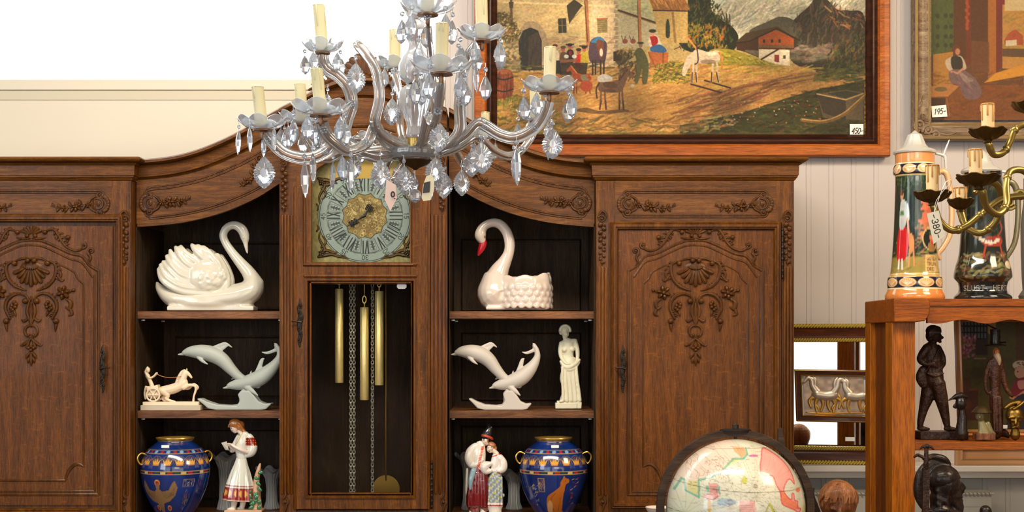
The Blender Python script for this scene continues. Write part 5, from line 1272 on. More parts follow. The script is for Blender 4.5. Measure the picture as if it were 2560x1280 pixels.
# ================================================================ crystal chandelier
def copy_part(o, parent, world, scale=(1, 1, 1), rz=0.0, ry=0.0):
    c = o.copy(); COL.objects.link(c); c.parent = parent
    c.location = Vector(world) - parent_loc(parent); c.scale = scale; c.rotation_euler = (0, ry, rz); return c
def crystal_chandelier():
    F = Fr(-1.5); s = F.s
    root = thing('crystal_chandelier', 'crystal chandelier with candle sleeves and glass drops hanging before the clock', 'chandelier', F(1038, 400))
    # centre column
    cx = 1038
    b = MB().flathe(F, cx, [(6, 352), (6, -120)], 16); b.build('rod', mat('bronzed_rod', (176, 128, 104), 0.35, 0.6), root)
    def fl(a, i): return 1 + 0.05 * math.cos(12 * a)
    for k, pr in enumerate(([(16, 345), (22, 338), (20, 318), (24, 300), (36, 268), (41, 246), (38, 228), (26, 216), (14, 212)], [(14, 209), (30, 202), (39, 186), (40, 165), (32, 145), (20, 128), (16, 108), (24, 92), (34, 76), (28, 60), (14, 50)],
                            [(12, 48), (22, 36), (30, 10), (26, -20), (12, -40)])):
        q = [tuple(p) for p in cr(pr, 4)]
        MB().flathe(F, cx, q, 36, fl).build('glass_baluster', 'glass_dish', root)
    MB().flathe(F, cx, [(10, 212), (17, 213), (17, 209), (10, 208)], 24).build('collar', 'brass_dark', root)
    MB().flathe(F, cx - 4, [(12, 372), (17, 372), (18, 368), (17, 350), (18, 346), (12, 345)], 28).build('brass_cup', 'brass', root)
    MB().flathe(F, cx, [(20, 412), (30, 404), (60, 398), (66, 384), (64, 374), (56, 378), (24, 386), (10, 388)], 40, lambda a, i: 1 + 0.03 * math.cos(8 * a)).build('bottom_dish', 'glass_arm', root)
    b = MB().flathe(F, cx, [(4, 425), (10, 420), (34, 410), (44, 398), (40, 392), (12, 394)], 32); b.build('hub_plate', 'brass_dark', root)
    b = MB(); b.flathe(F, 1037, [(1, 507), (7, 505), (13, 499), (16.5, 490), (14, 480), (7, 474), (2, 472)], 10, caps=(True, True)); b.fball(F, 1037, 466, 5, n=8); b.tube([F(1037, 462), F(1037, 424)], 1.0 * s, 6)
    b.build('crystal_ball', 'crystal_dusty', root, smooth=False)
    # drop prototypes, hanging point at their origin
    def proto(kind):
        b = MB(); b.lathe((0, 0, 0), [(0.0006, -0.004), (0.0035, -0.006), (0.0042, -0.009), (0.0035, -0.012), (0.0006, -0.014)], 8)
        b.tube([(0, 0, 0.004), (0, 0, -0.022)], 0.0005, 5, caps=False)
        if kind == 'almond': pr = [(0.0008, -0.02), (0.004, -0.026), (0.0088, -0.038), (0.0102, -0.048), (0.007, -0.059), (0.0008, -0.066)]; b.lathe((0, 0, 0), pr, 8, sy=0.55)
        elif kind == 'spear': pr = [(0.0008, -0.02), (0.004, -0.028), (0.0066, -0.045), (0.0062, -0.062), (0.0036, -0.078), (0.0006, -0.086)]; b.lathe((0, 0, 0), pr, 6, sy=0.7)
        else:
            pr = [(0.002, -0.02), (0.008, -0.027), (0.0155, -0.038), (0.0195, -0.05), (0.0185, -0.062), (0.012, -0.073), (0.002, -0.083)]
            n = 13; L = [tuple(p) for p in cr(pr, 4)]; vs = []; fs = []
            out = [(r * (1 + (0.09 if i % 2 else -0.06)), z) for i, (r, z) in enumerate(L)]
            ring = out + [(-r, z) for r, z in out[::-1]]; m = len(ring)
            for k, (q, y) in enumerate(((1, 0), (0.62, 0.0042), (0.3, 0.006))):
                for r, z in ring: vs.append((r * q, y, -0.052 + (z + 0.052) * q))
            for k, (q, y) in enumerate(((0.62, -0.0042), (0.3, -0.006))):
                for r, z in ring: vs.append((r * q, y, -0.052 + (z + 0.052) * q))
            def band(a, c, flip):
                for i in range(m):
                    j = (i + 1) % m; f = (a * m + i, a * m + j, c * m + j, c * m + i); fs.append(f[::-1] if flip else f)
            band(0, 1, 0); band(1, 2, 0); band(0, 3, 1); band(3, 4, 1); fs.append(tuple(2 * m + i for i in range(m))); fs.append(tuple(4 * m + i for i in range(m))[::-1]); b.add(vs, fs)
        me = bpy.data.meshes.new('crystal_drop'); me.from_pydata(b.v, [], b.f); fix_normals(me); me.materials.append(M['crystal_dusty'])
        return bpy.data.objects.new('crystal_drop', me)
    PR = {k: proto(k) for k in ('almond', 'spear', 'leaf')}
    def drop(kind, px, py, d, h=None, rz=None):
        H = {'almond': 0.066, 'spear': 0.086, 'leaf': 0.083}[kind]; k = (h * s / H) if h else 1
        return copy_part(PR[kind], root, F(px, py, d), (k * (1.22 if kind != 'leaf' else 1.08), k * 1.1, k), RND.uniform(-0.6, 0.6) if rz is None else rz, RND.uniform(-0.05, 0.05))
    # arms: bobeche centre px, py, depth, radius, candle height, candle tilt
    arms = [('low', 657, 312, -10, 62, 92, -7), ('low', 737, 278, 130, 60, 90, -4), ('low', 822, 298, -150, 72, 96, -6), ('low', 1118, 226, -300, 70, 100, 1), ('low', 1372, 224, -40, 68, 96, 2),
            ('low', 1342, 262, 190, 50, 78, 0), ('low', 1208, 290, 330, 36, 60, 0), ('low', 905, 300, 330, 46, 60, 0),
            ('up', 806, 118, 0, 52, 104, -5), ('up', 973, 130, 170, 52, 90, 0), ('up', 1078, 56, -150, 68, 86, 1), ('up', 1206, 96, -40, 60, 90, -1)]
    PATH = {657: [(1025, 372), (950, 392), (890, 374), (845, 352), (815, 380), (770, 397), (715, 385), (678, 352), (657, 325)],
            822: [(1028, 368), (985, 370), (958, 350), (943, 323), (925, 368), (885, 389), (850, 370), (828, 345), (822, 312)],
            1372: [(1055, 368), (1110, 370), (1160, 345), (1195, 312), (1215, 318), (1250, 340), (1290, 347), (1335, 325), (1362, 285), (1372, 240)],
            806: [(1020, 368), (960, 376), (900, 378), (862, 345), (868, 300), (880, 260), (870, 218), (845, 190), (818, 172), (807, 150), (806, 130)],
            973: [(1030, 362), (1006, 345), (996, 300), (994, 230), (984, 185), (975, 155), (973, 140)],
            1206: [(1050, 362), (1100, 374), (1148, 335), (1150, 262), (1156, 190), (1176, 142), (1206, 108)],
            1078: [(1040, 362), (1070, 350), (1088, 300), (1086, 200), (1080, 130), (1078, 75)]}
    glass = M['glass_arm']; metal = mat('arm_core', (134, 100, 76), 0.35, 0.7)
    for kind, bx, by, dd, R0, ch, tilt in arms:
        far = 1 + dd * s / 3.0
        fr = [(.05, 365), (.2, 372), (.34, 352), (.47, 320), (.54, 322), (.65, 345), (.77, 352), (.88, 330), (.97, 288), (1, 256)] if kind == 'low' else \
             [(.06, 366), (.32, 376), (.52, 340), (.58, 270), (.6, 205), (.72, 158), (.88, 142), (1, 150), (1.0, 118)]
        ref = 236 if kind == 'low' else 100
        P = []
        for f, y in fr:
            yy = y + f * (by - ref) if kind == 'low' else (y + (by - ref) * (1 if f > .55 else f * .3))
            P.append((cx + (bx - cx) * f, yy, dd * f))
        if bx in PATH: P = [(p[0], p[1], dd * i / (len(PATH[bx]) - 1)) for i, p in enumerate(PATH[bx])]
        c = cr(P, 6)
        pts = [F(*p) for p in c]
        R_ = 9.5 if dd > 100 else 13.0
        for k in range(1):
            if bx in (1118, 1078, 973): R_ = 9
        b = MB().tube(pts[:-3], R_ * s, 24, caps=False, lobes=lambda a: 1 + 0.2 * math.cos(4 * a)); o = b.build('glass_arm', glass, root)
        b = MB().tube(pts, 4.2 * s, 8); 
        top = F(bx, by, dd)
        b.tube([F(bx, by + 34, dd), F(bx, by + 16, dd)], 5.5 * s, 10); b.flathe(F, bx, [(4, by + 20), (R0 * 0.38, by + 17), (R0 * 0.36, by + 13), (4, by + 12)], 24, None, dd)
        b.build('arm_core', metal, root)
        # dish
        def md(a, i, k=R0):
            e = {2: .3, 3: .7, 4: 1, 5: 1, 6: .7, 7: .3}.get(i, 0); w = abs(math.cos(4 * a)); return (1 + 0.05 * e * (w - .5) + 0.012 * math.cos(24 * a), e * (w - 0.6) * R0 * 0.16 * s)
        b = MB().flathe(F, bx, [(8, by + 13), (R0 * .4, by + 12), (R0 * .72, by + 5), (R0 * .93, by - 6), (R0, by - 14), (R0 * .985, by - 15), (R0 * .88, by - 5), (R0 * .66, by + 3), (R0 * .3, by + 8), (8, by + 8)], 64, md, dd)
        b.build('bobeche', 'glass_dish', root)
        # candle sleeve with drips
        tx = math.tan(math.radians(tilt)); q = 15 if R0 > 48 else 11
        a0, a1 = F(bx, by + 8, dd), F(bx + tx * ch, by - ch, dd)
        b = MB().tube([a0, a1], [q * s, q * s], 20, caps=False)
        for i in range(5):
            a = RND.uniform(0, 2 * PI); L = RND.uniform(0.15, 0.5); off = Vector((math.cos(a), math.sin(a), 0)) * q * 0.92 * s
            b.tube([a1 + off, a1 + (a0 - a1) * L + off], [2.6 * s, 2.2 * s], 7)
        b.tube([a1 + Vector((q * .9 * s * math.cos(t), q * .9 * s * math.sin(t), 0)) for t in [2 * PI * i / 18 for i in range(19)]], 2.0 * s, 6, caps=False)
        b.build('candle_sleeve', 'wax', root)
        # rosettes on the arm
        for k in ((24, 42) if kind == 'low' else (18, 30)):
            b = MB()
            p = c[min(k, len(c) - 1)]
            for i in range(7):
                a = 2 * PI * i / 7; b.ball(F(p[0] + 7.5 * math.cos(a), p[1] + 7.5 * math.sin(a), p[2] - 11), 3.6 * s, 7, 5)
            b.ball(F(p[0], p[1], p[2] - 12), 3 * s, 7, 5); b.tube([F(p[0] + 7.5 * math.cos(a), p[1] + 7.5 * math.sin(a), p[2] - 11) for a in [2 * PI * i / 12 for i in range(13)]], 1.2 * s, 5, caps=False)
            b.build('rosette', 'crystal_dusty', root)
        nd = 5 if R0 > 48 else 3
        for i in range(nd):
            a = 2 * PI * (i + 0.25 + 0.3 * RND.random()) / nd
            drop('spear' if bx < 700 else 'almond', bx + R0 * .93 * math.cos(a), by - 2, dd + R0 * .93 * math.sin(a), 78 if bx < 700 else (84 if R0 > 55 else 68))
    for k, x, y, d, h in (('leaf', 670, 374, -60, 104), ('leaf', 903, 158, -120, 96), ('leaf', 812, 205, 60, 84), ('leaf', 976, 215, 60, 90), ('spear', 775, 392, -100, 112), ('spear', 794, 372, -90, 98), ('spear', 828, 378, 40, 96), ('almond', 862, 372, -60, 86), ('leaf', 882, 366, 20, 82),
                          ('spear', 896, 398, -160, 98), ('spear', 941, 366, 60, 92), ('leaf', 962, 392, -120, 94), ('leaf', 992, 376, 100, 84), ('leaf', 1014, 400, -60, 94), ('almond', 1030, 404, 60, 70), ('leaf', 1108, 312, -180, 92), ('leaf', 1080, 348, 80, 84),
                          ('leaf', 1092, 380, -60, 92), ('leaf', 1110, 404, 60, 86), ('leaf', 1153, 402, 20, 86), ('leaf', 1180, 350, 40, 88), ('leaf', 1204, 342, -80, 102), ('spear', 1291, 352, -60, 118), ('spear', 1285, 352, 60, 90), ('leaf', 1380, 306, -50, 98),
                          ('spear', 1372, 300, 20, 98), ('almond', 1214, 168, -30, 88), ('spear', 1190, 150, -60, 92), ('almond', 1048, 98, -40, 76), ('spear', 1145, 100, 20, 96), ('spear', 1078, 400, 20, 98), ('almond', 1060, 200, -160, 90)):
        drop(k, x, y, d, h)
    for o in PR.values(): bpy.data.objects.remove(o)
    xp = [F(*p) for p in [tuple(q) for q in cr([(1010, 370, -20), (965, 350, -50), (945, 322, -80), (957, 262, -90), (949, 195, -90), (922, 150, -80), (903, 128, -70)], 7)]]
    MB().tube(xp, 13 * s, 24, lobes=lambda a: 1 + 0.2 * math.cos(4 * a)).build('glass_arm', glass, root); MB().tube(xp, 4.2 * s, 8).build('arm_core', metal, root)
    # paper tags tied to the frame
    cv = Cv(0, 0, 24, 76, 1.0, (232, 196, 180)); cv.text('0-', 9, 22, 16, 2.4, (30, 24, 24), 9)
    G = Fr(-1.68); b = MB().fprism(G, [(966, 448), (989, 462), (992, 496), (976, 528), (962, 500)], 0, 1.2); b.tube([G(975, 452, 0), G(992, 386, 180)], 0.6 * G.s, 5)
    t1 = thing('price_tag', 'pinkish paper price tag hanging among the chandelier drops over the dial', 'price tag', G(976, 528)); b.build('tag_card', mat('pink_card', (236, 204, 190), 0.7), t1, smooth=False)
    b = MB(); b.tube([G(982 + 4 * math.cos(a), 486 + 6.5 * math.sin(a), -1) for a in [2 * PI * i / 16 for i in range(17)]], 1.6 * G.s, 6, caps=False); b.stroke(G, [(985, 496, 1), (988, 497, 1)], 1, 5, 1, -1, smooth=False); b.build('written_zero', 'black', t1)
    t2 = thing('paper_label', 'cream oval label with a black rectangle hanging right of the crystal ball', 'label', G(1070, 502)); b = MB().fprism(G, [(1066, 440), (1078, 436), (1086, 448), (1084, 478), (1076, 500), (1058, 503), (1054, 494), (1058, 462)], 0, 1.2); b.tube([G(1076, 440, 0), G(1072, 388, 180)], 0.6 * G.s, 5)
    b.build('label_card', mat('cream_card', (232, 222, 184), 0.7), t2, smooth=False); b = MB().fprism(G, [(1060, 457), (1076, 453), (1074, 481), (1057, 483)], -1.5, -0.2); b.build('black_rectangle', 'black', t2, smooth=False)
crystal_chandelier()

# ================================================================ brass chandelier at the right
def brass_chandelier():
    F = Fr(-1.6); s = F.s
    root = thing('brass_chandelier', 'brass chandelier with scrolling arms and dripping candle sleeves at the right edge', 'chandelier', F(2600, 560))
    arms = [(2320, 497, 46, 66, 60, [(2322, 518, 0), (2340, 556, 0), (2372, 578, 10), (2410, 566, 20), (2450, 535, 30), (2500, 500, 30), (2560, 490, 20), (2600, 490, 0)], -1, -40),
            (2394, 470, 52, 62, 40, [(2404, 496, 0), (2420, 530, 0), (2455, 546, 0), (2482, 520, 0), (2488, 470, 0), (2505, 436, 0), (2545, 432, 0), (2580, 460, 0), (2600, 490, 0)], -1, -160),
            (2450, 345, 46, 62, 0, [(2452, 368, 0), (2466, 392, 0), (2492, 388, 0), (2512, 362, 0), (2530, 326, 0), (2565, 316, 0), (2590, 360, 0), (2600, 420, 0)], 1, -60),
            (2526, 294, 48, 66, 0, [(2530, 318, 0), (2540, 352, 0), (2562, 368, 0), (2585, 350, 0), (2600, 380, 0), (2602, 430, 0)], 1, -150),
            (2436, 500, 34, 30, 0, [(2436, 520, 0), (2446, 560, 0), (2480, 576, 0), (2512, 545, 0), (2520, 500, 0), (2505, 462, 0), (2470, 452, 0), (2440, 480, 0)], 1, 110)]
    for i, (bx, by, R0, ch, _, path, _2, dd) in enumerate(arms):
        c = cr([(p[0], p[1], dd * (1 - k / (len(path) - 1))) for k, p in enumerate(path)], 7)
        o = MB().tube([F(*p) for p in c], [(8.5 if k > 4 else 9.5) * s for k in range(len(c))], 14).build('arm', 'brass_olive', root)
        b = MB(); m = len(c)
        for t in (0.35, 0.55): p = c[int(m * t)]; b.ball(F(*p), 11 * s, 12, 8)
        p = c[int(m * .45)]; b.build('arm_knop', 'brass_olive', o)
        b = MB().flathe(F, bx, [(8, by + 22), (12, by + 20), (10, by + 14), (R0 * .5, by + 10), (R0 * .82, by + 0), (R0, by - 12), (R0 * .97, by - 14), (R0 * .75, by - 4), (R0 * .3, by + 4), (4, by + 5)], 60, lambda a, i: (1 + (.035 * math.cos(12 * a) if 2 < i < 8 else 0), (R0 * .05 * s * math.cos(6 * a) if 3 < i < 7 else 0)), dd)
        b.build('drip_pan', 'brass_pan', root)
        a0, a1 = F(bx - (6 if i == 1 else 0), by + 2, dd), F(bx - (8 if i == 1 else 1), by - ch - 12, dd)
        cs = MB().tube([a0, a1], [15.5 * s, 15.5 * s], 22, caps=False).build('candle_sleeve', 'wax_warm', root)
        b = MB()
        for k in range(6):
            a = -PI / 2 + (k - 2.5) * 0.8 + RND.uniform(-.2, .2); L = (.2, .5, .35, .55, .25, .4)[k]; off = Vector((math.cos(a), math.sin(a), 0)) * 15.5 * s
            b.tube([a1 + off, a1 + (a0 - a1) * L + off], [1.8 * s, 2.4 * s], 7)
        b.tube([a1 + Vector((15 * s * math.cos(t), 15 * s * math.sin(t), 0)) for t in [2 * PI * k / 20 for k in range(21)]], 2.2 * s, 6, caps=False); b.build('wax_drips', 'wax_drip', cs)
    b = MB(); b.flathe(F, 2604, [(4, 560), (16, 545), (26, 520), (20, 500), (14, 480), (22, 440), (30, 410), (18, 380), (10, 340), (12, 200), (5, -60)], 32); b.build('centre_stem', 'brass_olive', root)
    for x, y, r, a in ((2530, 505, 17, 30), (2558, 486, 13, 200)):
        b = MB(); scroll(b, F, x, y, r, 1.4, a, 1, 5, 20); b.build('scroll_ornament', 'brass_olive', root)
    G = Fr(-1.82)
    ca, sa = math.cos(0.26), math.sin(0.26)
    t = thing('price_tag', 'cream paper tag with handwritten 380 tied to the brass chandelier', 'price tag', G(2338, 610))
    cv = Cv(0, 0, 78, 34, 0.7, (236, 226, 200)); cv.text('-380-', 6, 8, 17, 2.4, (30, 26, 24), 11, slant=0.15, gap=0.25)
    q = [G(2347, 526, 0), G(2362, 590, 0), G(2334, 610, 0), G(2317, 534, 0)]
    cv.sheet('tag_card', 'paper_v', t, G, 0, 1, quad=[q[0], q[1], q[2], q[3]])
    b = MB().tube([G(*p) for p in [tuple(k) for k in cr([(2336, 532, 1), (2346, 500, 0), (2356, 470, -4), (2372, 452, 20), (2396, 446, 60), (2404, 470, 110)], 5)]], 0.8 * G.s, 6); b.tube([G(*p) for p in [tuple(k) for k in cr([(2336, 532, 1), (2340, 504, 0), (2354, 480, -10), (2368, 462, -20)], 5)]], 0.7 * G.s, 6)
    b.build('string', 'paper', t)
M['brass_olive'] = mat('olive_brass', (158, 134, 72), 0.3, 0.8)
M['brass_pan'] = mat('aged_brass_pan', (92, 70, 34), 0.4, 0.8)
brass_chandelier()

# ================================================================ framed pictures
def z4(x, y): return (1220 + x / 3.2, y / 3.2)
def z5(x, y): return (1700 + x / 3.2, y / 3.2)
def Z4(*a): return [z4(*p) for p in a]
def Z5(*a): return [z5(*p) for p in a]
def horse(cv, x, y, k, f, body, dark, mane=None, head_down=False, front=False):
    """small painted horse, x,y = chest on the ground line, f = facing"""
    def q(u, v): return (x + f * u * k, y + (v * 1.15 - 10 * min(1, -v / 12.0) if v < 0 else v) * k)
    cv.blobp([q(-22, -27), q(-10, -25), q(4, -28), q(10, -24), q(9, -14), q(-2, -12), q(-14, -13), q(-24, -14), q(-25, -22)], body)
    if head_down: cv.blobp([q(4, -27), q(14, -22), q(20, -14), q(24, -6), q(20, -4), q(14, -10), q(6, -16)], body)
    else: cv.blobp([q(4, -26), q(12, -36), q(18, -40), q(26, -33), q(24, -30), q(17, -31), q(11, -18)], body)
    for u, w in ((-21, -2), (-16, 2), (5, 0), (9, 2)):
        cv.line([q(u, -16), q(u + w * .3, -7), q(u + w, 0)], 2.6 * k, body); cv.line([q(u + 1 + w * .3, -6), q(u + w, 0)], 1.6 * k, dark)
    cv.curve([q(-24, -24), q(-28, -16), q(-27, -8)], 2.2 * k, mane or dark); cv.curve([q(5, -28), q(12, -36), q(17, -41)], 2.4 * k, mane or dark); cv.ell(*q(-10, -14), 10 * k, 3 * k, dark, 0.4)
    cv.ell(*q(-14, -23), 6 * k, 3 * k, [min(255, v + 30) for v in body], 0.6)
def big_painting():
    F = Fr(0.45)
    t = thing('landscape_painting', 'large oil landscape of a mountain village with horses, in an orange wooden frame', 'painting', F(1705, 392))
    cv = Cv(1234, -120, 2170, 346, 1.25, (184, 164, 112))
    nz = lambda p, n, c, l, w, a, al=.5, sp=.5: cv.dabs(n, p, c, l, w, a, al, sp)
    # sky and snow mountains
    sky = [(1680, -190), (2170, -190), (2170, 60), (1760, 120), (1680, 40)]
    cv.poly(sky, (204, 206, 186)); nz(sky, 700, [(214, 214, 196), (190, 196, 178), (226, 222, 206), (200, 196, 170)], 34, 6, .3)
    cv.blobp(Z5((240, 40), (420, 10), (640, -40), (900, -90), (1300, -120), (1480, -60), (1480, 160), (1100, 130), (860, 110), (640, 210), (480, 270), (300, 150)), (196, 192, 168))
    nz(Z5((240, 20), (1480, -60), (1480, 100), (900, 130), (500, 260)), 420, [(224, 218, 196), (174, 174, 154), (150, 158, 140), (206, 200, 176), (240, 234, 214)], 26, 3.4, .7, .6, .5)
    cv.blobp(Z5((880, 190), (960, 110), (1040, 40), (1100, -40), (1180, -10), (1260, 70), (1360, 80), (1480, 130), (1480, 560), (1000, 540), (860, 420), (840, 240)), (70, 62, 48))
    cv.blobp(Z5((560, 240), (700, 170), (800, 130), (900, 150), (980, 240), (880, 300), (620, 300)), (104, 98, 80))
    nz(Z5((900, 180), (1100, -20), (1480, 130), (1480, 460), (1000, 480)), 500, [(54, 50, 38), (90, 80, 58), (120, 92, 66), (70, 74, 56), (104, 100, 84)], 16, 3, 1.2, .6, .5)
    nz(Z5((1180, 60), (1480, 60), (1480, 200), (1250, 220)), 34, [(190, 134, 92), (200, 160, 120), (150, 104, 74)], 16, 3.4, -.7, .6)
    nz(Z5((900, 360), (1240, 350), (1220, 480), (920, 490)), 120, [(140, 124, 104), (168, 152, 128), (112, 100, 84)], 24, 6, .2, .4)
    # dark trees in the middle
    cv.blobp(Z5((-30, -180), (240, -140), (250, 60), (330, 150), (420, 210), (470, 300), (400, 420), (120, 420), (-20, 300)), (46, 50, 30))
    nz(Z5((-30, -100), (240, -60), (420, 200), (420, 400), (0, 400)), 520, [(40, 46, 28), (70, 76, 40), (96, 96, 44), (60, 60, 34)], 9, 3, 1.3, .7, .8)
    nz(Z5((60, 180), (360, 200), (380, 380), (60, 370)), 260, [(140, 132, 50), (176, 150, 60), (190, 124, 50), (100, 104, 44)], 8, 3, 1.3, .7, .9)
    for x in (330, 375, 400): cv.line(Z5((x, 90 + RND.uniform(0, 40)), (x + 4, 240)), 2.5, (58, 52, 36))
    # left building
    cv.poly([(1234, -190), (1545, -190), (1548, 190), (1234, 200)], (196, 176, 128)); nz((1234, -60, 1545, 180), 600, [(206, 188, 142), (188, 168, 120), (212, 196, 152), (176, 156, 112)], 22, 7, .1, .3)
    cv.poly([(1480, 0), (1545, 0), (1548, 170), (1470, 180)], (206, 188, 160), .6); nz((1350, 90, 1540, 165), 90, [(176, 156, 128), (150, 130, 104)], 20, 4, .2, .4)
    cv.line([(1260, 4), (1540, 14)], 5, (224, 206, 160), .7)
    for y in range(0, 160, 11): cv.poly([(1536 + (y % 22) * .3, y), (1552, y), (1552, y + 9), (1534 + (y % 22) * .3, y + 9)], (150, 136, 116), .8)
    cv.poly([(1545, -60), (1700, -60), (1700, 100), (1600, 120), (1545, 150)], (176, 176, 136)); nz((1545, -60, 1640, 60), 160, [(186, 186, 150), (160, 164, 128), (196, 190, 150)], 16, 4, .1, .5)
    cv.poly(Z4((1050, 60), (1380, 190), (1380, 300), (1050, 500)), (186, 178, 146)); cv.line(Z4((1045, 78), (1385, 192)), 5, (88, 70, 46)); cv.line(Z4((1050, 90), (1380, 200)), 2, (150, 120, 76))
    cv.poly(Z4((1280, -20), (1600, -20), (1600, 340), (1380, 340), (1330, 120)), (190, 166, 108)); cv.poly(Z4((1280, -40), (1560, -40), (1620, 70), (1560, 80), (1325, 76)), (150, 108, 58)); nz(Z4((1290, -30), (1560, -30), (1610, 66), (1330, 70)), 120, [(170, 124, 70), (126, 88, 48), (190, 150, 90)], 14, 2, -1, .6, .2); cv.line(Z4((1325, 80), (1600, 84)), 3, (70, 50, 34))
    cv.blobp(Z4((1425, 290), (1425, 190), (1440, 145), (1455, 190), (1455, 290)), (60, 70, 58)); cv.line(Z4((1480, 100), (1500, 330)), 6, (140, 110, 70), .7)
    # doors, windows, posts
    cv.blobp(Z4((235, 480), (235, 300), (280, 200), (340, 165), (410, 190), (470, 290), (475, 480)), (168, 150, 118)); cv.poly(Z4((245, 560), (245, 320), (280, 240), (340, 215), (400, 240), (430, 320), (430, 560)), (54, 52, 46)); cv.poly(Z4((320, 290), (400, 250), (425, 330), (420, 560), (320, 540)), (80, 68, 54))
    nz(Z4((250, 560), (250, 320), (330, 230), (420, 320), (425, 550)), 80, [(44, 46, 44), (90, 74, 56), (66, 60, 50)], 18, 2.4, 1.5, .5, .15)
    cv.poly(Z4((560, 145), (625, 140), (630, 258), (565, 262)), (70, 66, 48)); cv.line(Z4((592, 145), (596, 258)), 1.6, (140, 130, 96)); cv.line(Z4((562, 200), (628, 198)), 1.6, (140, 130, 96))
    cv.poly(Z4((872, 148), (955, 142), (958, 255), (878, 262)), (150, 136, 92)); 
    for q in range(6): cv.line(Z4((878, 160 + q * 16), (952, 156 + q * 16)), 1, (110, 96, 64))
    cv.line(Z4((875, 148), (955, 144)), 3, (170, 100, 66)); cv.poly(Z4((630, 40), (690, -10), (760, 40), (740, 60), (690, 130), (650, 190), (640, 120)), (76, 66, 46)); cv.poly(Z4((690, 130), (770, 60), (650, 180)), (130, 116, 88))
    cv.line(Z4((185, 0), (190, 200)), 6, (110, 90, 60)); cv.poly(Z4((165, 10), (205, 10), (200, 60), (172, 60)), (90, 78, 60))
    cv.poly(Z4((772, -30), (800, -30), (815, 330), (795, 400), (785, 330)), (168, 120, 78)); cv.line(Z4((774, 0), (798, 330)), 2, (88, 60, 40)); cv.poly(Z4((1195, -30), (1222, -30), (1232, 330), (1205, 340)), (176, 128, 80)); cv.line(Z4((1197, 0), (1208, 330)), 1.6, (96, 66, 44))
    # stone wall, foliage and barrel at left
    st = Z4((150, 270), (240, 300), (250, 440), (270, 600), (180, 680), (60, 600), (60, 330)); cv.poly(st, (150, 134, 96)); nz(st, 170, [(176, 158, 118), (120, 104, 74), (196, 180, 140), (100, 90, 66)], 8, 5, .3, .6, 1)
    lf = Z4((50, 90), (170, 100), (270, 250), (200, 330), (60, 320)); nz(lf, 260, [(96, 82, 44), (120, 100, 56), (70, 66, 34), (140, 116, 66)], 10, 2.6, .6, .7, 1)
    # ground
    gr = [(1234, 180), (1420, 176), (1600, 160), (1700, 150), (1800, 165), (2170, 190), (2170, 346), (1234, 346)]
    cv.poly(gr, (186, 148, 86)); nz([(1234, 165), (1700, 150), (1700, 190), (1234, 200)], 220, [(110, 104, 56), (140, 128, 70), (80, 74, 44)], 20, 4, .1, .6, .3)
    nz(gr, 1500, [(204, 166, 98), (168, 128, 72), (212, 180, 116), (150, 110, 66), (190, 150, 84)], 30, 3, .22, .5, .25)
    cv.blobp(Z5((240, 400), (400, 390), (560, 440), (700, 510), (860, 540), (700, 600), (420, 560), (230, 520)), (156, 144, 60)); nz(Z5((240, 400), (560, 430), (860, 540), (240, 500)), 240, [(176, 166, 62), (124, 124, 48), (196, 180, 84)], 14, 2.6, -.3, .6)
    nz(Z5((240, 520), (1100, 540), (1000, 600), (300, 720)), 300, [(222, 184, 112), (206, 164, 100), (190, 150, 80), (214, 190, 90)], 34, 4, .2, .6, .2)
    for p in (((1100, 590), (500, 700), (250, 830), (0, 900)), ((1200, 600), (760, 700), (420, 880), (0, 950)), ((900, 600), (300, 740), (-100, 830))): cv.curve(Z5(*p), 4, (130, 92, 60), .6)
    nz(Z5((0, 780), (700, 640), (900, 700), (500, 860), (0, 960)), 260, [(150, 104, 66), (112, 80, 54), (176, 130, 84)], 40, 4, .3, .55, .15)
    dk = Z5((0, 1000), (500, 900), (860, 780), (1060, 720), (1480, 640), (1480, 1100), (0, 1100)); cv.poly(dk, (74, 74, 36)); nz(dk, 700, [(64, 66, 32), (92, 92, 44), (48, 48, 28), (110, 100, 52), (84, 64, 40)], 18, 4, .15, .6, .5)
    nz(Z5((1080, 560), (1480, 500), (1480, 660), (1100, 640)), 200, [(70, 80, 38), (96, 104, 48), (120, 116, 56)], 18, 4, .1, .6, .4); nz(Z5((1240, 340), (1480, 260), (1480, 560), (1140, 540)), 300, [(60, 66, 36), (90, 96, 46), (130, 104, 50), (46, 50, 34)], 9, 3, 1.2, .6, .8)
    nz(Z5((20, 960), (380, 900), (500, 980), (200, 1060), (0, 1050)), 160, [(190, 176, 130), (150, 140, 100), (110, 104, 66), (210, 140, 90)], 12, 4, .2, .6, .5)
    for _ in range(46): cv.ell(*z5(RND.uniform(400, 1150), RND.uniform(800, 1000)), 1.8, 1.6, RND.choice(((220, 200, 170), (190, 80, 66), (214, 150, 90))), .8)
    cv.poly([(1234, 330), (2170, 330), (2170, 346), (1234, 346)], (90, 84, 40), .5)
    nz([(1234, 230), (1400, 250), (1400, 346), (1234, 346)], 300, [(120, 116, 44), (150, 140, 60), (90, 84, 40), (176, 150, 80)], 14, 4, .2, .6, .5); nz(Z4((60, 780), (300, 780), (260, 850), (60, 850)), 90, [(96, 116, 40), (120, 130, 50)], 6, 2, 1.4, .7, .4)
    nz([(1380, 290), (1750, 300), (1750, 346), (1380, 346)], 200, [(126, 104, 56), (96, 88, 44), (150, 112, 70)], 26, 4, .15, .5)
    cv.blobp(Z4((60, 570), (130, 550), (190, 570), (205, 660), (190, 760), (120, 785), (60, 770)), (140, 78, 44)); cv.ell(*z4(122, 572), 20, 6, (170, 110, 66)); nz(Z4((66, 590), (190, 590), (190, 760), (66, 770)), 50, [(168, 100, 58), (108, 58, 34)], 24, 2.6, 1.5, .6, .1)
    for y in (620, 715): cv.curve(Z4((58, y), (130, y + 14), (200, y - 6)), 3.6, (60, 48, 38))
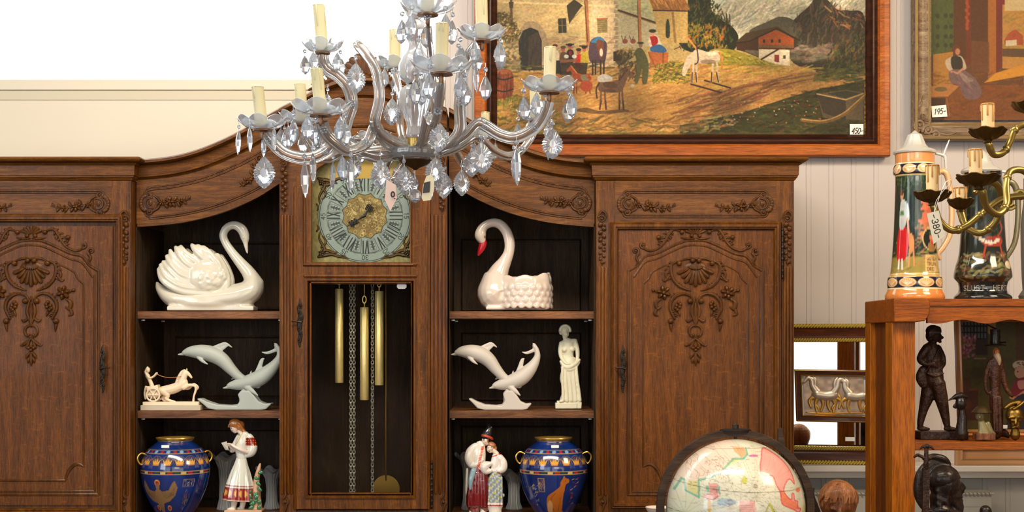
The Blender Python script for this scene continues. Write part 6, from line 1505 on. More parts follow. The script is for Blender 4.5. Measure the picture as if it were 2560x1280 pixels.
    # trough and branch at right
    cv.poly(Z5((1100, 745), (1330, 715), (1475, 735), (1470, 960), (1150, 940)), (110, 96, 72)); cv.poly(Z5((1180, 745), (1330, 722), (1450, 745), (1330, 785)), (70, 70, 50)); cv.poly(Z5((1100, 750), (1330, 800), (1330, 960), (1150, 900)), (76, 66, 50)); cv.line(Z5((1100, 748), (1330, 795), (1470, 745)), 3.4, (186, 160, 112))
    cv.curve(Z5((980, 955), (1150, 970), (1300, 920), (1400, 840), (1475, 770)), 9, (130, 104, 62)); cv.curve(Z5((980, 950), (1150, 962), (1300, 908), (1400, 828), (1475, 760)), 2.4, (186, 156, 100))
    # chalet
    cv.poly(Z5((455, 325), (640, 240), (640, 460), (520, 410), (455, 395)), (84, 56, 36)); cv.poly(Z5((630, 300), (760, 230), (915, 300), (915, 390), (630, 390)), (164, 92, 44)); cv.poly(Z5((630, 355), (915, 355), (915, 392), (630, 390)), (128, 96, 60)); cv.poly(Z5((632, 390), (880, 395), (882, 522), (780, 510), (632, 462)), (222, 212, 186))
    cv.poly(Z5((450, 330), (530, 260), (780, 205), (960, 318), (915, 308), (775, 225), (620, 300), (560, 325)), (92, 72, 44)); cv.line(Z5((400, 348), (560, 325), (775, 225), (960, 318)), 3.4, (60, 44, 30)); cv.poly(Z5((520, 395), (630, 400), (630, 450), (530, 410)), (120, 110, 88))
    for x in (675, 740, 800): cv.poly(Z5((x - 9, 312), (x + 9, 312), (x + 9, 338), (x - 9, 338)), (60, 46, 34))
    cv.poly(Z5((758, 435), (796, 435), (796, 495), (758, 490)), (150, 70, 56)); cv.poly(Z5((828, 438), (848, 438), (848, 466), (828, 466)), (90, 90, 66)); cv.line(Z5((655, 470), (790, 390)), 4, (74, 48, 30)); cv.line(Z5((640, 382), (915, 386)), 3, (90, 56, 32))
    # hay, horses, people
    nz(Z4((1360, 500), (1600, 500), (1620, 660), (1320, 660)), 330, [(150, 140, 50), (112, 108, 40), (180, 164, 80), (86, 84, 34)], 11, 2.4, .4, .7, 1)
    cv.line(Z5((90, 670), (335, 738)), 4, (84, 60, 44)); cv.line(Z5((200, 640), (405, 700)), 4, (84, 60, 44))
    cv.poly([(1534, 128), (1556, 124), (1556, 150), (1534, 152)], (60, 50, 36)); cv.ell(1553, 142, 17, 20, (70, 54, 38), .8); nz((1545, 118, 1585, 140), 60, [(176, 150, 80), (140, 116, 56)], 9, 2, .8, .7, 1)
    nz((1548, 130, 1600, 200), 120, [(84, 76, 50), (110, 98, 66), (60, 54, 38)], 9, 3, 1.2, .7, .6); cv.blobp([(1588, 128), (1600, 118), (1612, 130), (1622, 160), (1618, 205), (1606, 206), (1606, 170), (1596, 204), (1588, 204), (1592, 160)], (98, 98, 62)); cv.ell(1602, 112, 5, 6, (150, 110, 84)); cv.ell(1602, 106, 8, 3, (66, 66, 40))
    for x in (1560, 1580): cv.ell(x, 104, 5, 8, (206, 190, 170)); cv.line([(x - 3, 97), (x - 6, 88)], 1.6, (90, 60, 50)); cv.ell(x + 3, 102, 7, 6, (150, 96, 70)); cv.line([(x + 2, 97), (x + 4, 90)], 1.6, (90, 60, 50))
    cv.poly([(1620, 128), (1672, 130), (1670, 155), (1628, 160)], (178, 112, 62)); cv.line([(1622, 130), (1640, 168)], 3, (150, 96, 56)); cv.line([(1658, 130), (1658, 156)], 2, (110, 70, 44)); cv.ell(1628, 165, 12, 26, (70, 56, 40), .0)
    cv.blobp([(1624, 92), (1633, 86), (1644, 90), (1652, 104), (1654, 116), (1630, 118), (1622, 106)], (216, 196, 176)); cv.blobp([(1626, 90), (1642, 90), (1645, 106), (1632, 114), (1628, 100)], (170, 44, 36)); cv.ell(1632, 82, 6, 7.5, (206, 160, 130)); cv.ell(1632, 76, 9, 4.5, (64, 66, 40)); cv.blobp([(1628, 116), (1650, 110), (1666, 122), (1662, 130), (1630, 128)], (66, 110, 150))
    horse(cv, 1752, 204, 1.95, -1, (198, 184, 160), (90, 64, 48), (196, 140, 80), True); cv.curve([(1742, 110), (1746, 150), (1738, 160)], 3, (80, 66, 50)); cv.line([(1686, 122), (1700, 116)], 2, (90, 60, 50))
    cv.blobp([(1474, 108), (1484, 94), (1498, 92), (1510, 98), (1518, 112), (1514, 150), (1506, 156), (1480, 156), (1472, 140)], (96, 76, 84)); cv.blobp([(1478, 104), (1490, 92), (1504, 92), (1512, 102), (1494, 106)], (74, 128, 160)); cv.blobp([(1492, 104), (1500, 98), (1508, 104), (1509, 130), (1504, 144), (1498, 140)], (128, 80, 50)); cv.ell(1503.5, 130, 4, 10, (224, 206, 190))
    for x in (1482, 1489, 1502, 1510): cv.line([(x, 150), (x, 184)], 4, (76, 54, 42))
    for x, y, c, h in ((1388, 130, (220, 206, 184), (110, 50, 44)), (1408, 134, (120, 88, 62), (110, 82, 50)), (1425, 128, (60, 40, 40), (50, 36, 30)), (1447, 140, (196, 56, 44), (60, 48, 34)), (1461, 134, (190, 170, 60), (56, 50, 34))):
        cv.blobp([(x - 8, y + 2), (x, y - 6), (x + 9, y), (x + 9, y + 26), (x - 8, y + 26)], c); cv.ell(x, y - 12, 5, 6.5, (176, 110, 80)); cv.ell(x, y - 17, 6.5, 4, h)
    for x in (1425, 1459): cv.line([(x - 9, 110 + (x > 1430) * 4), (x + 9, 110 + (x > 1430) * 4)], 3, (50, 40, 34))
    cv.ell(1416, 140, 6, 5, (206, 210, 196)); cv.ell(1436, 140, 6, 5, (206, 210, 196)); cv.ell(1426, 132, 4, 6, (150, 40, 40)); cv.line([(1400, 152), (1440, 150)], 7, (150, 106, 72)); cv.poly([(1402, 156), (1470, 156), (1466, 186), (1398, 186)], (60, 46, 32), .8); cv.poly([(1382, 150), (1400, 150), (1404, 182), (1384, 184)], (50, 50, 44))
    horse(cv, 1448, 232, 1.2, -1, (170, 88, 48), (120, 60, 36), (204, 140, 70)); cv.blobp([(1452, 190), (1462, 186), (1474, 202), (1470, 210), (1460, 208)], (150, 140, 110)); cv.ell(1394, 190, 9, 6, (184, 120, 72)); cv.ell(1466, 214, 16, 14, (176, 90, 54))
    horse(cv, 1540, 272, 1.75, 1, (122, 94, 72), (80, 56, 44), (84, 62, 50)); cv.blobp([(1494, 192), (1510, 184), (1528, 190), (1530, 200), (1500, 204)], (196, 190, 180)); cv.blobp([(1508, 206), (1532, 204), (1546, 214), (1530, 220), (1512, 216)], (104, 80, 48)); cv.ell(1582, 214, 4, 5, (190, 180, 164)); cv.line([(1566, 188), (1562, 172)], 3, (110, 84, 60)); cv.line([(1574, 186), (1574, 170)], 3, (110, 84, 60)); cv.ell(1546, 240, 30, 6, (0, 0, 0), 0)
    cv.blobp([(1466, 268), (1500, 276), (1560, 272), (1570, 278), (1500, 284), (1440, 276)], (84, 60, 38), .6)
    cv.noise(.45, 6, 11); cv.noise(.16, 160, 260); cv.a = cv.a * (0.58 + 0.38 * cv.a / 255.0) * np.array((1.0, .97, .95))
    cv.sheet('canvas', 'oil', t, F, 6, 3)
    b = MB().mould(F, [(1186, -240), (2222, -240), (2222, 392), (1186, 392)], [(0, 12), (0, -14), (-3, -18), (-12, -19), (-26, -16), (-29, -11), (-31, -10)], True); b.build('outer_frame', 'frame_orange', t)
    b = MB().mould(F, [(1186, -240), (2222, -240), (2222, 392), (1186, 392)], [(-30, -10), (-34, -13), (-38, -8), (-42, -9), (-45, -3), (-49, -6), (-53, -1), (-56, 2), (-57, 7)], True); b.build('inner_frame', 'frame_dark', t)
    p = thing('price_card', 'small white card with handwritten 450 on the corner of the landscape painting', 'price card', F(2142, 343))
    c2 = Cv(0, 0, 34, 33, 0.5, (242, 236, 226)); c2.text('450-', 4, 10, 14, 2.0, (30, 26, 24), 6.5, slant=.25, gap=.12); c2.sheet('card', 'paper_v', p, F, 0, 1, quad=[F(2125, 310, 2), F(2159, 310, 2), F(2159, 343, 2), F(2125, 343, 2)])
big_painting()

def right_painting():
    F = Fr(0.44)
    t = thing('interior_painting', 'oil painting of a seated woman sewing on a terrace, in an ornate silvered frame', 'painting', F(2460, 350))
    cv = Cv(2322, -170, 2780, 300, 1.5, (110, 70, 40)); nz = lambda p, n, c, l, w, a, al=.4, sp=.5: cv.dabs(n, p, c, l, w, a, al, sp)
    cv.poly([(2322, -170), (2386, -170), (2386, 125), (2335, 136), (2322, 140)], (84, 92, 48)); nz((2322, -60, 2384, 130), 120, [(100, 106, 56), (64, 76, 40)], 9, 3, 1.3)
    for x in (2346, 2366, 2380):
        for y in (38, 66, 90, 112): cv.ell(x, y, 5, 6, (58, 58, 36), .7)
    cv.poly([(2386, -170), (2480, -170), (2480, 160), (2386, 140)], (96, 58, 34)); cv.poly([(2414, -170), (2428, -170), (2430, 160), (2418, 160)], (116, 58, 36)); 
    for y in range(-30, 70, 9): cv.ell(2420 + 2 * math.sin(y), y, 4.5, 5, (186, 80, 44), .8)
    cv.poly([(2472, -170), (2492, -170), (2492, 190), (2472, 200)], (176, 106, 46)); cv.poly([(2492, -170), (2514, -170), (2508, 165), (2492, 180)], (120, 54, 40)); cv.poly([(2500, -170), (2524, -170), (2522, 20), (2512, 30), (2494, 20)], (130, 50, 50))
    cv.poly([(2508, 10), (2780, 10), (2780, 180), (2508, 170)], (196, 140, 70)); cv.poly([(2514, -170), (2780, -170), (2780, 20), (2514, 26)], (214, 186, 130)); nz((2514, 30, 2640, 120), 130, [(200, 140, 60), (150, 130, 60), (120, 120, 60)], 16, 4, .2); cv.poly([(2512, 100), (2526, 80), (2540, 72), (2560, 88), (2560, 112), (2514, 110)], (176, 84, 50)); cv.poly([(2516, 100), (2544, 98), (2544, 112), (2516, 114)], (220, 200, 160)); cv.poly([(2508, 120), (2780, 124), (2780, 150), (2508, 140)], (104, 76, 50))
    cv.poly([(2335, 135), (2384, 128), (2384, 212), (2335, 212)], (196, 138, 58), .85); cv.poly([(2322, 212), (2780, 212), (2780, 300), (2322, 300)], (134, 78, 36)); nz((2330, 180, 2700, 296), 300, [(150, 88, 40), (112, 66, 34), (128, 76, 40)], 24, 5, .1)
    cv.poly([(2462, 206), (2490, 182), (2560, 160), (2780, 150), (2780, 186), (2560, 188)], (222, 150, 50)); cv.poly([(2430, 100), (2475, 104), (2475, 180), (2430, 176)], (120, 74, 44), .8)
    # seated woman
    cv.ell(2392, 122, 10, 12, (112, 62, 40)); cv.ell(2396, 128, 6, 8, (196, 130, 92)); cv.blobp([(2366, 150), (2384, 140), (2406, 140), (2418, 168), (2404, 176), (2380, 178), (2368, 166)], (206, 180, 150)); cv.blobp([(2380, 142), (2404, 142), (2408, 170), (2384, 172)], (60, 52, 38))
    cv.blobp([(2376, 176), (2410, 174), (2440, 196), (2456, 226), (2446, 246), (2414, 244), (2400, 214), (2378, 204)], (126, 96, 92)); cv.line([(2380, 178), (2396, 182), (2410, 170)], 5, (206, 140, 104)); cv.blobp([(2398, 176), (2420, 190), (2436, 200), (2414, 204)], (170, 140, 120), .8); nz([(2384, 180), (2440, 200), (2450, 240), (2414, 240)], 60, [(150, 118, 112), (108, 84, 84)], 12, 3, -.8, .5, .3)
    cv.poly([(2322, 216), (2370, 208), (2400, 214), (2372, 240), (2322, 242)], (188, 124, 66)); cv.ell(2354, 222, 16, 6, (120, 96, 56)); cv.poly([(2324, 244), (2366, 244), (2362, 300), (2324, 300)], (76, 50, 32)); cv.line([(2368, 244), (2376, 290)], 3, (150, 100, 60)); cv.noise(.1, 120, 120); cv.a = cv.a * .8
    cv.sheet('canvas', 'oil', t, F, 6, 3)
    M['silver_leaf'] = wood('silver_leaf_frame', (88, 66, 46), (140, 116, 90), (176, 156, 124), axis='X', flecks=0, rough=.35, coat=.2)
    P = [(2280, -230), (2800, -230), (2800, 352), (2280, 352)]
    b = MB().mould(F, P, [(0, 12), (0, -18), (-3, -24), (-8, -24), (-11, -18), (-16, -14), (-24, -12), (-30, -14), (-36, -18), (-40, -18), (-42, -14), (-44, -14), (-46, -6), (-48, 4)], True); b.build('frame', 'silver_leaf', t)
    b = MB().mould(F, P, [(-1.5, -22), (-5, -26), (-9, -22)], True); b.mould(F, P, [(-35, -17), (-38, -21), (-41, -17)], True); b.build('gilt_edge', mat('pale_gilt', (206, 180, 122), .35, .7), t)
    b = MB()
    for i in range(3): scroll(b, F, 2294 + i * 20, 316 + i * 12, 15 - i * 2, 1.3, 120 + 50 * i, 1, 5, -18)
    for q in range(16):
        x, y = 2286 + RND.uniform(0, 34), 296 + RND.uniform(0, 44); b.stroke(F, [(x, y, 2), (x + RND.uniform(-9, 6), y + RND.uniform(-8, 8), 5), (x + RND.uniform(-12, 9), y + RND.uniform(-6, 8), 1.5)], 3, 7, 1, -17)
    b.stroke(F, [(2292, 300, 5), (2290, 276, 4), (2300, 258, 2), (2305, 240, 1)], 5, 7, 1, -17); b.stroke(F, [(2340, 335, 5), (2362, 340, 4), (2384, 334, 2)], 5, 7, 1, -17); b.build('corner_ornament', 'silver_leaf', t)
    p = thing('price_card', 'small white card with handwritten 195 on the corner of the interior painting', 'price card', F(2350, 292))
    c2 = Cv(0, 0, 36, 28, 0.5, (240, 234, 224)); c2.text('195-', 4, 8, 13, 1.9, (30, 26, 24), 6.5, slant=.25, gap=.15); c2.sheet('card', 'paper_v', p, F, 0, 1, quad=[F(2329, 265, 2), F(2366, 262, 2), F(2369, 291, 2), F(2331, 293, 2)])
right_painting()

def rope_rows(b, F, x0, x1, y, n, r, d):
    for i in range(n):
        x = x0 + (i + .5) * (x1 - x0) / n; b.stroke(F, [(x - 3, y + 3, r), (x + 3, y - 3, r)], 1, 5, .8, d, smooth=False)
def mirror():
    F = Fr(0.40); s = F.s; x0 = 1932
    t = thing('wall_mirror', 'mirror in a mahogany frame with gilt beading, on the ledge beside the oak cabinet', 'mirror', F(2095, 1163))
    P = [(x0, 816), (2236, 816), (2236, 1164), (x0, 1164)]
    MB().fbox(F, x0 + 40, 860, 2196, 1116, 2, 6).build('mirror_glass', 'mirror', t, smooth=False)
    b = MB().mould(F, P, [(0, 12), (0, -8), (-10, -12), (-12, -10), (-30, -6), (-34, -8), (-44, -6), (-46, 4)], True); b.fbox(F, x0, 816, 2236, 1164, 8, 12); b.build('frame', 'mahogany', t)
    b = MB()
    for a, c, d in ((-1, -10, -13), (-34, -37, -9), (-42, -45, -9)): b.mould(F, P, [(a, d + 4), ((a + c) / 2, d), (c, d + 4)], True)
    for y in (821, 1159): rope_rows(b, F, x0 + 4, 2232, y, 40, 2.6, -13)
    for y in (856, 1124): rope_rows(b, F, x0 + 40, 2196, y, 34, 2.2, -9)
    b.build('gilt_beading', 'gilt', t)
    F2 = F
    MB().fbox(F, 2109, 1097, 2132, 1107, 0, 1.5).build('price_sticker', 'white_tin', t, smooth=False, bevel=.002)
mirror()
def relief_picture():
    F = Fr(0.385)
    t = thing('relief_picture', 'tilted small frame with a gold and silver relief of horses, in front of the mirror', 'picture', F(2080, 1055))
    P = [(1987, 923), (2176, 925), (2182, 1055), (1992, 1053)]
    b = MB().mould(F, P, [(0, 10), (0, -6), (-3, -9), (-11, -7), (-14, -3), (-16, 2), (-16, 8)], True); b.build('frame', 'mahogany', t)
    b = MB().mould(F, P, [(-1, -7), (-2.2, -10), (-4, -8)], True); b.mould(F, P, [(-13, -4), (-15, -6), (-16.5, -2)], True); b.build('gilt_edge', 'gold', t)
    MB().add(*[[F(2000, 937, 6), F(2160, 938, 6), F(2168, 1042, 6), F(2004, 1041, 6)], [(0, 1, 2, 3)]]).build('mount', 'paper', t, smooth=False)
    q = [F(2008, 938, 2), F(2154, 938, 2), F(2160, 1036, 2), F(2012, 1036, 2)]
    cv = Cv(0, 0, 150, 98, 1.2, (176, 152, 130)); cv.noise(.3, 12, 16); cv.sheet('relief_plate', mat('silvered_plate', vcol=True, rough=.35, metal=.3) and 'metal_v', t, F, 2, 2, quad=q)
    b = MB()
    M['relief_gold'] = mat('relief_gold', (222, 170, 84), .32, .8)
    def H(x, y, k, f):
        st = lambda *p: b.stroke(F, [(x + f * a * k, y + c * k, r * k) for a, c, r in p], 5, 8, .6, 0)
        st((-22, -22, 7), (-8, -20, 8), (6, -22, 8)); st((4, -24, 6), (14, -36, 4.6), (20, -42, 4)); st((18, -43, 3.6), (26, -36, 2.6)); st((-22, -20, 4), (-26, -10, 2.4), (-22, 0, 1.8)); st((-16, -18, 4), (-14, -8, 2.4), (-17, 1, 1.8)); st((4, -18, 4), (8, -8, 2.4), (5, 1, 1.8)); st((8, -18, 3.6), (16, -12, 2.2), (13, -3, 1.8)); st((-26, -24, 2), (-32, -16, 2.4), (-31, -6, 1.4)); st((6, -30, 3), (11, -39, 3.4), (16, -45, 2))
    for hx, hy, k, f in ((2050, 1030, 1.5, -1), (2074, 1031, 1.45, 1), (2128, 1030, 1.4, -1)):
        def st(bb, *p): bb.stroke(F, [(hx + f * a * k, hy + c * k, r * k) for a, c, r in p], 5, 9, .6, 0)
        bo, lg = MB(), MB()
        st(bo, (-20, -30, 7.5), (-8, -28, 8), (6, -30, 8.5)); st(bo, (4, -32, 7), (12, -44, 5.4), (14, -54, 4.4), (20, -57, 3.8), (27, -50, 2.8)); st(bo, (8, -40, 3), (8, -52, 3.4), (12, -59, 2))
        for q in (((-20, -28, 5), (-25, -16, 3), (-20, -8, 2.4), (-23, 0, 2)), ((-14, -26, 4.6), (-12, -14, 3), (-16, -2, 2)), ((4, -26, 4.6), (8, -13, 2.6), (5, 0, 2)), ((8, -26, 4.4), (18, -20, 2.8), (15, -8, 2))): st(lg, *q)
        st(lg, (-25, -34, 2.4), (-32, -24, 2.8), (-31, -10, 1.4)); bo.build('relief_horse', mat('silver_relief', (206, 190, 168), .32, .7), t); lg.build('relief_legs', M['relief_gold'], t)
    b.stroke(F, [(2016, 1030, 2), (2060, 1033, 3), (2110, 1031, 2.4), (2152, 1031, 2)], 5, 7, .6, 0)
    b.build('relief_ground', M['relief_gold'], t)
relief_picture()
# the mirror leans a little away from the wall at its right end, the relief with it
_m = [o for o in COL.objects if o.name == 'wall_mirror'][0]; _r = [o for o in COL.objects if o.name == 'relief_picture'][0]
_pv = Fr(0.40)(1932, 1163); _rot = Matrix.Rotation(math.radians(-9), 4, 'Z')
for _o in (_m, _r): _o.location = _pv + _rot.to_3x3() @ (_o.location - _pv); _o.rotation_euler.z = math.radians(-9)


# ================================================================ globe
def globe():
    F = Fr(-1.1); cx, cy, R0 = 1838, 1270, 172
    t = thing('terrestrial_globe', 'large floor globe with antique style map and dark wooden meridian ring', 'globe', F(cx, 1850))
    cv = Cv(cx - 180, cy - 180, cx + 180, cy + 180, .7, (214, 212, 190))
    z = lambda x, y: (1560 + x / 5.333, 1040 + y / 5.333); Z = lambda *a: [z(*p) for p in a]
    cv.noise(.08, 8, 8); cv.dabs(160, (cx - 170, cy - 60, cx - 40, cy + 170), [(204, 212, 180), (212, 214, 190)], 60, 14, .3, .25)
    pink = (226, 190, 168); land = (216, 186, 160)
    eu = Z((1400, 320), (1540, 380), (1560, 470), (1500, 520), (1360, 530), (1200, 680), (1080, 750), (920, 800), (910, 1010), (760, 940), (720, 800), (600, 900), (560, 1100), (400, 1300), (300, 900), (700, 400), (1100, 250))
    cv.poly(eu, (224, 202, 182)); cv.poly(Z((1390, 380), (1540, 390), (1550, 470), (1480, 510), (1400, 440)), (238, 160, 110), .8); cv.poly(Z((1360, 530), (1500, 520), (1200, 640), (1000, 780)), (216, 206, 130), .8); cv.poly(Z((770, 820), (910, 810), (910, 1000), (780, 930)), (206, 200, 130), .8)
    cv.line(Z((1560, 400), (1560, 470), (1500, 520), (1360, 530), (1200, 680), (1080, 750), (920, 800), (910, 1010), (760, 940), (760, 810), (730, 800), (640, 950)), 4.5, (98, 168, 140), .75)
    nam = [tuple(p) for p in cr(Z((1820, 410), (1770, 440), (1740, 520), (1710, 600), (1700, 700), (1760, 730), (1860, 740), (1900, 850), (1950, 950), (1960, 1080), (2060, 1140), (2150, 1180), (2220, 1225), (2260, 1180), (2200, 1160), (2210, 1080), (2160, 1060), (2150, 980), (2120, 980), (2110, 1040), (2060, 1020), (2000, 930), (2030, 850), (2110, 790), (2180, 860), (2150, 700), (2050, 560), (1920, 460)), 3, True)]
    cv.poly(nam, (236, 160, 150)); cv.poly(Z((1930, 900), (2000, 930), (2060, 1020), (2200, 1100), (2250, 1180), (2160, 1180), (1960, 1080)), (232, 120, 80), .8); cv.line(nam + nam[:1], 3, (206, 76, 84), .7)
    cv.blobp(Z((1440, 790), (1470, 730), (1510, 760), (1500, 820), (1450, 820)), (196, 196, 90)); cv.ell(*z(1640, 490), 12, 2.6, (190, 110, 150)); cv.ell(*z(1240, 1050), 22, 8, (140, 160, 180), .8); cv.dabs(40, (cx - 80, cy - 42, cx - 36, cy - 22), [(110, 130, 160), (180, 196, 200)], 12, 1.4, .1)
    for a in ((1000, 860, 1170, 940, (110, 170, 150)), (1030, 830, 1140, 980, (226, 150, 140)), (960, 960, 1150, 1010, (230, 170, 160)), (1390, 1030, 1600, 1280, (226, 150, 140))): cv.poly([z(a[0], a[1]), z(a[2], a[1]), z(a[2] - 10, a[3]), z(a[0] + 10, a[3])], a[4], .9)
    for y in range(870, 1000, 22): cv.line([z(1045, y), z(1130, y)], .9, (110, 80, 80), .6)
    for y in range(1070, 1280, 24): cv.line([z(1410, y), z(1570, y)], .9, (110, 80, 80), .6)
    cv.line(Z((1000, 1020), (1080, 1030), (1140, 980)), 2.4, (200, 60, 90)); cv.ell(*z(1030, 1110), 4.5, 16, (206, 160, 70)); cv.line(Z((1680, 1280), (1790, 1070), (1915, 1280)), 2.6, (150, 150, 30)); cv.line(Z((1790, 1080), (1850, 1200)), 5, (190, 190, 70))
    cv.ell(*z(2320, 1210), 8, 13, (200, 190, 120)); cv.ell(*z(2230, 940), 8, 5, (226, 120, 90))
    inkc = (120, 104, 84)
    r = random.Random(3); hubs = [z(1610, 850), z(1400, 1150), z(740, 1240), z(1850, 1180), z(1620, 990)]
    for h in hubs:
        for i in range(16): a = i * PI / 8 + .1; cv.line([h, (h[0] + 150 * math.cos(a), h[1] + 150 * math.sin(a))], .7, inkc, .38)
    cv.ring(*z(1610, 850), 4, 1, inkc); cv.curve(Z((600, 820), (1000, 890), (1600, 935), (2300, 925)), 1.3, (100, 84, 60), .8); cv.curve(Z((560, 1200), (1100, 1270), (1700, 1330)), 1.3, (100, 84, 60), .8); cv.curve(Z((900, 420), (1500, 405), (2000, 410)), 1, (130, 110, 80), .6)
    for _ in range(130): x, y = r.uniform(cx - 120, cx + 60), r.uniform(cy - 160, cy - 20); cv.line([(x, y), (x + r.uniform(3, 9), y + r.uniform(-1, 1))], .8, (110, 80, 70), .6)
    for _ in range(40): x, y = r.uniform(cx - 130, cx - 30), r.uniform(cy - 150, cy - 60); cv.curve([(x, y), (x + 8, y + 8), (x + 4, y + 18)], .8, (140, 100, 80), .6)
    s = F.s; b = MB(); n, m = 420, 260; vs = []
    b.ball(F(cx, cy), R0 * s, n, m)
    def col(co):
        px, py, d = F.inv(co); back = d > 0; px = np.where(back, 2 * cx - px, px); return cv.sample(px, py)
    b.build('map_sphere', 'globe_print', t, color=col)
    b = MB(); k = 96; sec = [(178, -11), (197, -11), (197, 11), (178, 11)]
    vs = [F(cx + q * math.cos(2 * PI * i / k), cy + q * math.sin(2 * PI * i / k), d) for i in range(k) for q, d in sec]
    b.add(vs, [(i * 4 + j, i * 4 + (j + 1) % 4, ((i + 1) % k) * 4 + (j + 1) % 4, ((i + 1) % k) * 4 + j) for i in range(k) for j in range(4)])
    b.build('meridian_ring', 'ring_wood', t, bevel=.001)
    b = MB(); b.flathe(F, cx, [(36, 1082), (39, 1078), (39, 1074), (30, 1072), (8, 1072), (8, 1062), (4, 1060)], 28, None, -4, sy=.35); b.flathe(F, cx, [(3, 1100), (3, 1074)], 10); b.fball(F, cx, 1064, 6, 4); b.build('pivot_cap', 'iron', t)
    # stand: horizon ring, legs, and the fins on the ring
    b = MB(); b.fprism(F, [(1945, 1072), (1953, 1070), (1962, 1112), (1958, 1124), (1944, 1106)], -8, 8); b.build('ring_pointer', 'ring_wood', t)
    b = MB(); c = F(cx, cy); vs = []; q0, q1 = 178 * s, 206 * s
    MBv = [(c.x + q * math.cos(2 * PI * i / 72), c.y + q * math.sin(2 * PI * i / 72), c.z - .022 + dz) for i in range(72) for q, dz in ((q0, 0), (q1, 0), (q1, .012), (q0, .012))]
    b.add(MBv, [(i * 4 + j, i * 4 + (j + 1) % 4, ((i + 1) % 72) * 4 + (j + 1) % 4, ((i + 1) % 72) * 4 + j) for i in range(72) for j in range(4)])
    for i in range(len(b.v)): b.v[i] = (b.v[i][0], b.v[i][1], b.v[i][2] - .03)
    b.build('horizon_ring', 'ring_wood', t, bevel=.001)
    for i in range(4):
        a = PI / 4 + i * PI / 2; x, y = c.x + 205 * s * math.cos(a), c.y + 205 * s * math.sin(a)
        MB().lathe((x, y, 0), [(.012, .0), (.02, .05), (.014, .1), (.022, .3), (.028, .6), (.018, .8), (.026, .95), (.02, c.z - .055)], 20).build('leg', 'ring_wood', t)
M['globe_print'] = mat('globe_print', vcol=True, rough=.28, coat=.6)
M['ring_wood'] = wood('ring_wood', (40, 26, 16), (62, 44, 30), (82, 62, 46), axis='X', flecks=0, rough=.5)
globe()
def dish():
    F = Fr(-.62)
    b = MB().flathe(F, 1644, [(12, 1300), (16, 1290), (26, 1278), (31, 1268), (30, 1267), (24, 1276), (8, 1288)], 40); b.flathe(F, 1644, [(14, 1302), (10, 1310), (10, 1560), (44, 850 + 1.5 / F.s)], 32)
    o = b.build('pedestal_dish', 'porcelain_pink', None); tag(o, 'white porcelain dish rim peeping out at the lower left of the globe', 'dish')
dish()

# ================================================================ cherry shelf stand and what it carries
SY = -0.55; FS = Fr(SY); SHELF_TOP = FS(0, 747).z; SHELF_LOW = FS(0, 1105).z
def shelf_stand():
    F = FS; s = F.s
    t = thing('cherry_shelf_stand', 'orange cherry wood shelf stand carrying steins on top and carvings below', 'shelf', F(2560, 850 + 1.5 / s, 130))
    x0, x1 = 2230, 2960; dp = .30 / s; xL, xR = F(x0, 0).x, F(x1, 0).x; Y = lambda d: SY + d
    for xa, xb, sg in ((x0, 2288, 1), (2902, x1, -1)):
        p = MB().fbox(F, xa, 800, xb, 850 + 1.5 / s, 0, .07 / s).build('front_post', 'cherry', t, bevel=.002)
        MB().fbox(F, xa, 800, xb, 850 + 1.5 / s, .24 / s, dp).build('rear_post', 'cherry', t, bevel=.002)
        q = xa + 14 if sg > 0 else xb - 22
        MB().fbox(F, q, 806, q + 8, 1700, .07 / s, .24 / s).build('side_panel', 'cherry_dark', t, smooth=False)
    b = MB().fbox(F, 2240, 747, 2960, 766, 0, dp); b.build('top_board', 'cherry_h', t, bevel=.002)
    b = MB(); b.fprism(F, [(2320, 767), (2960, 767), (2960, 808)] + [(2960 - i * 8, 804 + 5 * math.cos(2 * PI * (2960 - i * 8 - 2468) / 122)) for i in range(1, 80)] + [(2320, 808)], 4, 18); b.build('scalloped_apron', 'cherry_h', t)
    b = MB(); zt, zb = F(0, 746).z, F(0, 806).z; xa, xb = F(2228, 0).x, F(2318, 0).x
    o = [(xa, zt), (xb - .012, zt), (xb - .002, zt - .008), (xb, zt - .02), (xb - .002, zt - .045), (xb - .014, zb + .004), (xb - .04, zb), (xa, zb)]; b.prism(o, SY - .03, SY + .06); b.fbox(F, 2229, 747, 2262, 806, .06 / s, dp); b.build('corner_block', 'cherry_h', t, bevel=.003)
    MB().fbox(F, 2282, 1105, 2906, 1126, 2, dp).build('middle_shelf', 'cherry_h', t, bevel=.002); MB().fbox(F, 2282, 1620, 2906, 1642, 2, dp).build('lower_shelf', 'cherry_h', t, bevel=.002)
M['cherry_block'] = wood('cherry_block', (98, 50, 22), (128, 72, 36), (148, 90, 50), axis='Y', flecks=0, fine=.7, coat=.5)
shelf_stand()

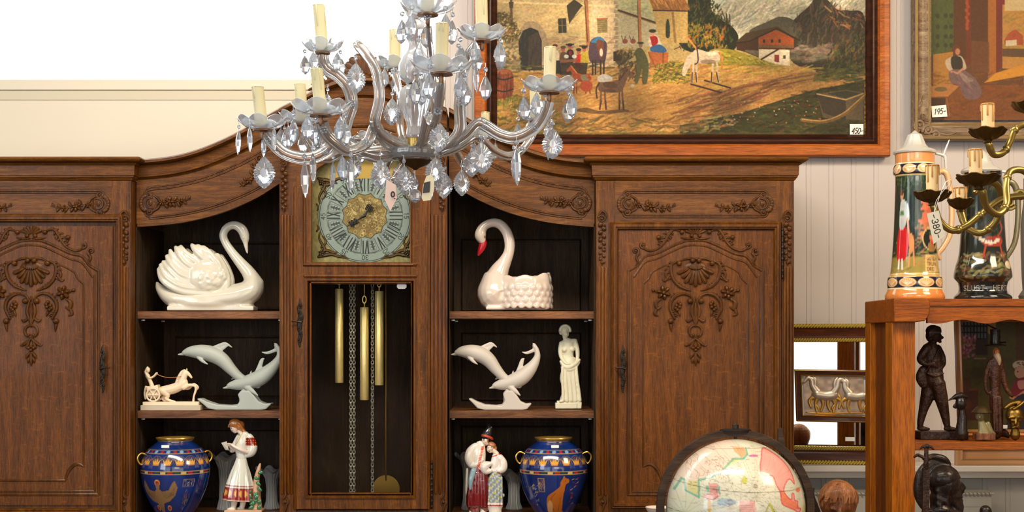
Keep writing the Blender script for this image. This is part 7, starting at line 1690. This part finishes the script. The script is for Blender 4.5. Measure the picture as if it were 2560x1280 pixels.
def stein_body(F, cx, prof, cvs, t, name='body', n=300):
    pr = [tuple(p) for p in cr(prof, 14)]; Rm = max(p[0] for p in prof)
    def col(co):
        px, py, d = F.inv(co); a = np.arctan2(px - cx, -d); return cvs.sample(cx + a * Rm * .86, py)
    b = MB().flathe(F, cx, pr, n); return b.build(name, 'glaze', t, color=col, autosmooth=50), Rm
def stein_light():
    F = Fr(-.40); cx = 2287
    t = thing('beer_stein', 'tall ceramic stein with red-skirted girl and deer, pewter lid, tan base', 'beer stein', F(cx, 747), 'steins standing on the cherry shelf')
    cv = Cv(cx - 230, 370, cx + 230, 760, .9, (186, 150, 90))
    zz = lambda x, y: (2160 + x / 2.783, 320 + y / 2.783); Z = lambda *a: [zz(*p) for p in a]
    cv.poly([(cx - 230, 436), (cx + 230, 436), (cx + 230, 680), (cx - 230, 680)], (36, 52, 40)); cv.dabs(500, (cx - 230, 436, cx + 230, 480), [(60, 84, 40), (90, 104, 52), (30, 46, 30)], 8, 2.6, 1, .7, 1)
    cv.dabs(160, (cx - 60, 470, cx + 10, 640), [(20, 30, 34), (40, 66, 50), (16, 22, 26)], 26, 4, 1.5, .7, .2)
    for y in range(505, 590, 16): cv.ell(cx + 20 + RND.uniform(-6, 6), y, 22, 8, (206, 112, 80)); cv.ell(cx + 34, y + 6, 16, 6, (180, 92, 66))
    cv.poly([(cx - 230, 640), (cx + 230, 640), (cx + 230, 684), (cx - 230, 684)], (150, 134, 66)); cv.dabs(220, (cx - 230, 600, cx + 230, 682), [(130, 128, 60), (170, 150, 80), (100, 110, 50), (190, 160, 100)], 10, 3, .2, .5)
    cv.dabs(60, (cx - 10, 560, cx + 40, 660), [(190, 120, 90), (150, 130, 70)], 14, 4, .2, .6)
    g = cx - 55                                        # girl
    cv.blobp([(g - 12, 565), (g + 8, 562), (g + 20, 600), (g + 12, 645), (g - 14, 648), (g - 20, 610)], (200, 28, 30)); cv.blobp([(g - 10, 506), (g + 6, 500), (g + 14, 530), (g + 8, 566), (g - 12, 566)], (190, 190, 186)); cv.ell(g - 4, 532, 8, 7, (70, 120, 70)); cv.ell(g - 5, 487, 7, 10, (206, 140, 100)); cv.ell(g - 7, 480, 8, 7, (90, 50, 36)); cv.blobp([(g + 6, 506), (g + 18, 512), (g + 22, 545), (g + 12, 550)], (190, 206, 214)); cv.line([(g + 16, 546), (g + 20, 580)], 6, (214, 150, 110)); cv.line([(g - 8, 648), (g - 8, 668)], 6, (226, 220, 210)); cv.line([(g + 2, 646), (g + 4, 670)], 5, (226, 220, 210))
    cv.blobp([(g + 20, 580), (g + 34, 590), (g + 36, 620), (g + 26, 630), (g + 20, 600)], (206, 140, 90)); cv.line([(g + 24, 622), (g + 22, 664)], 4.5, (206, 140, 90)); cv.line([(g + 34, 618), (g + 36, 662)], 4.5, (206, 140, 90))
    cv.ell(cx + 34, 596, 26, 30, (30, 34, 30)); cv.ring(cx + 34, 596, 28, 4, (196, 170, 120)); cv.ell(cx + 36, 592, 8, 10, (200, 120, 80)); cv.ell(cx + 36, 582, 10, 5, (60, 80, 40)); cv.blobp([(cx + 22, 610), (cx + 36, 602), (cx + 50, 612), (cx + 44, 626), (cx + 26, 626)], (150, 110, 60)); cv.ell(cx + 36, 604, 3, 7, (200, 50, 40))
    cv.poly([(cx + 12, 636), (cx + 62, 632), (cx + 64, 676), (cx + 10, 680)], (200, 170, 110)); 
    for i, w in enumerate(('GUTEN', 'TRUNK', 'DREI')): cv.text(w, cx + 16, 641 + i * 13, 8, 1.4, (110, 70, 36), 6)
    cv.poly([(cx - 230, 370), (cx + 230, 370), (cx + 230, 408), (cx - 230, 408)], (214, 144, 84))
    for y0, y1, w in ((408, 434, 0), (690, 716, 1)):
        cv.poly([(cx - 230, y0), (cx + 230, y0), (cx + 230, y1), (cx - 230, y1)], (30, 30, 46))
        k = -5
        for k in range(-5, 6):
            x = cx + k * 44 + 10; cv.ell(x, (y0 + y1) / 2, 20, 11.5, (224, 184, 132)); cv.ell(x, (y0 + y1) / 2, 16, 8.5, (200, 150, 96))
            for q in range(-3, 4): cv.line([(x, y1 - 5), (x + q * 5, y0 + 5 + abs(q))], 1.5, (236, 206, 160))
    for y, c in ((407, (236, 214, 170)), (436, (220, 190, 120)), (682, (226, 190, 130)), (687, (206, 160, 100)), (718, (236, 214, 176))): cv.line([(cx - 230, y), (cx + 230, y)], 3.4, c)
    cv.poly([(cx - 230, 721), (cx + 230, 721), (cx + 230, 760), (cx - 230, 760)], (214, 132, 66)); cv.noise(.1, 30, 40)
    stein_body(F, cx, [(66, 746), (72, 744), (73, 734), (68, 722), (67, 716), (68, 704), (66, 690), (62, 684), (59, 670), (56, 640), (52, 580), (49, 500), (48, 440), (52, 432), (53, 420), (50, 410), (48, 406), (48, 384), (48, 378), (40, 377)], cv, t)
    b = MB()                                           # raised figures
    b.stroke(F, [(cx - 50, 490, 6, -10), (cx - 52, 530, 8, -14), (cx - 56, 580, 11, -16), (cx - 58, 630, 13, -20)], 5, 10, .6)
    ln = MB().flathe(F, cx, [(40, 382), (52, 380), (53, 376), (50, 372), (34, 366), (27, 358), (22, 345), (17, 333), (8, 328), (2, 322)], 40, lambda a, i: 1 + (.04 * math.cos(10 * a) if i > 4 else 0)); ln.stroke(F, [(cx + 44, 378, 3), (cx + 64, 382, 3.4), (cx + 76, 390, 4), (cx + 78, 420, 3)], 4, 8); ln.stroke(F, [(cx + 72, 384, 2.4), (cx + 78, 366, 2.4), (cx + 86, 346, 1.4)], 4, 8); ln.build('pewter_lid', 'pewter', t)
    MB().stroke(F, [(cx + 46, 440, 6), (cx + 64, 424, 8), (cx + 80, 432, 8), (cx + 88, 470, 7), (cx + 92, 530, 7), (cx + 88, 580, 7), (cx + 72, 612, 7), (cx + 58, 630, 7), (cx + 62, 642, 5)], 6, 12).build('handle', mat('tan_handle_glaze', (214, 168, 120), .2, coat=.7), t)
stein_light()
def stein_dark():
    F = Fr(-.40); cx = 2457
    t = thing('beer_stein', 'dark ceramic stein with stag relief and lettered black foot, behind the brass arms', 'beer stein', F(cx, 747), 'steins standing on the cherry shelf')
    cv = Cv(cx - 230, 410, cx + 230, 760, .9, (28, 34, 30)); cv.dabs(300, (cx - 230, 450, cx + 230, 600), [(40, 50, 36), (60, 66, 44), (24, 28, 26), (80, 84, 56)], 14, 4, .8, .5, 1)
    cv.dabs(420, (cx - 230, 630, cx + 230, 700), [(96, 92, 50), (130, 120, 70), (60, 70, 38), (110, 60, 44), (150, 140, 96), (36, 40, 26)], 12, 6, .2, .7, .8)
    for q, y in ((0, 0), (-150, 0), (150, 0)): cv.blobp([(cx - 20 + q, 596), (cx + 24 + q, 588), (cx + 40 + q, 600), (cx + 26 + q, 614), (cx - 14 + q, 612)], (150, 52, 36)); cv.line([(cx - 10 + q, 606), (cx - 18 + q, 640)], 5, (160, 60, 40)); cv.line([(cx + 28 + q, 604), (cx + 36 + q, 640)], 5, (160, 60, 40)); cv.curve([(cx + 24 + q, 590), (cx + 40 + q, 570), (cx + 34 + q, 556)], 5, (150, 60, 40)); cv.blobp([(cx - 54 + q, 572), (cx - 40 + q, 570), (cx - 28 + q, 590), (cx - 20 + q, 600), (cx - 40 + q, 592)], (130, 100, 60))
    cv.curve([(cx - 26, 596), (cx, 606), (cx + 26, 598)], 9, (206, 196, 180), .8); cv.text('WAID', cx - 20, 594, 8, 1.4, (60, 40, 40), 8); cv.ell(cx + 50, 660, 14, 10, (206, 190, 156))
    cv.poly([(cx - 230, 702), (cx + 230, 702), (cx + 230, 760), (cx - 230, 760)], (16, 18, 18)); cv.poly([(cx - 230, 410), (cx + 230, 410), (cx + 230, 450), (cx - 230, 450)], (14, 18, 22)); cv.text('SLUST. HERTE', cx - 72, 711, 12, 2.0, (150, 146, 130), 9, gap=.35); cv.noise(.1, 30, 40)
    stein_body(F, cx, [(66, 746), (70, 743), (69, 736), (60, 726), (58, 716), (60, 704), (62, 700), (70, 690), (70, 680), (66, 660), (60, 640), (56, 610), (52, 540), (48, 470), (46, 440), (46, 426), (40, 425)], cv, t)
    ln = MB().flathe(F, cx - 4, [(40, 430), (48, 428), (50, 424), (46, 418), (32, 412), (24, 400), (18, 384), (10, 376), (3, 370)], 36); ln.stroke(F, [(cx + 40, 424, 3), (cx + 62, 428, 4), (cx + 70, 450, 4)], 4, 8); ln.build('pewter_lid', 'pewter', t)
    MB().stroke(F, [(cx + 44, 470, 7), (cx + 66, 450, 8), (cx + 84, 470, 8), (cx + 88, 530, 7), (cx + 80, 600, 7), (cx + 58, 640, 7)], 6, 12).build('handle', mat('olive_handle_glaze', (104, 96, 64), .25, coat=.6), t)
stein_dark()
def stein_edge():
    F = Fr(-.40); cx = 2612
    t = thing('beer_stein', 'grey stein just entering the picture at its right edge', 'beer stein', F(cx, 747), 'steins standing on the cherry shelf')
    MB().flathe(F, cx, [(60, 746), (62, 735), (52, 720), (54, 690), (56, 640), (57, 560), (54, 530), (50, 500), (50, 440), (40, 438)], 48, lambda a, i: 1 + .02 * math.cos(14 * a)).build('body', mat('stoneware', (110, 104, 96), .45), t)
    MB().stroke(F, [(cx + 50, 500, 6), (cx + 86, 520, 7), (cx + 80, 620, 7), (cx + 54, 640, 6)], 5, 10).build('handle', 'pewter', t)
stein_edge()

FL = Fr(-.43)
def walking_boy():
    F = FL
    t = thing('bronze_boy_statue', 'dark bronze statue of a walking boy with satchel on a wooden base', 'statue', F(2352, 1104))
    MB().fbox(F, 2292, 1084, 2412, 1104, -30, 30).build('base', 'bronze', t, bevel=.002)
    b = MB(); b.fball(F, 2336, 842, 15, 20, 17, n=14, m=10); b.fball(F, 2345, 848, 9, 13, 11); b.stroke(F, [(2353, 846, 2), (2358, 851, 2.6), (2354, 854, 2)], 3, 8); b.fball(F, 2350, 861, 5, 4, 5)
    b.stroke(F, [(2334, 858, 8), (2332, 872, 8)], 2, 10); b.stroke(F, [(2328, 878, 19), (2330, 900, 23), (2333, 925, 23), (2334, 950, 25), (2336, 966, 24)], 5, 14, .8)
    b.stroke(F, [(2316, 876, 12, -8), (2302, 894, 10.5, -10), (2297, 908, 7.5, -10), (2312, 918, 6.5, -14), (2328, 914, 6, -18)], 5, 10); b.stroke(F, [(2346, 876, 9, 6), (2358, 896, 7.5, 8), (2360, 915, 6.5, 4), (2350, 925, 6, -8)], 5, 10)
    for i in range(4): b.stroke(F, [(2324 + i, 912 + i * 3, 2.2, -20), (2334 + i, 915 + i * 3, 1.8, -21)], 2, 6)
    b.stroke(F, [(2327, 962, 19, 8), (2320, 1000, 17, 8), (2311, 1030, 12, 8), (2304, 1060, 9, 8), (2302, 1074, 7, 8)], 5, 12); b.stroke(F, [(2342, 964, 19, -8), (2350, 1000, 17, -8), (2358, 1035, 12.5, -8), (2364, 1064, 9, -8), (2366, 1074, 7, -8)], 5, 12)
    b.stroke(F, [(2300, 1078, 6, 8), (2312, 1079, 6, 8), (2324, 1080, 4, 8)], 3, 10); b.stroke(F, [(2362, 1078, 6, -8), (2378, 1079, 6, -8), (2392, 1081, 4, -8)], 3, 10)
    for y in (996, 1004, 1012): b.stroke(F, [(2308, y + 4, 3, 0), (2326, y, 3, -4)], 2, 6); b.stroke(F, [(2342, y, 3, -20), (2362, y + 6, 3, -18)], 2, 6)
    b.stroke(F, [(2314, 940, 3, -16), (2334, 946, 3, -20), (2354, 940, 3, -14)], 3, 6); organic('figure', b, 'bronze', t, .0026, 2)
    h = MB(); h.fball(F, 2332, 834, 18, 15, 18, n=14, m=10); h.fball(F, 2324, 846, 10, 16, 14)
    for i in range(9): h.stroke(F, [(2322 + i * 3, 822 + abs(i - 4), 3, -10), (2318 + i * 3.6, 836, 3, -16), (2318 + i * 3.2, 850 - i, 2, -15)], 3, 6)
    organic('hair', h, 'bronze', t, .002, 1)
    b = MB(); b.stroke(F, [(2306, 932, 12, -6), (2302, 950, 15, -6), (2306, 966, 12, -6)], 4, 12, .6); b.stroke(F, [(2310, 936, 2.4, -14), (2330, 902, 2.4, -22), (2344, 878, 2.4, -14)], 4, 6); organic('satchel', b, 'bronze', t, .0024, 2)
walking_boy()
def back_picture():
    F = Fr(-.33)
    t = thing('kitchen_picture', 'framed picture of an olive room with barred window, standing behind the small carvings', 'picture', F(2500, 1104))
    cv = Cv(2402, 812, 2720, 1104, 1.4, (84, 72, 28)); cv.dabs(200, (2402, 812, 2720, 1100), [(94, 80, 34), (72, 62, 26)], 22, 7, .4, .4)
    cv.poly([(2540, 812), (2720, 812), (2720, 1104), (2540, 1104)], (84, 50, 22), .8); cv.poly([(2402, 818), (2470, 818), (2470, 868), (2402, 868)], (30, 26, 22))
    for i in range(8):
        for j in range(3): cv.poly([(2404 + i * 8.2, 820 + j * 16), (2409 + i * 8.2, 820 + j * 16), (2409 + i * 8.2, 832 + j * 16), (2404 + i * 8.2, 832 + j * 16)], (120, 118, 110), .8)
    cv.dabs(120, (2402, 860, 2440, 912), [(150, 80, 90), (110, 50, 50), (160, 110, 60), (60, 50, 30), (190, 120, 130)], 6, 5, 1, .8, 1); cv.poly([(2440, 868), (2470, 868), (2470, 906), (2440, 906)], (58, 36, 22)); cv.poly([(2470, 820), (2490, 820), (2490, 870), (2470, 850)], (190, 150, 80), .8); cv.line([(2438, 915), (2464, 915)], 4, (150, 110, 66))
    cv.poly([(2404, 994), (2446, 994), (2446, 1070), (2404, 1070)], (76, 36, 20)); cv.line([(2404, 993), (2448, 993)], 5, (110, 60, 34)); cv.ell(2416, 980, 12, 18, (90, 50, 28)); cv.ell(2420, 1030, 10, 12, (96, 48, 26)); cv.noise(.12, 60, 60)
    # woman in white cap
    cv.ell(2552, 932, 20, 12, (206, 186, 150)); cv.dabs(14, (2540, 924, 2566, 940), [(120, 60, 50)], 4, 3, 0, .8); cv.ell(2551, 950, 14, 15, (206, 150, 120)); cv.ell(2545, 948, 2, 1.6, (60, 30, 24)); cv.blobp([(2532, 985), (2545, 966), (2575, 966), (2590, 1010), (2540, 1014), (2528, 1000)], (130, 26, 40)); cv.blobp([(2545, 972), (2566, 970), (2570, 985), (2550, 992)], (200, 130, 120)); cv.line([(2560, 1000), (2540, 1015), (2528, 1012)], 8, (206, 140, 100)); cv.blobp([(2536, 1016), (2590, 1010), (2600, 1100), (2520, 1100)], (40, 36, 50)); cv.a = cv.a * .78
    cv.sheet('print', 'oil', t, F, 2, 2)
    b = MB().mould(F, [(2386, 806), (2740, 806), (2740, 1110), (2396, 1110)], [(0, 8), (0, -6), (-4, -9), (-8, -6), (-12, -8), (-16, -2), (-18, 3)], True); b.build('frame', mat('pale_gilt_wood', (176, 120, 70), .35, .3, coat=.3), t)
back_picture()
def small_bust():
    F = Fr(-.495); t = thing('small_capped_bust', 'small dark bust with peaked cap beside the bronze boy', 'bust', F(2400, 1104))
    b = MB(); b.fball(F, 2402, 1026, 14, 18, 15); b.stroke(F, [(2384, 1012, 5), (2400, 1006, 9), (2416, 1010, 5)], 4, 10, 1.3); b.stroke(F, [(2380, 1014, 3), (2372, 1018, 2)], 2, 8, 2); b.stroke(F, [(2388, 1028, 2.4), (2384, 1034, 3), (2389, 1038, 2)], 3, 8); b.stroke(F, [(2404, 1040, 8), (2406, 1060, 11), (2404, 1085, 14), (2404, 1103, 16)], 4, 12); organic('bust', b, 'bronze_dark', t, .002, 2)
small_bust()
def hatted_figure():
    F = Fr(-.45); t = thing('tall_carved_man', 'tall slender wooden carving of a bearded man in a top hat, before the picture', 'carving', F(2492, 1104))
    b = MB(); b.stroke(F, [(2490, 1098, 17), (2492, 1060, 16), (2490, 1020, 17), (2488, 990, 13), (2488, 950, 15), (2488, 920, 14)], 6, 14, .8); b.stroke(F, [(2476, 920, 7), (2466, 950, 6), (2464, 985, 5), (2470, 1000, 4)], 5, 10); b.stroke(F, [(2500, 918, 7), (2508, 950, 6), (2514, 985, 6), (2530, 1006, 5)], 5, 10)
    for x in (2480, 2488, 2497): b.stroke(F, [(x, 1010, 3, -12), (x + 1, 1095, 4, -14)], 2, 6)
    b.stroke(F, [(2474, 1098, 6), (2508, 1098, 6)], 2, 8, 2); organic('figure', b, 'carved_dark', t, .0024, 1)
    b = MB(); b.fball(F, 2490, 896, 9, 13, 10); b.stroke(F, [(2486, 892, 1.6, -9), (2485, 899, 2.4, -11)], 2, 8); organic('head', b, mat('carved_face', (150, 88, 50), .35), t, .0018, 1)
    b = MB(); b.stroke(F, [(2490, 904, 9, -4), (2494, 916, 7, -8), (2495, 928, 3, -9)], 4, 10); organic('beard', b, mat('grey_beard', (150, 126, 100), .5), t, .0018, 1)
    b = MB(); b.flathe(F, 2488, [(12, 882), (26, 881), (27, 878), (13, 876), (12, 868), (12, 846), (13, 840), (6, 839)], 28); b.build('top_hat', 'bronze_dark', t)
    b = MB(); b.stroke(F, [(2468, 828, 2), (2480, 834, 2.4), (2494, 842, 2.4), (2500, 860, 2)], 3, 8); b.stroke(F, [(2495, 873, 2), (2514, 872, 2)], 1, 8); b.build('stick', 'bronze_dark', t)
M['carved_dark'] = wood('carved_dark', (38, 20, 12), (70, 38, 22), (100, 58, 34), flecks=0, rough=.35, coat=.3, chip=.006)
hatted_figure()
def helmet_figurine():
    F = Fr(-.51); t = thing('painted_helmet_figurine', 'small painted bust with wide hat on a reddish wooden block', 'figurine', F(2460, 1104))
    MB().fbox(F, 2436, 1088, 2484, 1104, -16, 16).build('block', 'carved_brown', t, bevel=.001)
    b = MB(); b.fball(F, 2450, 1044, 12, 15, 13); b.stroke(F, [(2447, 1042, 1.6, -11), (2445, 1049, 2.4, -13)], 2, 8); b.stroke(F, [(2452, 1058, 8), (2458, 1076, 13), (2460, 1090, 18)], 4, 12, .7); b.stroke(F, [(2470, 1064, 6), (2478, 1084, 6), (2486, 1090, 4)], 4, 8); organic('bust', b, mat('verdigris_paint', (122, 112, 76), .35, .3), t, .002, 1)
    b = MB(); b.flathe(F, 2454, [(20, 1038), (25, 1036), (18, 1028), (12, 1022), (4, 1019)], 24); b.build('hat', 'brass_dark', t)
helmet_figurine()
def brass_head():
    F = Fr(-.49); t = thing('brass_bust', 'polished brass head of a helmeted man at the right end of the middle shelf', 'bust', F(2538, 1104))
    b = MB(); b.fball(F, 2536, 1052, 22, 22, 20, n=16, m=12); b.fball(F, 2538, 1072, 15, 18, 16); b.stroke(F, [(2534, 1060, 2.4, -17), (2532, 1072, 4.4, -20)], 3, 8); b.stroke(F, [(2518, 1058, 3, -12), (2528, 1056, 3, -18)], 2, 8); b.stroke(F, [(2540, 1056, 3, -18), (2552, 1058, 3, -13)], 2, 8)
    for x in (2525, 2544): b.fball(F, x, 1064, 4, 2.6, 3, d=-15)
    b.stroke(F, [(2526, 1082, 2.6, -14), (2535, 1080, 3, -17), (2544, 1082, 2.6, -14)], 3, 8); b.stroke(F, [(2538, 1084, 9), (2538, 1102, 13)], 2, 12)
    b.stroke(F, [(2512, 1034, 5), (2530, 1022, 7), (2556, 1020, 6), (2574, 1030, 4)], 5, 10, 1.6); b.stroke(F, [(2530, 1036, 4, -14), (2546, 1026, 4, -12), (2560, 1016, 4, -6)], 4, 8); organic('head', b, 'brass_old', t, .0022, 1)
brass_head()
def sleeping_dog():
    F = Fr(-.40); t = thing('dark_lying_animal', 'low dark carved animal lying with a white sticker on its back', 'carving', F(2500, 1104))
    b = MB(); b.stroke(F, [(2480, 1096, 7), (2496, 1088, 11), (2512, 1092, 10), (2520, 1098, 6)], 4, 10); b.fball(F, 2478, 1090, 8, 7, 7); b.stroke(F, [(2474, 1084, 2), (2476, 1080, 1.4)], 2, 6); organic('animal', b, 'bronze_dark', t, .002, 2)
    MB().box(tuple(F(2493, 1070, -12)), tuple(F(2514, 1079, -14))).build('price_sticker', 'white_tin', t, bevel=.001)
sleeping_dog()
def leaning_frame():
    F = Fr(0.33); t = thing('low_picture_frame', 'plain pale wooden frame lying on the white ledge below the shelf', 'frame', F(2480, 1157))
    b = MB().mould(F, [(2388, 1096), (2640, 1096), (2640, 1156), (2388, 1156)], [(0, 8), (0, -6), (-4, -8), (-12, -5), (-16, -8), (-18, 0), (-18, 6)], True); b.fbox(F, 2392, 1100, 2636, 1152, 4, 8); b.build('frame', mat('pale_wood_frame', (176, 130, 84), .4, coat=.2), t)
leaning_frame()

# ================================================================ carved heads in the foreground
def knight_bust():
    F = Fr(-.85); t = thing('helmeted_bust', 'dark wooden profile bust of a bearded man in a crested helmet, sword at his back', 'bust', F(2360, 1380))
    b = MB(); b.fball(F, 2362, 1208, 40, 44, 40, n=18, m=12); b.fball(F, 2374, 1232, 30, 34, 30); b.stroke(F, [(2378, 1196, 13, -2), (2392, 1206, 10, 0), (2404, 1213, 7, 0), (2412, 1219, 4.5, 0)], 4, 12); b.stroke(F, [(2412, 1219, 4.5, 0), (2404, 1225, 6, 0), (2392, 1224, 9, 0)], 4, 12); b.fball(F, 2400, 1222, 6, 4, 5, d=-7); b.stroke(F, [(2386, 1230, 8, -8), (2400, 1232, 6, -2), (2409, 1230, 3, 0)], 4, 10)
    b.stroke(F, [(2372, 1196, 5, -26), (2386, 1192, 6, -18), (2396, 1196, 5, -8)], 4, 8); b.fball(F, 2384, 1206, 5, 3.4, 4, d=-22); b.stroke(F, [(2384, 1240, 9, -4), (2400, 1241, 5, 0), (2405, 1243, 3.6, 0)], 3, 8); b.stroke(F, [(2384, 1250, 9, -4), (2400, 1249, 5, 0), (2406, 1251, 3.4, 0)], 3, 8); b.stroke(F, [(2380, 1250, 14, -4), (2396, 1256, 10, 0), (2402, 1266, 8, 0), (2396, 1282, 12, 0)], 4, 12)
    b.stroke(F, [(2376, 1232, 6, -20), (2380, 1250, 7, -18), (2390, 1268, 7, -12)], 4, 8); b.stroke(F, [(2350, 1240, 26), (2352, 1280, 28), (2350, 1330, 44), (2350, 1378, 60)], 4, 16); b.stroke(F, [(2310, 1284, 12, -10), (2350, 1272, 10, -24), (2390, 1290, 12, -10)], 5, 10)
    for i in range(14): b.stroke(F, [(2338 + (i % 4) * 7, 1200 + i * 4, 4, -26), (2334 + (i % 4) * 8, 1210 + i * 4, 4.4, -28), (2342 + (i % 4) * 7, 1216 + i * 4, 3, -26)], 3, 6)
    organic('head', b, 'bronze_dark', t, .0032, 2)
    h = MB(); h.fball(F, 2356, 1196, 43, 34, 42, n=18, m=12, ang=8); h.stroke(F, [(2368, 1166, 6), (2350, 1158, 9), (2326, 1162, 13), (2308, 1180, 15), (2298, 1206, 14), (2296, 1236, 12), (2304, 1262, 8), (2316, 1280, 4)], 6, 12, .8); h.stroke(F, [(2310, 1146, 6), (2335, 1142, 9), (2360, 1148, 9), (2374, 1160, 5)], 5, 10, 1.2)
    h.stroke(F, [(2352, 1214, 4, -30), (2372, 1204, 4, -30), (2394, 1192, 4, -16)], 4, 8); organic('helmet', h, 'bronze_dark', t, .003, 2)
    b = MB(); b.fprism(F, [(2294, 1166), (2310, 1166), (2308, 1378), (2292, 1378)], -50, -40); b.stroke(F, [(2302, 1166, 7, -45), (2303, 1120, 5, -45)], 2, 10); b.fball(F, 2304, 1112, 7, 6, 7, d=-45); b.stroke(F, [(2288, 1118, 2.4, -45), (2296, 1113, 4, -45), (2304, 1117, 4, -45), (2312, 1113, 4, -45), (2320, 1119, 2.4, -45)], 4, 8); b.stroke(F, [(2274, 1138, 3.4, -45), (2282, 1134, 4, -45), (2296, 1140, 4, -45), (2312, 1142, 4, -45)], 4, 8); b.build('sword', 'bronze', t)
knight_bust()
def carved_head():
    F = Fr(-.85); t = thing('carved_wooden_head', 'brown carved head with combed fringe seen from its crown, right of the globe', 'bust', F(2096, 1400))
    b = MB(); b.fball(F, 2096, 1256, 46, 56, 46, n=18, m=12); b.stroke(F, [(2096, 1290, 32), (2096, 1340, 36), (2096, 1400, 58)], 3, 16); b.stroke(F, [(2090, 1262, 5, -42), (2088, 1280, 8, -48)], 3, 8)
    for x in (2074, 2110): b.fball(F, x, 1268, 8, 4, 4, d=-40)
    organic('head', b, 'carved_brown', t, .0034, 2)
    h = MB(); h.fball(F, 2096, 1250, 49, 51, 48, n=18, m=12, d=4)
    for i in range(15):
        a = (i - 7) / 7; r = RND.uniform(-2, 2); sq = lambda u, y: -47 * math.sqrt(max(.05, 1 - (u / 50) ** 2 - ((1250 - y) / 53) ** 2)) + 2
        P = [(8 + a * 12, 1206 + abs(a) * 3), (4 + a * 34, 1220 + abs(a) * 6), (a * 44, 1236 + abs(a) * 5), (a * 46 - 3 + r, 1254 + r)]
        h.stroke(F, [(2096 + u, y, w, sq(u, y)) for (u, y), w in zip(P, (1.6, 2.8, 2.8, 1.6))], 5, 6)
    o = organic('hair', h, wood('combed_brown', (96, 56, 30), (146, 92, 56), (184, 130, 86), flecks=0, rough=.4, coat=.3), t, .0014, 0)
carved_head()
def twisted_horn():
    F = Fr(-.6); b = MB(); c = cr([(2030, 1226, 5), (2026, 1244, 9), (2032, 1266, 12), (2042, 1300, 14), (2050, 1360, 15)], 8)
    b.tube([F(p[0], p[1]) for p in c], [p[2] * .8 * F.s for p in c], 10)
    for i in range(0, len(c) - 1):
        p = c[i]
        b.stroke(F, [(p[0] - p[2] * .9, p[1] + 3, 2.4, -2), (p[0], p[1], 3.4, -p[2] * .8), (p[0] + p[2] * .9, p[1] - 4, 2.4, -2)], 3, 6)
    b.flathe(F, 2052, [(34, 1500), (36, 1480), (20, 1370), (10, 1350)], 20)
    o = b.build('twisted_carving', 'bronze_dark', None); tag(o, 'dark twisted carving standing between the globe ring and the carved head', 'carving')
twisted_horn()
def knob():
    F = Fr(-.85); b = MB(); b.fball(F, 2464, 1278, 15, 15, 15, n=14, m=10); b.flathe(F, 2464, [(24, 1400), (14, 1380), (10, 1330), (12, 1290)], 20); o = b.build('dark_finial', 'bronze_dark', None); tag(o, 'small dark rounded finial right of the helmeted bust at the bottom edge', 'finial')
knob()

# ---------------------------------------------------------------- let every thing rest exactly on what carries it
def lowest(o):
    zs = []
    def go(x, off):
        off = off + x.location
        if x.type == 'MESH':
            n = len(x.data.vertices); a = np.zeros(n * 3); x.data.vertices.foreach_get('co', a); zs.append(off.z + a.reshape(-1, 3)[:, 2].min() * x.scale.z)
        for c in x.children: go(c, off)
    go(o, Vector((0, 0, 0))); return min(zs)
def display_table():
    # carries the carved heads, just below the lower edge of the picture
    items = [o for o in COL.objects if o.parent is None and o.name in ('helmeted_bust', 'carved_wooden_head', 'twisted_carving', 'dark_finial')]
    zt = min(lowest(o) for o in items) - .002; F = Fr(-.85)
    t = thing('display_table', 'low dark wooden table under the carved heads, below the picture edge', 'table', (1.05, -.78, 0))
    x0, x1, y0, y1 = .765, 1.36, -.99, -.57
    MB().box((x0, y0, zt - .025), (x1, y1, zt)).build('table_top', 'mahogany', t, bevel=.002)
    for x in (x0 + .03, x1 - .07):
        for y in (y0 + .03, y1 - .07): MB().box((x, y, 0), (x + .04, y + .04, zt - .025)).build('leg', 'mahogany', t, bevel=.002)
    for o in items: o.location.z += zt - lowest(o) + .001 if o.name != 'helmeted_bust' and False else 0
    for o in items:
        lo = lowest(o)
        if lo - zt > .004:
            b = MB(); c = o.location; r = .05 if o.type == 'EMPTY' else .018
            b.box((c.x - r, c.y - r, zt + .0005), (c.x + r, c.y + r, lo + .004)); b.build('plinth', 'bronze', o)
display_table()
Fb = Fr(0.05)
TOPS = {'up': Fb(0, 778).z, 'mid': Fb(0, 1027).z, 'low': Fb(0, 1297).z}
CARRY = {'swan_figure': 'up', 'swan_planter': 'up', 'dolphin_sculpture': 'mid', 'chariot_figurine': 'mid', 'classical_statuette': 'mid', 'egyptian_vase': 'low', 'ruffled_vase': 'low', 'girl_figurine': 'low', 'couple_figurine': 'low'}
LEDGE = Fr(0.3)(0, 1165).z
REST = {'beer_stein': SHELF_TOP, 'bronze_boy_statue': SHELF_LOW, 'kitchen_picture': SHELF_LOW, 'small_capped_bust': SHELF_LOW, 'tall_carved_man': SHELF_LOW, 'painted_helmet_figurine': SHELF_LOW, 'brass_bust': SHELF_LOW, 'dark_lying_animal': SHELF_LOW,
        'wall_mirror': LEDGE, 'low_picture_frame': LEDGE, 'terrestrial_globe': 0.0}
for o in list(COL.objects):
    if o.parent is None and 'category' in o:
        k = o.name.split('.')[0]
        z = TOPS[CARRY[k]] if k in CARRY else REST.get(k)
        if z is not None: o.location.z += z - lowest(o) + .0004
